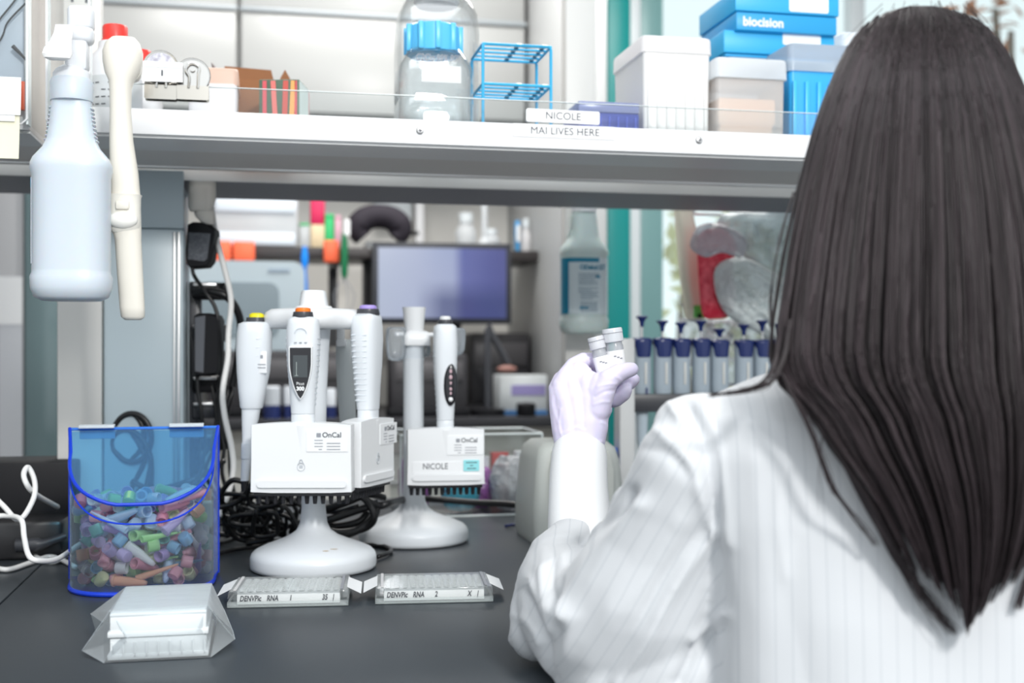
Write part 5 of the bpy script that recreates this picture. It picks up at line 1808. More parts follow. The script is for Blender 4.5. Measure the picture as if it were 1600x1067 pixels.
cable('cable', 'white cable dropping from the cream handle past the black adapters', [(330, 320, 1.80), (338, 370, 1.78), (352, 425, 1.76), (361, 470, 1.74), (357, 520, 1.72), (356, 560, 1.71), (348, 610, 1.70), (351, 650, 1.69), (362, 700, 1.68), (364, 740, 1.67), (352, 785, 1.66), (342, 808, 1.65)], 0.0042, cable_white)
cable('cable', 'white looped cable crossing before the black power box at the frame edge', [(-25, 760, 1.42), (5, 790, 1.40), (30, 812, 1.40), (52, 780, 1.42), (54, 752, 1.43), (44, 730, 1.43), (37, 742, 1.42), (45, 762, 1.42), (60, 775, 1.46), (90, 792, 1.55)], 0.0032, cable_white)
cable('cable', 'white cable running down to the blue bin over the bench', [(-20, 808, 1.40), (10, 806, 1.40), (33, 812, 1.38), (38, 840, 1.36), (45, 868, 1.33), (60, 876, 1.33), (90, 873, 1.37), (125, 850, 1.45)], 0.0032, cable_white)
cable('cable', 'white cable lying lowest on the bench beside the blue bin', [gz(-20, 882), gz(10, 890), gz(45, 880), gz(75, 870), gz(95, 874), gz(118, 886)], 0.0032, cable_white)
cable('cable', 'white cable hump lying behind the lowest white cable', [gz(-25, 878), gz(5, 862), gz(35, 857), gz(60, 872), gz(85, 878), gz(112, 862)], 0.0030, cable_white)

bb = bz(10, 1.62)
pb = thing('power_box', 'black power supply box on the bench behind white cables', 'power supply', Vector((bb.x, bb.y, BT)), AL)
obj('housing', MB().box((-0.06, 0.05, 0.060), (0.30, 0.10, 0.120), 0.004), black, pb)
obj('base_unit', MB().box((-0.04, -0.04, 0.025), (0.25, 0.09, 0.05), 0.006), mat('black_unit', (0.02, 0.02, 0.022), 0.3), pb)
obj('plug', MB().tube([(0.03, -0.09, 0.020), (0.055, -0.092, 0.021), (0.065, -0.092, 0.022), (0.09, -0.085, 0.03)], [0.009, 0.009, 0.006, 0.004], 10, 3), black_grey, pb)

# power strip, vertical, on the side of the service panel
c = bz(303, 1.80)
ps = thing('power_strip', 'black vertical power strip along the side of the service panel', 'power strip', Vector((c.x, c.y + 0.01, BT)), AL)
Z8 = lambda py: lz(py, 1.80)
obj('bar', MB().box((0, 0, Z8(440) / 2), (0.018, 0.03, Z8(440)), 0.003), black_grey, ps)
for k, py in enumerate((455, 520, 600, 640, 690)):
    obj('outlet_block', MB().box((0.022, -0.012, Z8(py)), (0.052, 0.028, 0.026), 0.005), (black, black_grey)[k % 2], ps)
    obj('outlet_tab', MB().box((0.015, -0.028, Z8(py) + 0.009), (0.034, 0.006, 0.005), 0.001), steel, ps)
# adapters


def adapter(outl, Y, dep, label, facem, faces):
    xs_ = [p[0] for p in outl]
    ys_ = [p[1] for p in outl]
    cx_, by_ = sum(xs_) / len(xs_), max(ys_)
    c_ = at(cx_, by_, Y)
    r = thing('power_adapter', label, 'power adapter', c_, 0)
    S_ = Y / FPX
    o_ = [((x - cx_) * S_, (by_ - y) * S_) for x, y in outl]
    n_ = len(o_)
    mx, mz = sum(p[0] for p in o_) / n_, sum(p[1] for p in o_) / n_
    rings = []
    for y, k in ((0, 0.93), (0.003, 0.98), (0.006, 1.0), (dep, 1.0)):
        rings.append([(mx + (x - mx) * k, y, mz + (z_ - mz) * k) for x, z_ in o_])
    obj('housing', MB().loft(rings), black, r, sharp=30)
    f_ = [((x - cx_) * S_, (by_ - y) * S_) for x, y in faces]
    obj('face_plate', MB().prism(f_, -0.0012, 0.001), facem, r)
    return r


adapter([(292, 350), (300, 346), (322, 347), (335, 358), (336, 365), (329, 408), (322, 417), (296, 419), (290, 412), (289, 395)], 1.755, 0.030, 'black wall adapter high beside the service panel, its face to the room', mat('adapter_face', (0.085, 0.09, 0.105), 0.45, noise=(300, (0.16, 0.17, 0.19), 0.8)), [(295, 363), (329, 365), (324, 404), (319, 408), (294, 405)])
adapter([(302, 493), (308, 489), (326, 489), (338, 492), (342, 500), (341, 578), (338, 586), (310, 588), (302, 584)], 1.745, 0.035, 'taller black adapter brick hanging below the wall adapter', mat('adapter_facet', (0.10, 0.105, 0.12), 0.35), [(305, 496), (321, 493), (318, 582), (305, 580)])

BLK = 'black cables tangled behind the stands'
cable('cable', 'black cord running down from the upper adapter', [(300, 418, 1.76), (304, 432, 1.76), (320, 455, 1.75), (336, 480, 1.75), (342, 510, 1.75), (345, 560, 1.76), (344, 620, 1.76), (340, 680, 1.76)], 0.0030)
cable('cable', 'thick black cable arching from the power strip behind the white cable', [(302, 456, 1.77), (330, 455, 1.76), (352, 462, 1.76), (368, 480, 1.77), (376, 505, 1.78), (374, 540, 1.79), (366, 590, 1.80), (352, 650, 1.80), (345, 700, 1.80)], 0.0058)
cable('cable', 'thin black cord hanging from the adapter brick', [(308, 586, 1.76), (309, 610, 1.76), (314, 640, 1.76), (316, 670, 1.76), (310, 720, 1.75)], 0.0030)
random.seed(8)
for k in range(5):
    x0 = 318 + k * 8
    cable('cable', 'black cord in the bundle beneath the power strip', [(x0, 560 + 12 * k, 1.80), (x0 + 14, 610, 1.79), (x0 + 20 - 6 * k, 660, 1.78), (x0 + 8, 700, 1.77), (x0 - 10 + 5 * k, 740, 1.76), (x0 + 20, 790, 1.76), gz(x0 + 25, 838 - 3 * k)], 0.0030, group=BLK)
# coil behind the blue bin
for k, (dx, dy) in enumerate(((0, 0), (4, 5), (-5, 9), (8, 12))):
    pts = []
    for i in range(22):
        a = math.radians(210 + i * 24)
        pts.append((198 + dx + 36 * math.cos(a) * (1 - 0.05 * k), 672 + dy + 38 * math.sin(a) + max(0, i - 12) * 5, 1.715 - 0.006 * k))
    pts += [(215 + dx * 3, 780 + dy, 1.70), (240 + 9 * k, 800 + dy, 1.68)]
    cable('cable', 'coiled black cable standing behind the blue bin', pts, 0.0040, group='coiled black cables behind the blue bin')
cable('cable', 'black cable sweeping from the coil behind the bin towards the tangle', [(205, 752, 1.68), (240, 765, 1.68), (285, 755, 1.68), (330, 735, 1.70), (350, 720, 1.72)], 0.0042)
cable('cable', 'thin black cord crossing low behind the bin lid', [(190, 775, 1.66), (235, 790, 1.66), (275, 782, 1.66), (310, 745, 1.68), (320, 700, 1.72), (318, 660, 1.75)], 0.0028)
# tangle on the bench between the stands
rng = random.Random(5)
tl = 'black cord looping in the tangle on the bench behind the front stand'
for k in range(16):
    cx_, cy_ = rng.uniform(345, 455), rng.uniform(770, 832)
    pts = []
    st_ = rng.uniform(0, 6)
    n_ = rng.randint(6, 9)
    for i in range(n_):
        a = st_ + i * rng.uniform(0.8, 1.2)
        x, y = cx_ + rng.uniform(18, 48) * math.cos(a), cy_ + rng.uniform(10, 38) * math.sin(a)
        Y = 1.58 + 0.018 * (k % 8) + 0.008 * math.sin(a)
        yb = HOR + (CZ - BT - 0.004) * FPX / Y
        pts.append((x, min(y, yb), Y))
    cable('cable', tl, pts, rng.choice((0.0026, 0.0032, 0.0038)), group=BLK)
for k, pts in enumerate((
        [(350, 800, 1.66), (385, 765, 1.64), (420, 758, 1.63), (470, 790, 1.62), (520, 800, 1.61), (560, 790, 1.6)],
        [gz(330, 868), gz(370, 858), gz(420, 852), gz(480, 850), gz(540, 850), gz(590, 852), gz(607, 856), gz(610, 862), gz(590, 870)],
        [(372, 830, 1.62), (400, 800, 1.62), (440, 790, 1.62), (462, 815, 1.61), (470, 838, 1.61)],
        [(380, 812, 1.63), (420, 800, 1.63), (455, 812, 1.62), (468, 842, 1.62)],
        [gz(338, 850), gz(380, 838), gz(430, 845), gz(475, 842)])):
    cable('cable', tl if k != 1 else 'black cord trailing along the bench to the rear stand base', pts, 0.0030, group=BLK if k != 1 else None)
TH = 'thick black cables gathered right behind the front stand column'
for k, pts in enumerate((
        [(555, 762, 1.60), (575, 785, 1.59), (585, 808, 1.59), (570, 825, 1.60), (535, 832, 1.60), (505, 830, 1.60), (480, 836, 1.61)],
        [(540, 752, 1.60), (568, 778, 1.59), (590, 790, 1.60), (612, 785, 1.62), (650, 775, 1.80)],
        [(470, 798, 1.62), (505, 796, 1.61), (540, 785, 1.60), (575, 772, 1.60), (600, 778, 1.62)],
        [(480, 822, 1.61), (515, 812, 1.60), (550, 800, 1.60), (580, 790, 1.60)],
        [(500, 840, 1.61), (540, 836, 1.60), (572, 820, 1.60), (588, 800, 1.60), (584, 782, 1.60)],
        [(575, 800, 1.615), (560, 815, 1.61), (525, 822, 1.61), (495, 818, 1.61)])):
    cable('cable', 'thick black cable gathered behind the front stand column', pts, 0.0052, group=TH)
cable('cable', 'thick black cable stretching across the clear bin to the instrument', [(600, 790, 1.74), (640, 780, 1.80), (680, 780, 1.84), (740, 785, 1.84), (790, 787, 1.82), (830, 792, 1.80)], 0.0050)
cable('cable', 'short navy cord lying at the clear bin corner', [gz(790, 822), gz(805, 820), gz(820, 824), (812, 800, 1.82)], 0.0026, navy)

# ------------------------------------------------------------------ hanging bags at the far side, right
bagred = mat('red_sweets', (0.62, 0.02, 0.05), 0.35, noise=(70, (0.85, 0.10, 0.14), 1.0))


def sheet(name, outl, Y, m, label, cat, amp=0.012, seed=0, thick=0.004, div=14, parent=None):
    """crumpled hanging bag: a closed pillow over a traced outline with random folds"""
    rnd = random.Random(seed)
    n_ = len(outl)
    cx_, cy_ = sum(p[0] for p in outl) / n_, sum(p[1] for p in outl) / n_
    P = spline([Vector((x, 0, y)) for x, y in outl], 4, True)
    ph = [(rnd.uniform(-0.2, 0.2), rnd.uniform(-0.2, 0.2), rnd.uniform(0, 6)) for _ in range(6)]

    def fold(x, y):
        return sum(abs(math.sin(a * x + b * y + c_)) for a, b, c_ in ph) / 6
    mb = MB()
    for side in (-1, 1):
        rings = []
        for i in range(div + 1):
            t = i / div
            rg_ = []
            for p in P:
                x, y = cx_ + (p.x - cx_) * t, cy_ + (p.z - cy_) * t
                bul = math.sqrt(max(0, 1 - t ** 3))
                q = at(x, y, Y)
                rg_.append((q.x, q.y + side * (thick + amp * fold(x, y)) * bul, q.z))
            rings.append(rg_)
        mb.loft(rings, cap=False)
    o = obj(name, mb, m, parent, world=True, sharp=30)
    if parent is None:
        tag(o, label, cat)
    return o


rbag = sheet('sweets_bag', [(1090, 375), (1105, 358), (1135, 362), (1150, 385), (1145, 425), (1150, 460), (1142, 492), (1118, 498), (1098, 492), (1092, 440)], 2.16, bagred, 'bag of red wrapped sweets hanging right of the green-windowed handle', 'bag', seed=2)
sheet('pale_wrappers', [(1078, 372), (1100, 350), (1130, 352), (1155, 378), (1160, 400), (1130, 402), (1100, 398)], 2.13, whiteb, '', '', seed=5, parent=rbag) if False else None
sheet('film_bag', [(1078, 385), (1092, 352), (1125, 350), (1165, 372), (1160, 402), (1128, 395), (1102, 402)], 2.12, whiteb, 'crumpled pale film bag hanging above the red sweets', 'bag', seed=6)
greyf = clear('grey_film', (0.80, 0.85, 0.85), 0.65, 0.18, body=(0.58, 0.64, 0.65), bump=(40, 0.5, 0.02))
sheet('film_bag', [(1130, 335), (1180, 330), (1250, 322), (1262, 400), (1255, 450), (1200, 425), (1160, 400), (1122, 362)], 2.19, greyf, 'large grey film bag hanging beside the dark hair', 'bag', seed=7, amp=0.02)
silver = clear('silver_film', (0.85, 0.90, 0.90), 0.78, 0.15, body=(0.80, 0.86, 0.86), bump=(25, 0.8, 0.03))
sheet('film_bag', [(1118, 418), (1160, 402), (1220, 430), (1262, 455), (1262, 545), (1225, 545), (1185, 520), (1150, 505), (1122, 470)], 2.14, silver, 'silvery crumpled film bag in front of the grey bag', 'bag', seed=12, amp=0.03)
sheet('film_bag', [(1060, 500), (1100, 500), (1150, 500), (1200, 520), (1230, 560), (1180, 600), (1120, 600), (1070, 560)], 2.22, film, 'loose clear film bag behind the pipette plungers', 'bag', seed=15, amp=0.03)
# stand for the hanging bags: a clear rod under the shelf
rd = thing('hanging_rail', 'thin steel rail under the far shelf edge carrying the film bags', 'rail', W(1.06, 2.10, 1.427), AL)
obj('rod', MB().tube([(-0.30, 0, 0), (0.35, 0, 0)], 0.003, 8, 1), steel, rd)
obj('hanger', MB().box((-0.28, 0, 0.004), (0.01, 0.012, 0.012)).box((0.33, 0, 0.004), (0.01, 0.012, 0.012)), steel, rd)

# ------------------------------------------------------------------ far bench, wall shelf and what stands on them
FBZ = 0.985
ufb = uv_of(at(215, 0, yv(215, 3.35)))[0]
fbw = 0.86 - ufb
fb_ = thing('far_bench', 'black-topped far bench with pale front under the monitor', 'bench', W((0.85 + ufb) / 2, 3.75, 0), AL)
obj('worktop', MB().box((0, 0, FBZ - 0.015), (fbw, 0.85, 0.03), 0.003), mat('far_bench_top', (0.03, 0.03, 0.034), 0.4), fb_)
obj('carcass', MB().box((0, 0.03, (FBZ - 0.03) / 2), (fbw - 0.02, 0.78, FBZ - 0.03)), mat('far_carcass', (0.52, 0.50, 0.46), 0.5), fb_)
for k in range(4):
    d_ = obj('drawer_front', MB().box(((k - 1.5) * fbw / 4, -0.37, 0.80), (fbw / 4 - 0.015, 0.02, 0.15), 0.003), mat('far_drawer', (0.60, 0.59, 0.55), 0.4), fb_)
    obj('door', MB().box(((k - 1.5) * fbw / 4, -0.37, 0.40), (fbw / 4 - 0.015, 0.02, 0.62), 0.003), mat('far_door', (0.30, 0.28, 0.26), 0.5), fb_)
    obj('handle', MB().box(((k - 1.5) * fbw / 4, -0.386, 0.80), (0.12, 0.012, 0.012), 0.003), steel, d_)


def far(px, py, v):
    return av(px, py, v)


def fthing(name, label, cat, px, py, v, group=None):
    return thing(name, label, cat, far(px, py, v), AL, group)


# wall shelf
ya = far(300, 403, 3.70)
ws = thing('wall_shelf', 'dark narrow shelf above the far bench, under the neck pillow', 'shelf', W(uv_of(far(560, 0, 3.85))[0], 3.85, 1.50), AL)
ua = uv_of(far(560, 0, 3.85))[0]
u0, u1 = uv_of(far(262, 0, 3.85))[0] - ua, uv_of(far(846, 0, 3.85))[0] - ua
WSZ = 1.492
obj('board', MB().box(((u0 + u1) / 2, 0, WSZ - 1.50 - 0.016), (u1 - u0, 0.30, 0.032), 0.002), mat('dark_shelf', (0.035, 0.03, 0.03), 0.4), ws)
for px in (575, 520, 330):
    x_ = uv_of(far(px, 0, 3.99))[0] - ua
    obj('bracket', MB().box((x_, 0.13, -0.16), (0.03, 0.02, 0.31)).box((x_, 0.02, -0.045), (0.02, 0.22, 0.03)), black_grey, ws)
obj('leg', MB().box((uv_of(far(578, 0, 3.85))[0] - ua, -0.02, -0.27), (0.05, 0.04, 0.48)), mat('dark_leg', (0.04, 0.035, 0.035), 0.4), ws)


def on_ws(px, v=3.80):
    p = far(px, 400, v)
    return Vector((p.x, p.y, WSZ))


def fz(py, px, v=3.80, base=WSZ):
    return av(px, py, v).z - base


def fw(a, b, v=3.80):
    return wpx(a, b, v)


r = thing('acrylic_cabinet', 'white translucent cabinet on the dark wall shelf above the grey instrument', 'storage box', on_ws(400, 3.85), AL)
w_, h_ = fw(338, 468), fz(312, 400)
obj('body', MB().box((0, 0.0, h_ / 2), (w_, 0.22, h_), 0.01), frost_cool, r)
obj('top_panel', MB().box((0, -0.005, h_ * 0.86), (w_ * 0.94, 0.224, 0.05), 0.004), mat('cool_white', (0.62, 0.68, 0.74), 0.3), r)
obj('drawer', MB().box((0, -0.008, h_ * 0.16), (w_ * 0.94, 0.222, h_ * 0.26), 0.006), mat('cool_white', (0.62, 0.68, 0.74)), r)
for k, (a, b, y0, y1, lab) in enumerate(((330, 361, 376, 407, 'orange box at the shelf edge beside the white cable'), (364, 398, 377, 407, 'orange box under the white cabinet, second along the shelf edge'), (506, 530, 375, 410, 'orange box hanging at the shelf edge by the green marker'))):
    c = far((a + b) / 2, y1, 3.66)
    r = thing('orange_box', lab, 'box', c, AL, 'orange boxes on the wall shelf edge')
    hh_ = far(a, y0, 3.66).z - c.z
    obj('body', MB().box((0, 0.017, hh_ / 2), (fw(a, b, 3.66), 0.034, hh_), 0.006), orange, r)
    obj('clip', MB().box((0, 0.03, hh_ * 0.8), (0.02, 0.02, 0.01)), black, r)
r = thing('pencil_box', 'red-topped tall card box behind the green marker', 'box', on_ws(496), AL)
obj('body', MB().box((0, 0, fz(352, 496) / 2), (fw(485, 507), 0.05, fz(352, 496)), 0.003), mat('sand_box', (0.62, 0.50, 0.32), 0.5), r)
obj('lid', MB().box((0, 0, (fz(352, 496) + fz(313, 496)) / 2), (fw(485, 507), 0.05, fz(313, 496) - fz(352, 496)), 0.004), mat('crimson', (0.55, 0.01, 0.08), 0.45), r)
gm = mat('bright_green', (0.02, 0.42, 0.13), 0.4)
for k, (a, b, y0, m_, lab) in enumerate(((468, 483, 350, frost_cool, 'pale box with green lid on the wall shelf'), (507, 521, 336, gm, 'bright green box on the wall shelf'), (522, 532, 338, mat('dusty_pink', (0.60, 0.35, 0.42), 0.5), 'dusty pink folder on the wall shelf'))):
    r = thing('reagent_box', lab, 'box', on_ws((a + b) / 2), AL)
    hh_ = fz(y0, a)
    obj('body', MB().box((0, 0, hh_ / 2), (fw(a, b), 0.06, hh_), 0.003), m_, r)
    obj('lid', MB().box((0, 0, hh_ * 0.95), (fw(a, b) * 1.05, 0.064, hh_ * 0.1), 0.003), gm if k == 0 else m_, r)
# markers hanging
for k, (px, y0, y1, m_, lab) in enumerate(((476, 385, 418, mat('marker_blue', (0.0, 0.22, 0.75), 0.35), 'blue tool hanging from the wall shelf on a cord'), (538, 365, 434, mat('marker_green', (0.0, 0.14, 0.05), 0.4), 'dark green tool hanging from the wall shelf'))):
    c = far(px, y1, 3.64)
    r = thing('hanging_tool', lab, 'tool', c, AL)
    hh_ = far(px, y0, 3.64).z - c.z
    S_ = 3.64 / FPX
    obj('body', MB().lathe([(0.0001, 0), (4 * S_, 0.0), (5.5 * S_, 0.02), (5.5 * S_, hh_ - 0.03), (3 * S_, hh_), (0.0001, hh_)], 16), m_, r)
    if k == 0:
        obj('cord', MB().tube([(0, 0, 0), (0.004, 0, -0.06), (0.003, 0, -0.13)], 0.005, 8, 3), m_, r)
    else:
        for q in ((-0.03,), (0.01,), (0.03,)):
            obj('wire', MB().tube([(0, 0, 0), (q[0], 0, -0.05), (q[0] * 0.6, 0, -0.10), (q[0] * 0.3, 0, -0.12)], 0.0015, 6, 3), ink_soft, r)
        obj('cap', MB().lathe([(5 * S_, hh_ - 0.005), (5 * S_, hh_ + 0.04), (0.0001, hh_ + 0.045)], 14, T(0.008, 0, 0)), enamel, r)
# neck pillow
c = on_ws(593, 3.76)
c.z = av(593, 382, 3.76).z
S_ = yv(593, 3.76) / FPX
r = thing('headphones', 'black thick padded arch standing on the wall shelf above the monitor', 'headphones', Vector((c.x, c.y, WSZ)), AL)
dz = c.z - WSZ
pts = [(33 * S_ * math.cos(a), 0, 22 * S_ + 21 * S_ * math.sin(a)) for a in [math.radians(-40 + 26 * i) for i in range(11)]]
obj('padding', MB().tube([(x, 0, z_ + 0.02) for x, _, z_ in pts], [0.030, 0.040, 0.037, 0.040, 0.030], 16, 4), mat('black_fabric', (0.018, 0.014, 0.022), 0.8), r)
obj('strap', MB().box((0.10, 0, 0.055), (0.05, 0.02, 0.012), 0.004), black, r)
for (px, y0, rr_, m_, lab, nm) in ((728, 333, 16, frost_cool, 'squat clear bottle with white cap above the monitor', 'reagent_bottle'), (768, 358, 13, frost_cool, 'low clear jar on the wall shelf', 'jar'), (822, 342, 8, frost, 'small clear bottle near the shelf end', 'reagent_bottle'), (578, 378, 10, frost_cool, 'little white jar at the monitor corner', 'jar')):
    r = thing(nm, lab, 'bottle', on_ws(px), AL)
    hh_ = fz(y0, px)
    S_ = 3.8 / FPX
    obj('body', MB().lathe([(rr_ * S_ * 0.9, 0), (rr_ * S_, 0.005), (rr_ * S_, hh_ * 0.55), (rr_ * S_ * 0.6, hh_ * 0.72), (rr_ * S_ * 0.6, hh_ * 0.75), (0.0001, hh_ * 0.75)], 24), m_, r)
    obj('cap', MB().lathe([(rr_ * S_ * 0.7, hh_ * 0.75), (rr_ * S_ * 0.7, hh_), (0.0001, hh_)], 24), mat('pale_cap', (0.62, 0.66, 0.68), 0.4), r)
r = thing('glass_column', 'clear upright tube on a stand on the wall shelf', 'tube', on_ws(757), AL)
obj('body', MB().lathe([(0.010, 0.05), (0.010, fz(318, 757)), (0.0001, fz(318, 757))], 16), frost_cool, r)
obj('base', MB().lathe([(0.03, 0), (0.03, 0.02), (0.012, 0.05), (0.0001, 0.05)], 20), frost_cool, r)
r = thing('wash_bottle', 'blue-sided small bottle near the end of the wall shelf', 'bottle', on_ws(808), AL)
obj('body', MB().box((0, 0, fz(345, 808) / 2), (0.014, 0.03, fz(345, 808)), 0.004), mat('strong_azure', (0.05, 0.30, 0.60), 0.4), r)
obj('label', MB().box((0.0, -0.016, fz(345, 808) * 0.6), (0.010, 0.002, fz(345, 808) * 0.5)), paper, r)
# wall fittings: white pipe and cup
r = fthing('wall_conduit', 'white vertical conduit on the wall above the monitor', 'conduit', 655, 385, 4.14)
obj('pipe', MB().box((0, 0, 0.14), (0.03, 0.05, 0.55), 0.005), enamel, r)
obj('plate', MB().box((-0.09, 0.02, 0.12), (0.13, 0.02, 0.10), 0.005), mat('pale_plate', (0.58, 0.62, 0.64), 0.4), r)
r = fthing('wall_cup', 'round white cup fixed on the wall beside the monitor', 'cup', 813, 440, 4.10)
obj('cup', MB().lathe([(0.012, 0), (0.026, 0.015), (0.028, 0.05), (0.0001, 0.05)], 20, T(0, 0.045, 0)), paper, r)
obj('mount', MB().box((0, 0.08, 0.025), (0.03, 0.04, 0.02)), steel, r)

# monitor
v = 3.62
pa, pb_ = far(582, 505, v), far(799, 507, v)
c = (pa + pb_) / 2
c.z = FBZ
mo = thing('monitor', 'flat monitor with bluish reflective screen on the far bench', 'monitor', c, AL * 0.9)
w_ = (pb_ - pa).length
zb, zt = av(690, 506, v).z - FBZ, av(690, 379, v).z - FBZ
obj('housing', MB().box((0, 0.02, (zb + zt) / 2), (w_, 0.04, zt - zb), 0.004), mat('monitor_black', (0.03, 0.032, 0.04), 0.4), mo)
# a switched-on screen: blue desktop picture
sm_ = bpy.data.materials.new('screen_picture')
sm_.use_nodes = True
nt = sm_.node_tree
bs = nt.nodes['Principled BSDF']
bs.inputs['Roughness'].default_value = 0.12
bs.inputs['Base Color'].default_value = (0.02, 0.02, 0.03, 1)
tc = nt.nodes.new('ShaderNodeTexCoord')
sx_ = nt.nodes.new('ShaderNodeSeparateXYZ')
nt.links.new(tc.outputs['Generated'], sx_.inputs[0])
rp = nt.nodes.new('ShaderNodeValToRGB')
rp.color_ramp.elements[0].position = 0.0
rp.color_ramp.elements[0].color = (0.46, 0.52, 0.66, 1)
rp.color_ramp.elements[1].position = 1.0
rp.color_ramp.elements[1].color = (0.07, 0.08, 0.26, 1)
e = rp.color_ramp.elements.new(0.58)
e.color = (0.38, 0.43, 0.62, 1)
e = rp.color_ramp.elements.new(0.66)
e.color = (0.12, 0.14, 0.38, 1)
nt.links.new(sx_.outputs[0], rp.inputs[0])
mu = nt.nodes.new('ShaderNodeMix')
mu.data_type = 'RGBA'
mr = nt.nodes.new('ShaderNodeMapRange')
mr.inputs['From Min'].default_value = 0.25
mr.inputs['From Max'].default_value = 0.55
mr.inputs['To Min'].default_value = 0.75
mr.inputs['To Max'].default_value = 0.0
nt.links.new(sx_.outputs[2], mr.inputs['Value'])
m2_ = nt.nodes.new('ShaderNodeMapRange')
m2_.inputs['From Min'].default_value = 0.28
m2_.inputs['From Max'].default_value = 0.5
nt.links.new(sx_.outputs[0], m2_.inputs['Value'])
mm_ = nt.nodes.new('ShaderNodeMath')
mm_.operation = 'MULTIPLY'
nt.links.new(mr.outputs[0], mm_.inputs[0])
nt.links.new(m2_.outputs[0], mm_.inputs[1])
nt.links.new(mm_.outputs[0], mu.inputs[0])
nt.links.new(rp.outputs[0], mu.inputs[6])
mu.inputs[7].default_value = (0.02, 0.035, 0.16, 1)
nt.links.new(mu.outputs[2], bs.inputs['Emission Color'])
bs.inputs['Emission Strength'].default_value = 0.85
obj('screen', MB().box((0, -0.001, (zb + zt) / 2), (w_ - 0.035, 0.004, zt - zb - 0.035)), sm_, mo)
obj('stand_neck', MB().box((0.04, 0.06, zb * 0.5 + 0.03), (0.05, 0.03, zb + 0.06), 0.005), black, mo)
obj('stand_foot', MB().box((0.04, 0.05, 0.008), (0.26, 0.18, 0.016), 0.006), black, mo)

# dark instruments under the monitor
dk = mat('dark_instrument', (0.035, 0.033, 0.037), 0.5)
for (a, b, y0, v_, dp, lab) in ((325, 572, 548, 3.47, 0.25, 'long dark instrument on the far bench behind the front stand'), (610, 732, 552, 3.38, 0.10, 'dark flat instrument on the far bench beneath the monitor'), (735, 830, 520, 3.78, 0.18, 'dark angled device on the far bench by the grey column')):
    p = far((a + b) / 2, 600, v_)
    r = thing('dark_instrument', lab, 'instrument', Vector((p.x, p.y, FBZ)), AL)
    hh_ = av((a + b) / 2, y0, v_).z - FBZ
    if a == 325:
        zdk = FBZ + hh_
    obj('housing', MB().box((0, dp / 2, hh_ / 2), (fw(a, b, v_), dp, hh_), 0.015), dk, r)
    obj('panel', MB().box((0, -0.002, hh_ * 0.72), (fw(a, b, v_) * 0.86, 0.006, hh_ * 0.3), 0.002), mat('dark_panel', (0.09, 0.085, 0.09), 0.4), r)
    obj('base', MB().box((0, dp / 2 - 0.01, 0.012), (fw(a, b, v_) * 1.04, dp, 0.024), 0.004), black, r)
r = thing('desk_lamp_arm', 'dark jointed arm with reddish tip beside the monitor foot', 'lamp arm', Vector((far(762, 0, 3.40).x, far(762, 0, 3.40).y, FBZ)), AL)
bz0 = 0
obj('arm', MB().tube([(0.0, 0, 0.02), (0.0, 0, 0.25), (0.01, 0, 0.24), (0.06, 0, 0.15)], 0.010, 8, 2), black_grey, r)
obj('tip', MB().ball((0.055, -0.01, 0.135), (0.03, 0.015, 0.012), 12, 8), mat('brown_red', (0.25, 0.12, 0.10), 0.5), r)
obj('base', MB().lathe([(0.05, 0), (0.05, 0.02), (0.0001, 0.025)], 20), black, r)

# white and purple carton
v_ = 3.44
p = far(818, 632, v_)
r = thing('kit_box', 'white carton with purple label band on the far bench near the gloved hand', 'box', Vector((p.x, p.y, FBZ)), AL)
hh_ = av(818, 586, v_).z - FBZ
w_ = fw(781, 855, v_)
obj('body', MB().box((0, 0.05, hh_ / 2), (w_, 0.1, hh_), 0.002), mat('carton_white', (0.64, 0.67, 0.68), 0.5), r)
obj('purple_band', MB().box((0.015, -0.001, hh_ * 0.62), (w_ * 0.72, 0.002, hh_ * 0.26)), mat('carton_purple', (0.30, 0.26, 0.52), 0.5), r)
obj('blue_foot', MB().box((0, -0.001, hh_ * 0.05), (w_, 0.002, hh_ * 0.1)), mat('carton_blue', (0.04, 0.20, 0.50), 0.5), r)
p = far(822, 632, v_ - 0.08)
r = thing('black_roll', 'small black roll standing before the purple-banded carton', 'roll', Vector((p.x, p.y, FBZ)), AL)
obj('roll', MB().lathe([(0.026, 0), (0.028, 0.004), (0.028, 0.034), (0.024, 0.038), (0.0001, 0.038)], 20), black, r)
obj('core', MB().lathe([(0.010, 0.036), (0.010, 0.040), (0.0001, 0.040)], 14), black_grey, r)

# grey-blue instrument on far bench, left
v_ = 3.50
p = far(385, 600, v_)
r = thing('benchtop_instrument', 'pale blue-grey rounded instrument with recessed dark screen below the orange boxes', 'instrument', Vector((p.x, p.y, zdk + 0.001)), AL)
hh_ = av(385, 408, v_).z - zdk
w_ = fw(288, 472, v_)
o_ = rrect(w_, hh_, 0.035, 6, 0, hh_ / 2)
obj('housing', MB().prism(o_, 0, 0.21), mat('instrument_blue', (0.38, 0.45, 0.49), 0.4), r)
obj('screen', MB().prism(rrect(w_ * 0.68, hh_ * 0.60, 0.03, 6, -0.02, hh_ * 0.46), -0.004, 0.01), mat('instrument_screen', (0.19, 0.24, 0.27), 0.25), r)
obj('badge', MB().box((w_ * 0.28, -0.002, hh_ * 0.90), (0.06, 0.003, 0.008)), mat('badge_blue', (0.25, 0.32, 0.40), 0.4), r)

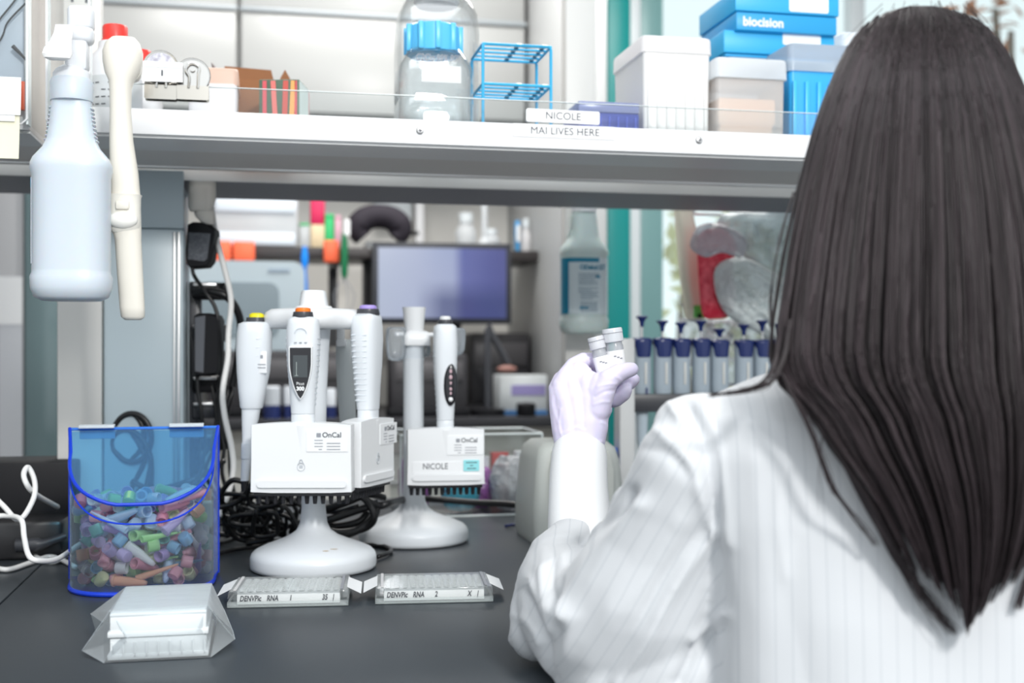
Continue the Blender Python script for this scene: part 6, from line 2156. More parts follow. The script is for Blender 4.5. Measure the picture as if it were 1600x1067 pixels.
# bottles with navy bands under the carousel
for k, (px, y0, y1, hw_, lab) in enumerate(((425, 603, 655, 13, 'white bottle with navy band on the far bench, beside the yellow-button pipette'), (449, 603, 655, 6, 'narrow white bottle with navy band behind the orange-button pipette'), (516, 607, 655, 9, 'white bottle with navy band seen right of the orange-button pipette'))):
    v_ = 3.36
    p = far(px, 600, v_)
    r = thing('banded_bottle', lab, 'bottle', Vector((p.x, p.y, FBZ)), AL, 'navy-banded bottles on the far bench')
    hh_ = av(px, y0, v_).z - FBZ
    rr_ = hw_ * yv(px, v_) / FPX
    obj('body', MB().lathe([(rr_, 0.0), (rr_, hh_ * 0.95), (rr_ * 0.8, hh_), (0.0001, hh_)], 20), mat('far_bottle', (0.55, 0.58, 0.62), 0.4), r)
    obj('band', MB().lathe([(rr_ * 1.02, 0.001), (rr_ * 1.02, hh_ * 0.42)], 20), navy, r)
for k, (px, lab) in enumerate(((440, 'blue-rimmed white dish on top of the long dark instrument'),)):
    v_ = 3.56
    p = far(px, 548, v_)
    r = thing('dish', lab, 'dish', p, AL)
    obj('bowl', MB().lathe([(0.02, 0), (0.045, 0.02), (0.05, 0.03), (0.0001, 0.03)], 20), mat('dish_navy', (0.02, 0.06, 0.25), 0.4), r)
    obj('rim', MB().lathe([(0.05, 0.03), (0.052, 0.042), (0.0001, 0.045)], 20), enamel, r)

# ------------------------------------------------------------------ the person, seated, seen from behind
HX, HY = 0.316, 0.935          # head centre
TX, TY = 0.322, 0.895          # torso centre
person = thing('person', 'person with long dark hair in white lab coat holding up two vials', 'person', (TX, TY, 0), 0)
skin = mat('skin', (0.72, 0.48, 0.38), 0.5, sss=0.15)
hair_m = bpy.data.materials.new('hair_dark_brown')
hair_m.use_nodes = True
nt = hair_m.node_tree
b_ = _bsdf(hair_m)
b_.inputs['Roughness'].default_value = 0.42
b_.inputs['Specular IOR Level'].default_value = 0.32
at_ = nt.nodes.new('ShaderNodeAttribute')
at_.attribute_name = 'tone'
rp = nt.nodes.new('ShaderNodeValToRGB')
rp.color_ramp.elements[0].color = (0.006, 0.0035, 0.004, 1)
rp.color_ramp.elements[1].color = (0.050, 0.036, 0.041, 1)
nt.links.new(at_.outputs['Fac'], rp.inputs[0])
nt.links.new(rp.outputs[0], b_.inputs['Base Color'])

# coat cloth: white with fine woven stripes that follow each panel
cloth = bpy.data.materials.new('coat_cloth')
cloth.use_nodes = True
nt = cloth.node_tree
b_ = _bsdf(cloth)
b_.inputs['Roughness'].default_value = 0.75
b_.inputs['Sheen Weight'].default_value = 0.15
at_ = nt.nodes.new('ShaderNodeAttribute')
at_.attribute_name = 'stripe'
m1_ = nt.nodes.new('ShaderNodeMath')
m1_.operation = 'FRACT'
nt.links.new(at_.outputs['Fac'], m1_.inputs[0])
m2_ = nt.nodes.new('ShaderNodeMath')
m2_.operation = 'LESS_THAN'
m2_.inputs[1].default_value = 0.10
nt.links.new(m1_.outputs[0], m2_.inputs[0])
mx_ = nt.nodes.new('ShaderNodeMix')
mx_.data_type = 'RGBA'
nt.links.new(m2_.outputs[0], mx_.inputs[0])
mx_.inputs[6].default_value = (0.58, 0.595, 0.615, 1)
mx_.inputs[7].default_value = (0.505, 0.525, 0.55, 1)
nt.links.new(mx_.outputs[2], b_.inputs['Base Color'])
tc = nt.nodes.new('ShaderNodeTexCoord')
nz = nt.nodes.new('ShaderNodeTexNoise')
nz.inputs['Scale'].default_value = 9
nz.inputs['Detail'].default_value = 2
nz2 = nt.nodes.new('ShaderNodeTexNoise')
nz2.inputs['Scale'].default_value = 900
bp = nt.nodes.new('ShaderNodeBump')
bp.inputs['Strength'].default_value = 0.25
bp.inputs['Distance'].default_value = 0.01
bp2 = nt.nodes.new('ShaderNodeBump')
bp2.inputs['Strength'].default_value = 0.15
bp2.inputs['Distance'].default_value = 0.0005
nt.links.new(tc.outputs['Object'], nz.inputs['Vector'])
nt.links.new(tc.outputs['Object'], nz2.inputs['Vector'])
nt.links.new(nz.outputs['Fac'], bp.inputs['Height'])
nt.links.new(nz2.outputs['Fac'], bp2.inputs['Height'])
nt.links.new(bp.outputs['Normal'], bp2.inputs['Normal'])
nt.links.new(bp2.outputs['Normal'], b_.inputs['Normal'])


def pr(px, py, rpx, Y):
    """a sphere seen at this pixel, radius in pixels, at depth Y"""
    return (at(px, py, Y), rpx * Y / FPX)


# arm joints
SHL = at(1100, 700, 0.90)
ELB = at(915, 945, 1.06)
WRI = at(908, 700, 1.270)
SHR = Vector((0.515, 0.90, 1.105))
ELR = Vector((0.575, 1.00, 0.96))
WRR = Vector((0.50, 1.20, 0.945))

# body
bd = MB()
for (z, a, b, y) in ((1.435 - 0.115 + 0.0, 0.076, 0.095, HY),):
    bd.ball((HX, y, 1.322), (0.071, 0.086, 0.098), 32, 24)
bd.ball((HX, HY + 0.035, 1.275), (0.058, 0.062, 0.068), 24, 16)      # jaw
bd.ball((HX, HY + 0.090, 1.300), (0.016, 0.017, 0.014), 14, 10)        # nose
bd.ball((HX, HY + 0.092, 1.318), (0.009, 0.012, 0.024), 14, 10)
bd.ball((HX, HY + 0.086, 1.268), (0.020, 0.011, 0.0055), 16, 8)        # lips
bd.ball((HX, HY + 0.085, 1.262), (0.016, 0.011, 0.005), 16, 8)
bd.ball((HX, HY + 0.080, 1.236), (0.017, 0.015, 0.014), 16, 8)         # chin
for s in (-1, 1):
    bd.ball((HX + s * 0.078, HY + 0.005, 1.305), (0.007, 0.018, 0.030), 12, 10)     # ears
    bd.ball((HX + s * 0.030, HY + 0.082, 1.340), (0.018, 0.008, 0.006), 12, 8)      # brows
bd.chain([((HX, HY - 0.01, 1.28), 0.052), ((TX, TY + 0.005, 1.18), 0.052), ((TX, TY, 1.12), 0.052)])
for z, a, b in ((1.065, 0.150, 0.068), (1.06, 0.160, 0.090), (1.0, 0.150, 0.090), (0.94, 0.140, 0.085), (0.88, 0.132, 0.080), (0.81, 0.135, 0.085), (0.73, 0.155, 0.095), (0.66, 0.165, 0.105)):
    bd.ball((TX, TY - 0.004, z), (a * 0.93, b * 0.93, 0.075), 28, 14)
bd.chain([(SHL, 0.030), pr(1030, 860, 62, 0.925), pr(950, 945, 56, 0.985), (ELB, 0.027), (ELB.lerp(WRI, 0.3), 0.025), (ELB.lerp(WRI, 0.55), 0.0235), (WRI, 0.0205)])
bd.chain([(WRI, 0.022), (WRI + Vector((0.002, 0.006, 0.04)), 0.020)])
bd.chain([(SHR, 0.042), (SHR.lerp(ELR, 0.5), 0.038), (ELR, 0.030), (ELR.lerp(WRR, 0.35), 0.032), (WRR, 0.023)])
for s in (-1, 1):                                                     # seated legs
    hip = Vector((TX + s * 0.085, TY, 0.64))
    kn = Vector((TX + s * 0.11, TY + 0.34 if False else TY - 0.02 + 0.36, 0.60))
    kn = Vector((TX + s * 0.11, TY + 0.02, 0.60)) + Vector((0, 0.0, 0))
    bd.chain([(hip, 0.085), (Vector((hip.x, TY - 0.02, 0.58)), 0.08)])
# legs bent forward below the worktop: the bench has a knee space there
body = fuse('body', bd, 0.0055, 4, skin, person)
for s in (-1, 1):
    e_ = obj('eye', MB().ball((HX + s * 0.030, HY + 0.0695, 1.322), 0.0115, 16, 12), mat('eye_white', (0.85, 0.85, 0.83), 0.2), person, world=True)
    obj('iris', MB().ball((HX + s * 0.030, HY + 0.0775, 1.322), 0.0045, 12, 8), mat('iris_brown', (0.04, 0.02, 0.01), 0.2), person, world=True)

# hidden seat: the person sits on a lab stool
trs = MB()
for s in (-1, 1):
    hx = TX + s * 0.085
    trs.chain([(Vector((hx, TY - 0.02, 0.62)), 0.088), (Vector((hx, TY - 0.30 + 0.30, 0.60)), 0.085)])
    trs.chain([(Vector((hx + s * 0.01, TY + 0.03, 0.60)), 0.075), (Vector((hx + s * 0.03, TY - 0.02, 0.34)), 0.058), (Vector((hx + s * 0.03, TY - 0.03, 0.16)), 0.045)])
fuse('trousers', trs, 0.01, 4, mat('dark_trousers', (0.03, 0.035, 0.05), 0.8), person)
for s in (-1, 1):
    hx = TX + s * 0.115
    obj('shoe', MB().loft([ell((hx, TY + 0.02 * 0 + y, z + 0.10), a, h_, 20, ax=(1, 0, 0), ay=(0, 0, 1)) for y, z, a, h_ in ((-0.09, 0.03, 0.02, 0.02), (-0.07, 0.035, 0.035, 0.035), (0.0, 0.035, 0.042, 0.035), (0.08, 0.028, 0.045, 0.028), (0.14, 0.02, 0.035, 0.02), (0.155, 0.015, 0.015, 0.01))]), mat('shoe_white', (0.7, 0.7, 0.7), 0.5), person, world=True)
stool = thing('lab_stool', 'black lab stool under the seated person', 'stool', (TX, TY - 0.03, 0), 0)
obj('seat', MB().lathe([(0.0001, 0.465), (0.17, 0.465), (0.185, 0.48), (0.185, 0.505), (0.17, 0.515), (0.0001, 0.515)], 40), black_grey, stool)
obj('post', MB().lathe([(0.025, 0.08), (0.025, 0.465)], 20), steel, stool)
obj('foot_ring', MB().tube([(0.20 * math.cos(a), 0.20 * math.sin(a), 0.10) for a in [2 * PI * i / 24 for i in range(24)]], 0.01, 8, 1, closed=True), chrome, stool)
for k in range(5):
    a = 2 * PI * k / 5
    lg = obj('leg', MB().tube([(0, 0, 0.09), (0.13 * math.cos(a), 0.13 * math.sin(a), 0.085), (0.25 * math.cos(a), 0.25 * math.sin(a), 0.06)], 0.014, 8, 2), steel, stool)
    obj('caster', MB().ball((0.25 * math.cos(a), 0.25 * math.sin(a), 0.026), (0.026, 0.026, 0.026), 14, 10), black, lg)

# ------------------------------------------------------------------ lab coat (torso and sleeves are one garment)
ct = MB()
# torso loft, ring by ring from hem to collar
ringsT = []
for (z, cx_, a, b, y, p) in ((0.55, TX, 0.205, 0.150, TY - 0.02, 2.3), (0.62, TX, 0.205, 0.140, TY - 0.02, 2.3), (0.74, TX, 0.190, 0.120, TY - 0.02, 2.4), (0.85, TX, 0.176, 0.108, TY - 0.018, 2.5), (0.92, TX, 0.174, 0.108, TY - 0.015, 2.5), (0.99, TX, 0.176, 0.110, TY - 0.010, 2.5),
                              (1.05, TX, 0.184, 0.110, TY - 0.004, 2.4), (1.095, TX, 0.192, 0.103, TY, 2.3), (1.120, TX, 0.188, 0.092, TY, 2.3), (1.136, TX, 0.172, 0.082, TY + 0.001, 2.2), (1.150, TX, 0.140, 0.074, TY + 0.002, 2.1), (1.162, TX, 0.105, 0.068, TY + 0.004, 2.0), (1.174, TX, 0.078, 0.064, TY + 0.006, 2.0), (1.19, TX, 0.066, 0.062, TY + 0.008, 2.0)):
    ringsT.append(ell((cx_, y, z), a, b, 64, p=p))
ct.loft(ringsT)
# left sleeve: swept balls give its outline
sl = [pr(1108, 690, 70, 0.885), pr(1085, 735, 92, 0.885), pr(1062, 800, 100, 0.90), pr(1045, 870, 118, 0.915), pr(1020, 930, 130, 0.925), pr(985, 975, 128, 0.94), pr(940, 985, 110, 0.965), pr(905, 955, 95, 1.00), pr(885, 930, 80, 1.05)]
ct.chain(sl, 20, 5)
ct.chain([pr(1100, 670, 55, 0.885), pr(1080, 668, 50, 0.890), pr(1062, 664, 40, 0.892)], 18, 4)
ct.chain([pr(950, 1010, 100, 0.955), pr(990, 1050, 105, 0.93), pr(1060, 1040, 90, 0.91)], 18, 4)
ct.chain([pr(885, 930, 80, 1.05), pr(882, 915, 76, 1.08), pr(890, 890, 70, 1.11), pr(900, 868, 58, 1.13), pr(905, 850, 50, 1.15)], 18, 4)
ct.chain([pr(855, 965, 52, 1.03), pr(838, 990, 42, 1.02), pr(830, 950, 34, 1.05), pr(842, 905, 36, 1.08), pr(858, 868, 34, 1.11)], 14, 3)
ct.chain([pr(808, 998, 15, 1.03), pr(828, 985, 30, 1.03)], 12, 3)
ct.chain([pr(1000, 800, 52, 0.93), pr(985, 840, 45, 0.96), pr(960, 850, 42, 1.00)], 14, 3)
ct.chain([pr(1030, 700, 30, 0.895), pr(1012, 745, 32, 0.90), pr(990, 800, 34, 0.915)], 14, 3)
# right sleeve
ct.chain([(SHR, 0.055), (SHR.lerp(ELR, 0.5), 0.055), (ELR, 0.052), (ELR.lerp(WRR, 0.6), 0.045), (WRR.lerp(ELR, 0.15), 0.036)], 18, 6)

# fold lines in picture coordinates: (points, amplitude m, width px); + raises, - sinks
FOLDS = [
    ([(1078, 640), (1100, 690), (1112, 760), (1122, 850), (1130, 940), (1126, 1067)], -0.0035, 9),
    ([(1096, 640), (1122, 690), (1134, 760), (1142, 850)], 0.0022, 10),
    ([(1018, 668), (1035, 680), (1075, 720), (1090, 760), (1118, 840)], 0.0030, 10),
    ([(1005, 700), (1045, 708), (1080, 745)], -0.0020, 10),
    ([(1118, 830), (1078, 880), (1040, 940), (1010, 1000), (965, 1067)], 0.0042, 13),
    ([(1100, 830), (1055, 880), (1015, 945), (985, 1000), (945, 1060)], -0.0030, 15),
    ([(985, 770), (965, 800), (915, 840), (888, 870), (880, 930)], -0.0065, 10),
    ([(1000, 790), (950, 850), (905, 905), (885, 960)], 0.0050, 16),
    ([(838, 850), (860, 842), (900, 838)], 0.0035, 8),
    ([(812, 880), (838, 858), (870, 852), (905, 850)], -0.0030, 8),
    ([(850, 862), (848, 900), (855, 950)], 0.0055, 9),
    ([(866, 868), (862, 905), (868, 950)], -0.0050, 7),
    ([(882, 865), (886, 920), (888, 965)], 0.0045, 8),
    ([(815, 920), (835, 948), (850, 990), (862, 1060)], -0.0055, 9),
    ([(800, 960), (826, 975), (842, 1005)], 0.0030, 8),
    ([(828, 905), (840, 940), (858, 985)], 0.0040, 8),
    ([(900, 965), (890, 1000), (872, 1040)], 0.0028, 14),
    ([(1060, 1067), (1090, 1010), (1112, 980)], -0.0060, 12),
    ([(1085, 1000), (1115, 975), (1130, 962)], 0.0050, 9),
    ([(1200, 640), (1230, 700), (1215, 800), (1225, 900)], 0.0008, 10),
    ([(1290, 760), (1230, 900), (1260, 1067)], -0.0025, 45),
    ([(1170, 620), (1185, 800), (1190, 1067)], 0.0020, 40),
    ([(1065, 620), (1100, 610), (1150, 598), (1215, 570)], 0.0010, 8),
    ([(1040, 622), (1052, 640), (1062, 655)], 0.0030, 7),
    ([(905, 1020), (960, 960), (1030, 880), (1060, 820)], 0.0018, 22),
]


def folds(me):
    n_ = len(me.vertices)
    co = np.empty(n_ * 3)
    me.vertices.foreach_get('co', co)
    co = co.reshape(-1, 3)
    nr = np.empty(n_ * 3)
    me.vertices.foreach_get('normal', nr) if hasattr(me.vertices[0], 'normal') else None
    nr = nr.reshape(-1, 3)
    px = 800 + co[:, 0] / co[:, 1] * FPX
    py = HOR - (co[:, 2] - CZ) / co[:, 1] * FPX
    facing = np.clip(-nr[:, 1] * 1.6 + 0.15, 0, 1)
    disp = np.zeros(n_)
    for pts, amp, wd in FOLDS:
        P = [(p.x, p.z) for p in spline([Vector((x, 0, y)) for x, y in pts], 5)]
        best = np.full(n_, 1e9)
        for (x0, y0), (x1, y1) in zip(P[:-1], P[1:]):
            dx, dy = x1 - x0, y1 - y0
            L = dx * dx + dy * dy + 1e-9
            t = np.clip(((px - x0) * dx + (py - y0) * dy) / L, 0, 1)
            best = np.minimum(best, (px - x0 - dx * t) ** 2 + (py - y0 - dy * t) ** 2)
        disp += amp * 1.25 * np.exp(-(np.sqrt(best) / wd) ** 1.5)
    # soft cloth waves
    w1 = np.sin(co[:, 0] * 31 + np.sin(co[:, 2] * 19) * 1.7) * np.sin(co[:, 2] * 13 + co[:, 0] * 17)
    disp = disp * facing + 0.0012 * w1
    co = co + nr * disp[:, None]
    # cloth rests on the worktop behind the bench edge, never inside it
    v = -SA * co[:, 0] + CA * co[:, 1]
    over = (v > VE - 0.004)
    lim = 0.9025
    co[:, 2] = np.where(over & (co[:, 2] < lim) & (co[:, 2] > 0.80), lim + (lim - co[:, 2]) * 0.02, co[:, 2])
    deep = (v > VE - 0.006) & (co[:, 2] <= 0.8995)
    # fabric below the top stays in front of the bench edge
    sh = np.where(deep, v - (VE - 0.006), 0)
    co[:, 0] += SA * sh
    co[:, 1] -= CA * sh
    me.vertices.foreach_set('co', co.ravel())
    # stripes: vertical on the back, along the arm on the sleeve
    at2 = me.attributes.new('stripe', 'FLOAT', 'POINT')
    d = (ELB - SHL)
    ax = np.array((d.x, d.y, d.z)) / d.length
    pe = np.cross(ax, (0, 1, 0))
    pe /= np.linalg.norm(pe)
    s_torso = co[:, 0] / 0.0105
    s_arm = (co @ pe) / 0.0105
    seam = np.interp(py, [600, 640, 690, 760, 850, 940, 1067], [1060, 1078, 1100, 1112, 1122, 1130, 1126])
    at2.data.foreach_set('value', np.where(px > seam, s_torso, s_arm).astype(np.float32))
    me.update()


coat = fuse('lab_coat', ct, 0.0027, 11, cloth, person, post=folds)
# collar band hidden under the hair
obj('collar', MB().loft([ell((TX, TY + 0.007, 1.175), 0.072, 0.068, 40), ell((TX, TY + 0.008, 1.198), 0.066, 0.063, 40), ell((TX, TY + 0.008, 1.198), 0.062, 0.059, 40), ell((TX, TY + 0.007, 1.175), 0.066, 0.062, 40)], cap=False), cloth, person, world=True)

# knitted cuff on the forearm
cf = MB()
rings = []
for (px, py, hw) in ((908, 872, 50), (908, 850, 50.5), (906, 825, 50), (905, 800, 48.5), (904, 770, 46.5), (904, 740, 45), (905, 718, 44), (905, 706, 42), (906, 699, 37), (906, 696, 33), (906, 699, 31), (906, 712, 31)):
    Y = 1.06 + (945 - py) / 245 * 0.21
    c_ = at(px, py, Y)
    d = (WRI - ELB).normalized()
    ax = Vector((1, 0, 0)) - d * d.x
    ax.normalize()
    rings.append(ell(c_, hw * Y / FPX, hw * Y / FPX * 1.0, 40, ax=ax, ay=d.cross(ax)))
cf.loft(rings)
obj('cuff', cf, mat('knit_cuff', (0.84, 0.85, 0.86), 0.8, bump=(500, 0.25, 0.0006)), person, world=True, sharp=60)

# ------------------------------------------------------------------ gloved hand
gl = MB()
YH = 1.27


def G(*nodes, seg=14, sub=6):
    gl.chain([pr(*n_) for n_ in nodes], seg + 6, sub + 8)


# wrist and palm: four metacarpals side by side
G((890, 705, 22, 1.262), (886, 672, 24, 1.268), (880, 640, 22, 1.275), (874, 613, 17, 1.280))
G((902, 705, 24, 1.262), (900, 670, 27, 1.268), (893, 635, 26, 1.275), (884, 600, 20, 1.280), (890, 585, 17, 1.283))
G((915, 705, 24, 1.262), (916, 670, 27, 1.267), (915, 635, 27, 1.273), (912, 600, 24, 1.277), (905, 582, 18, 1.282))
G((922, 705, 21, 1.260), (926, 668, 24, 1.262), (930, 640, 22, 1.264), (934, 612, 21, 1.262), (938, 600, 19, 1.262))
G((896, 705, 23, 1.260), (894, 660, 25, 1.266), (889, 630, 24, 1.272), (879, 604, 18, 1.279))
G((908, 705, 24, 1.260), (908, 660, 27, 1.265), (904, 625, 26, 1.271), (896, 594, 19, 1.279))
G((919, 705, 22, 1.259), (922, 660, 25, 1.262), (923, 625, 24, 1.266), (921, 600, 21, 1.270))
# index finger: arches up and forward to the back of the vials
G((886, 590, 17, 1.282), (897, 572, 14, 1.290), (912, 563, 12.5, 1.297), (926, 562, 11.5, 1.300), (938, 572, 11, 1.300), (950, 583, 10, 1.298))
# thumb: from the base of the palm up its side, across the front of the vials
G((934, 640, 20, 1.258), (942, 612, 19, 1.256), (950, 594, 17, 1.256), (966, 583, 14.5, 1.258), (980, 578.5, 12.5, 1.262), (987, 577, 11, 1.264))
# middle, ring and little fingers curled round with their tips showing past the thumb
G((900, 590, 15, 1.300), (925, 590, 13.5, 1.308), (950, 596, 13, 1.306), (972, 602, 12, 1.300), (984, 598, 11, 1.296), (990, 593, 10, 1.294))
G((892, 608, 15, 1.300), (918, 615, 14, 1.310), (946, 626, 13.5, 1.304), (962, 623, 13, 1.294), (974, 615, 12, 1.289), (977, 610, 11, 1.288))
G((884, 622, 14, 1.298), (904, 640, 13, 1.306), (926, 652, 12.5, 1.300), (940, 650, 12, 1.290), (946, 640, 11, 1.284))
# rounded knuckle at the outer side
G((871, 620, 13, 1.280), (868, 607, 11.5, 1.283), (876, 592, 12, 1.286))
GF = [([(868, 608), (862, 630), (872, 660)], 0.0004, 3), ([(880, 688), (905, 680), (925, 686)], 0.0010, 3), ([(878, 678), (900, 668), (912, 672)], 0.0007, 2.5), ([(930, 620), (945, 612), (960, 610)], -0.0009, 3), ([(934, 604), (950, 600), (962, 600)], 0.0007, 2.5),
      ([(928, 632), (940, 628), (952, 628)], 0.0006, 2.5), ([(940, 660), (948, 665), (950, 675)], 0.0008, 3), ([(905, 690), (925, 694), (940, 690)], 0.0008, 2.5), ([(876, 640), (874, 665), (880, 690)], 0.0007, 2.5), ([(962, 588), (970, 594), (973, 600)], 0.0005, 2)]


def gfold(me):
    global FOLDS
    sv = FOLDS
    n_ = len(me.vertices)
    co = np.empty(n_ * 3)
    me.vertices.foreach_get('co', co)
    co = co.reshape(-1, 3)
    nr = np.empty(n_ * 3)
    me.vertices.foreach_get('normal', nr)
    nr = nr.reshape(-1, 3)
    px = 800 + co[:, 0] / co[:, 1] * FPX
    py = HOR - (co[:, 2] - CZ) / co[:, 1] * FPX
    facing = np.clip(-nr[:, 1] * 1.6 + 0.1, 0, 1)
    disp = np.zeros(n_)
    for pts, amp, wd in GF:
        P = [(p.x, p.z) for p in spline([Vector((x, 0, y)) for x, y in pts], 4)]
        best = np.full(n_, 1e9)
        for (x0, y0), (x1, y1) in zip(P[:-1], P[1:]):
            dx, dy = x1 - x0, y1 - y0
            L = dx * dx + dy * dy + 1e-9
            t = np.clip(((px - x0) * dx + (py - y0) * dy) / L, 0, 1)
            best = np.minimum(best, (px - x0 - dx * t) ** 2 + (py - y0 - dy * t) ** 2)
        disp += amp * np.exp(-best / (wd * wd))
    co = co + nr * (disp * facing)[:, None]
    me.vertices.foreach_set('co', co.ravel())
    me.update()


glove_m = mat('lavender_nitrile', (0.74, 0.69, 0.87), 0.45, sss=0.1, bump=(120, 0.12, 0.001))
fuse('glove', gl, 0.0011, 9, glove_m, person, post=gfold)
# the other hand, out of the frame, resting on the bench
g2 = MB()
hb = WRR + Vector((-0.01, 0.05, -0.008))
g2.chain([(WRR, 0.024), (hb, 0.022)])
for k in range(4):
    o0 = Vector((-0.028 + k * 0.018, 0.045, -0.010)) + WRR
    g2.chain([(WRR, 0.02), (o0 + Vector((0, 0.03, -0.008)), 0.0105), (o0 + Vector((-0.004, 0.065 + 0.008 * (1.5 - abs(k - 1.5)), -0.012)), 0.0095), (o0 + Vector((-0.006, 0.092 + 0.008 * (1.5 - abs(k - 1.5)), -0.022)), 0.008)])
g2.chain([(WRR + Vector((-0.01, 0.01, -0.004)), 0.016), (WRR + Vector((-0.038, 0.035, -0.012)), 0.012), (WRR + Vector((-0.050, 0.06, -0.02)), 0.010)])
fuse('glove', g2, 0.0018, 2, glove_m, person)

# ------------------------------------------------------------------ vials held up
vial_m = clear('vial_plastic', (0.95, 0.96, 0.98), 0.35, 0.12, body=(0.82, 0.84, 0.88))
vcap = mat('vial_cap', (0.84, 0.84, 0.88), 0.35)
for (pb_, pt_, hw, Y, lab) in (((946, 590), (930, 526), 12.8, 1.284, 'slimmer white-capped vial held at the index finger'), ((966, 585), (956, 513), 15.8, 1.286, 'wider white-capped vial with label held against the thumb')):
    p0, p1 = at(*pb_, Y), at(*pt_, Y)
    d = (p1 - p0)
    L_ = d.length
    q = Vector((0, 0, 1)).rotation_difference(d.normalized()).to_euler()
    r = bpy.data.objects.new('cryovial', None)
    COL.objects.link(r)
    r.location = p0
    r.rotation_euler = q
    tag(r, lab, 'vial', 'white-capped vials in the gloved hand')
    R_ = hw * Y / FPX
    obj('tube', MB().lathe([(0.0001, 0), (R_ * 0.7, 0.001), (R_ * 0.88, 0.004), (R_ * 0.88, L_ * 0.62), (R_ * 0.80, L_ * 0.66), (R_ * 0.80, L_ * 0.75)], 28), vial_m, r)
    cp_ = obj('cap', MB().lathe([(R_ * 0.92, L_ * 0.70), (R_, L_ * 0.71), (R_, L_ * 0.97), (R_ * 0.94, L_), (R_ * 0.75, L_), (R_ * 0.70, L_ * 0.975), (0.0001, L_ * 0.975)], 28), clear('vial_cap_clear', (0.96, 0.96, 0.98), 0.62, 0.2, body=(0.86, 0.87, 0.91)), r)
    lb = obj('label', wrap_label(R_ * 0.89, 1.0, 170, 370, L_ * 0.05, L_ * 0.52, n=2, off=0.0004), paper, r)
    g_ = MB()
    for k in range(3):
        a = math.radians(262 + 18 * k)
        g_.box((0, 0, 0), (0.0026, 0.0003, 0.0013), M=T((R_ * 0.89 + 0.0007) * math.cos(a), (R_ * 0.89 + 0.0007) * math.sin(a), L_ * (0.40 - 0.03 * k)) @ rot_z(a + PI / 2))
    obj('handwriting', g_, ink_soft, lb)
    obj('cap_rim', MB().tube([(R_ * 1.0 * math.cos(a), R_ * 1.0 * math.sin(a), L_ * 0.90) for a in [2 * PI * i / 24 for i in range(24)]], 0.0004, 6, 1, closed=True), ink_soft, cp_)

# ------------------------------------------------------------------ hair
HR = random.Random(12)
NPR = np.random.RandomState(12)
# outline of the hair mass, picture rows -> columns, and depth of its back surface
rowsY = [8, 14, 25, 45, 70, 100, 150, 200, 300, 400, 500, 560, 600, 650, 700, 750, 800, 850, 900, 950, 1000]
leftX = [1425, 1395, 1368, 1343, 1325, 1309, 1288, 1270, 1243, 1224, 1208, 1203, 1218, 1268, 1298, 1335, 1368, 1396, 1422, 1458, 1508]
rightX = [1455, 1490, 1520, 1548, 1568, 1585, 1608, 1626, 1655, 1675, 1690, 1695, 1695, 1690, 1682, 1670, 1655, 1636, 1612, 1575, 1514]
depth = [0.915, 0.905, 0.885, 0.862, 0.845, 0.832, 0.820, 0.814, 0.806, 0.796, 0.786, 0.780, 0.776, 0.772, 0.768, 0.765, 0.763, 0.762, 0.762, 0.762, 0.763]


def surf(s, row, lift=0.0):
    """point of the hair's back surface: s in -1..1 across, row in pixels"""
    L_ = np.interp(row, rowsY, leftX)
    R_ = np.interp(row, rowsY, rightX)
    D = np.interp(row, rowsY, depth)
    cx_, hw_ = (L_ + R_) / 2, (R_ - L_) / 2
    bulge = np.interp(row, [8, 100, 300, 500, 620, 1000], [0.02, 0.075, 0.075, 0.055, 0.030, 0.010])
    Y = D + bulge * (1 - np.sqrt(np.clip(1 - (s * 0.985) ** 2, 0, 1))) - lift
    px = cx_ + s * hw_
    return np.stack([(px - 800) / FPX * Y, Y, CZ - (row - HOR) / FPX * Y], -1)


NS, NP = 5200, 22
vs, fs, tones = [], [], []
clump_s = NPR.uniform(-1, 1, 130)
clump_off = NPR.normal(0, 1, 130)
clump_len = NPR.uniform(0, 1, 130)


def add_strand(P, r0, r1, tone):
    n_ = len(P)
    base = len(vs)
    P = np.asarray(P)
    t = np.gradient(P, axis=0)
    t /= np.linalg.norm(t, axis=1)[:, None] + 1e-12
    a = np.cross(t, np.array([0.0, 1.0, 0.0]))
    a /= np.linalg.norm(a, axis=1)[:, None] + 1e-9
    b = np.cross(t, a)
    rr = np.linspace(r0, r1, n_)[:, None]
    ring = [P + a * rr, P - a * rr * 0.5 - b * rr * 0.87, P - a * rr * 0.5 + b * rr * 0.87]
    blk = np.stack(ring, 1).reshape(-1, 3)
    vs.extend(blk.tolist())
    for i in range(n_ - 1):
        o = base + i * 3
        for k in range(3):
            k2 = (k + 1) % 3
            fs.append((o + k, o + k2, o + 3 + k2, o + 3 + k))
    tones.extend([tone] * (n_ * 3))


def end_row(s):
    # lowest row whose outline still holds a strand at this share of the full width
    return 1000 - 120 * abs(s) ** 1.2


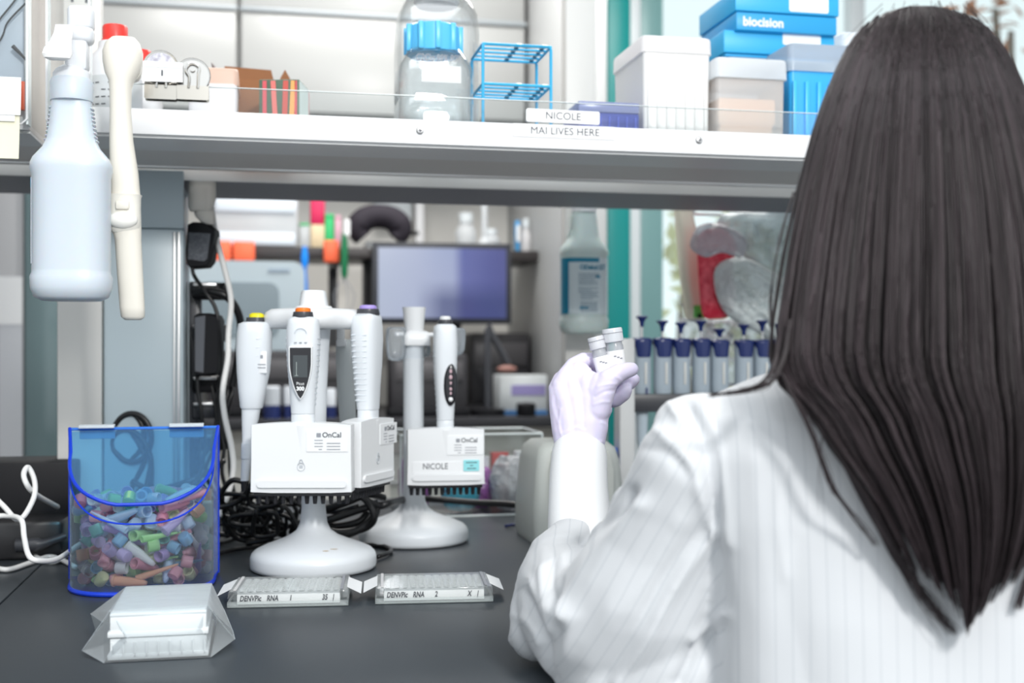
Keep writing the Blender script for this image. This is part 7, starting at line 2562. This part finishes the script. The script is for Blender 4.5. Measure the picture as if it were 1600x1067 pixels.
for i in range(NS):
    s0 = NPR.uniform(-1, 1)
    s0 = math.copysign(abs(s0) ** 0.92, s0)
    ci = int(np.argmin(np.abs(clump_s - s0)))
    cs = clump_s[ci]
    start = 10 + 70 * NPR.rand() ** 1.6
    if abs(s0) > 0.8:
        start += 120 * NPR.rand()
    if NPR.rand() < 0.25:
        start = NPR.uniform(60, 420)
    end = end_row(s0) - 30 * clump_len[ci] - 70 * NPR.rand() ** 2
    if NPR.rand() < 0.22:
        end = NPR.uniform(620, 900)
    rows_ = np.linspace(start, end, NP)
    tt = np.linspace(0, 1, NP)
    pull = np.clip((rows_ - 250) / 700, 0, 1) * 0.70
    wob = 0.018 * np.sin(tt * (4 + 3 * clump_off[ci]) + clump_off[ci] * 5) * np.clip(tt * 1.4, 0, 1)
    wob2 = 0.010 * np.sin(tt * NPR.uniform(3, 9) + NPR.uniform(0, 6))
    s_ = s0 * (1 - pull) + cs * pull + wob + wob2 * np.clip(tt, 0.2, 1)
    s_ = np.clip(s_, -1.0 - 0.02 * NPR.rand(), 1.02)
    layer = NPR.uniform(0, 1)
    d = abs(s0 - cs) * 12
    lift = (0.0015 + 0.010 * layer) * np.clip(rows_ / 200, 0.25, 1) + 0.0045 * np.clip(1 - d, 0, 1) * np.clip((rows_ - 200) / 500, 0, 1) + 0.003 * clump_off[ci] * np.clip((rows_ - 300) / 500, 0, 1) * 0.8
    P = surf(s_, rows_, lift - 0.006)
    tone = min(1, max(0, 0.35 + 0.22 * clump_off[ci] * 0.6 + NPR.normal(0, 0.22) + 0.15 * (layer - 0.5)))
    add_strand(P, 0.00062, 0.00022, tone)

# hair over both sides of the head, in front of the ears
for i in range(900):
    sd = -1 if i % 2 else 1
    Y0 = NPR.uniform(0.905, 0.985)
    front = max(0, (Y0 - 0.90) / 0.085)
    rows_ = np.linspace(40 + 75 * front ** 2 + NPR.uniform(0, 12), NPR.uniform(430, 585), 18)
    px_ = np.interp(rows_, rowsY, leftX) + 11 + NPR.uniform(0, 14) if sd < 0 else np.interp(rows_, rowsY, rightX) - 16 - NPR.uniform(0, 20)
    Y_ = Y0 + np.linspace(0, -0.02, 18) + 0.004 * np.sin(rows_ / 60 + i)
    P = np.stack([(px_ - 800) / FPX * Y_, Y_, CZ - (rows_ - HOR) / FPX * Y_], -1)
    top = np.array([HX + sd * NPR.uniform(0.002, 0.02), min(Y0, HY + 0.06), min(1.4265 - 0.030 * front ** 2, CZ + (HOR - 34) / FPX * min(Y0, HY + 0.06))])
    mid = np.array([(top[0] + P[0][0]) / 2, (top[1] + Y0) / 2, (top[2] + P[0][2]) / 2 + 0.004])
    P = np.vstack([top, mid, P])
    add_strand([tuple(p) for p in spline([Vector(p) for p in P], 2)], 0.0008, 0.0003, min(1, max(0, 0.35 + NPR.normal(0, 0.2))))

# loose hairs at the crown and the sides
for i in range(60):
    s0 = NPR.uniform(-0.9, 0.9)
    rows_ = np.linspace(30, NPR.uniform(60, 130), 10)
    P = surf(np.full(10, s0) + np.linspace(0, NPR.normal(0, 0.12), 10), rows_, 0.004)
    P[:, 2] += np.linspace(0.012, 0, 10) * NPR.rand() + 0.002
    add_strand(P, 0.0003, 0.0001, 0.4)


def stray(pts, r=0.0004, n_=1, spread=2.0, tone=0.35):
    for k in range(n_):
        q = [at(x + NPR.normal(0, spread) * (0.3 + i * 0.25), y + NPR.normal(0, spread) * (0.2 + i * 0.2), Y) for i, (x, y, Y) in enumerate(pts)]
        add_strand([tuple(p) for p in spline(q, 6)], r, r * 0.25, min(1, max(0, tone + NPR.normal(0, 0.15))))


stray([(1240, 300, 0.84), (1222, 360, 0.83), (1209, 420, 0.82), (1204, 480, 0.82), (1208, 540, 0.82), (1216, 590, 0.815)], 0.0007, 7, 1.0)
stray([(1225, 470, 0.80), (1216, 540, 0.795), (1205, 580, 0.79), (1180, 605, 0.788), (1145, 614, 0.790), (1110, 618, 0.795)], 0.0006, 26, 2.2)
stray([(1235, 500, 0.80), (1226, 555, 0.79), (1210, 590, 0.786), (1190, 603, 0.786), (1155, 612, 0.79)], 0.0006, 40, 2.6)
stray([(1215, 570, 0.79), (1240, 620, 0.782), (1272, 690, 0.778), (1300, 760, 0.775), (1340, 815, 0.774), (1368, 850, 0.773)], 0.0006, 16, 2.2)
stray([(1230, 600, 0.785), (1262, 660, 0.78), (1285, 720, 0.776), (1305, 770, 0.775)], 0.0006, 26, 3.0)
stray([(1300, 690, 0.778), (1350, 780, 0.773), (1400, 870, 0.77), (1450, 940, 0.768), (1490, 985, 0.768)], 0.0006, 50, 5.0)
stray([(1640, 750, 0.775), (1620, 850, 0.770), (1590, 950, 0.768)], 0.0006, 50, 5)
stray([(1340, 750, 0.772), (1385, 840, 0.768), (1425, 900, 0.766), (1440, 935, 0.766)], 0.0006, 30, 5)
stray([(1290, 640, 0.78), (1280, 740, 0.775), (1285, 800, 0.774)], 0.0002, 4, 6)

hm = bpy.data.meshes.new('hair')
q = xf(person).inverted()
va = np.array(vs)
va[:, 0] -= person.location.x
va[:, 1] -= person.location.y
hm.from_pydata(va.tolist(), [], fs)
hm.polygons.foreach_set('use_smooth', [True] * len(hm.polygons))
ta = hm.attributes.new('tone', 'FLOAT', 'POINT')
ta.data.foreach_set('value', np.array(tones, dtype=np.float32))
hm.materials.append(hair_m)
ho = bpy.data.objects.new('hair', hm)
COL.objects.link(ho)
ho.parent = person
# closed under-layer that the strands lie on, wrapping the head
ub = MB()
rings = []
for row in [12, 20, 35, 60, 95, 140, 200, 270, 350, 430, 510, 570, 620, 680, 740, 800, 850, 890, 920]:
    ring = []
    sh = float(np.interp(row, [0, 560, 640, 800, 850, 890, 920], [0.93, 0.93, 0.88, 0.85, 0.80, 0.66, 0.45]))
    for k in range(25):
        s = -1 + 2 * k / 24
        ring.append(Vector(surf(np.array(s * sh), np.array(float(row)), -0.010 if row > 560 else -0.004)))
    a, b = ring[0], ring[-1]
    # front side of the mass: reaches round the head, thin below the shoulders
    fd = np.interp(row, [12, 60, 140, 300, 430, 510, 570, 620, 900], [0.012, 0.055, 0.07, 0.06, 0.045, 0.03, 0.012, 0.006, 0.002])
    for k in range(1, 24):
        t = 1 - k / 24
        p = ring[int(t * 24)].copy() if False else a.lerp(b, t)
        p.y += fd * math.sin(PI * k / 24) + 0.004
        ring.append(p)
    rings.append(ring)
ub.loft(rings)
cp = MB().ball((HX, HY - 0.006, 1.324), (0.0755, 0.092, 0.1035), 40, 30)
keep = lambda p: not (p[1] > HY + 0.035 and p[2] < 1.385 - 0.2 * max(0, HY + 0.06 - p[1])) and p[2] > 1.25
cp.f = [f_ for f_ in cp.f if all(keep(cp.v[i_]) for i_ in f_)]
ub.add(cp.v, cp.f)
ul = obj('hair_under_layer', ub, mat('hair_under', (0.010, 0.006, 0.006), 0.6), person, world=True, sharp=None)
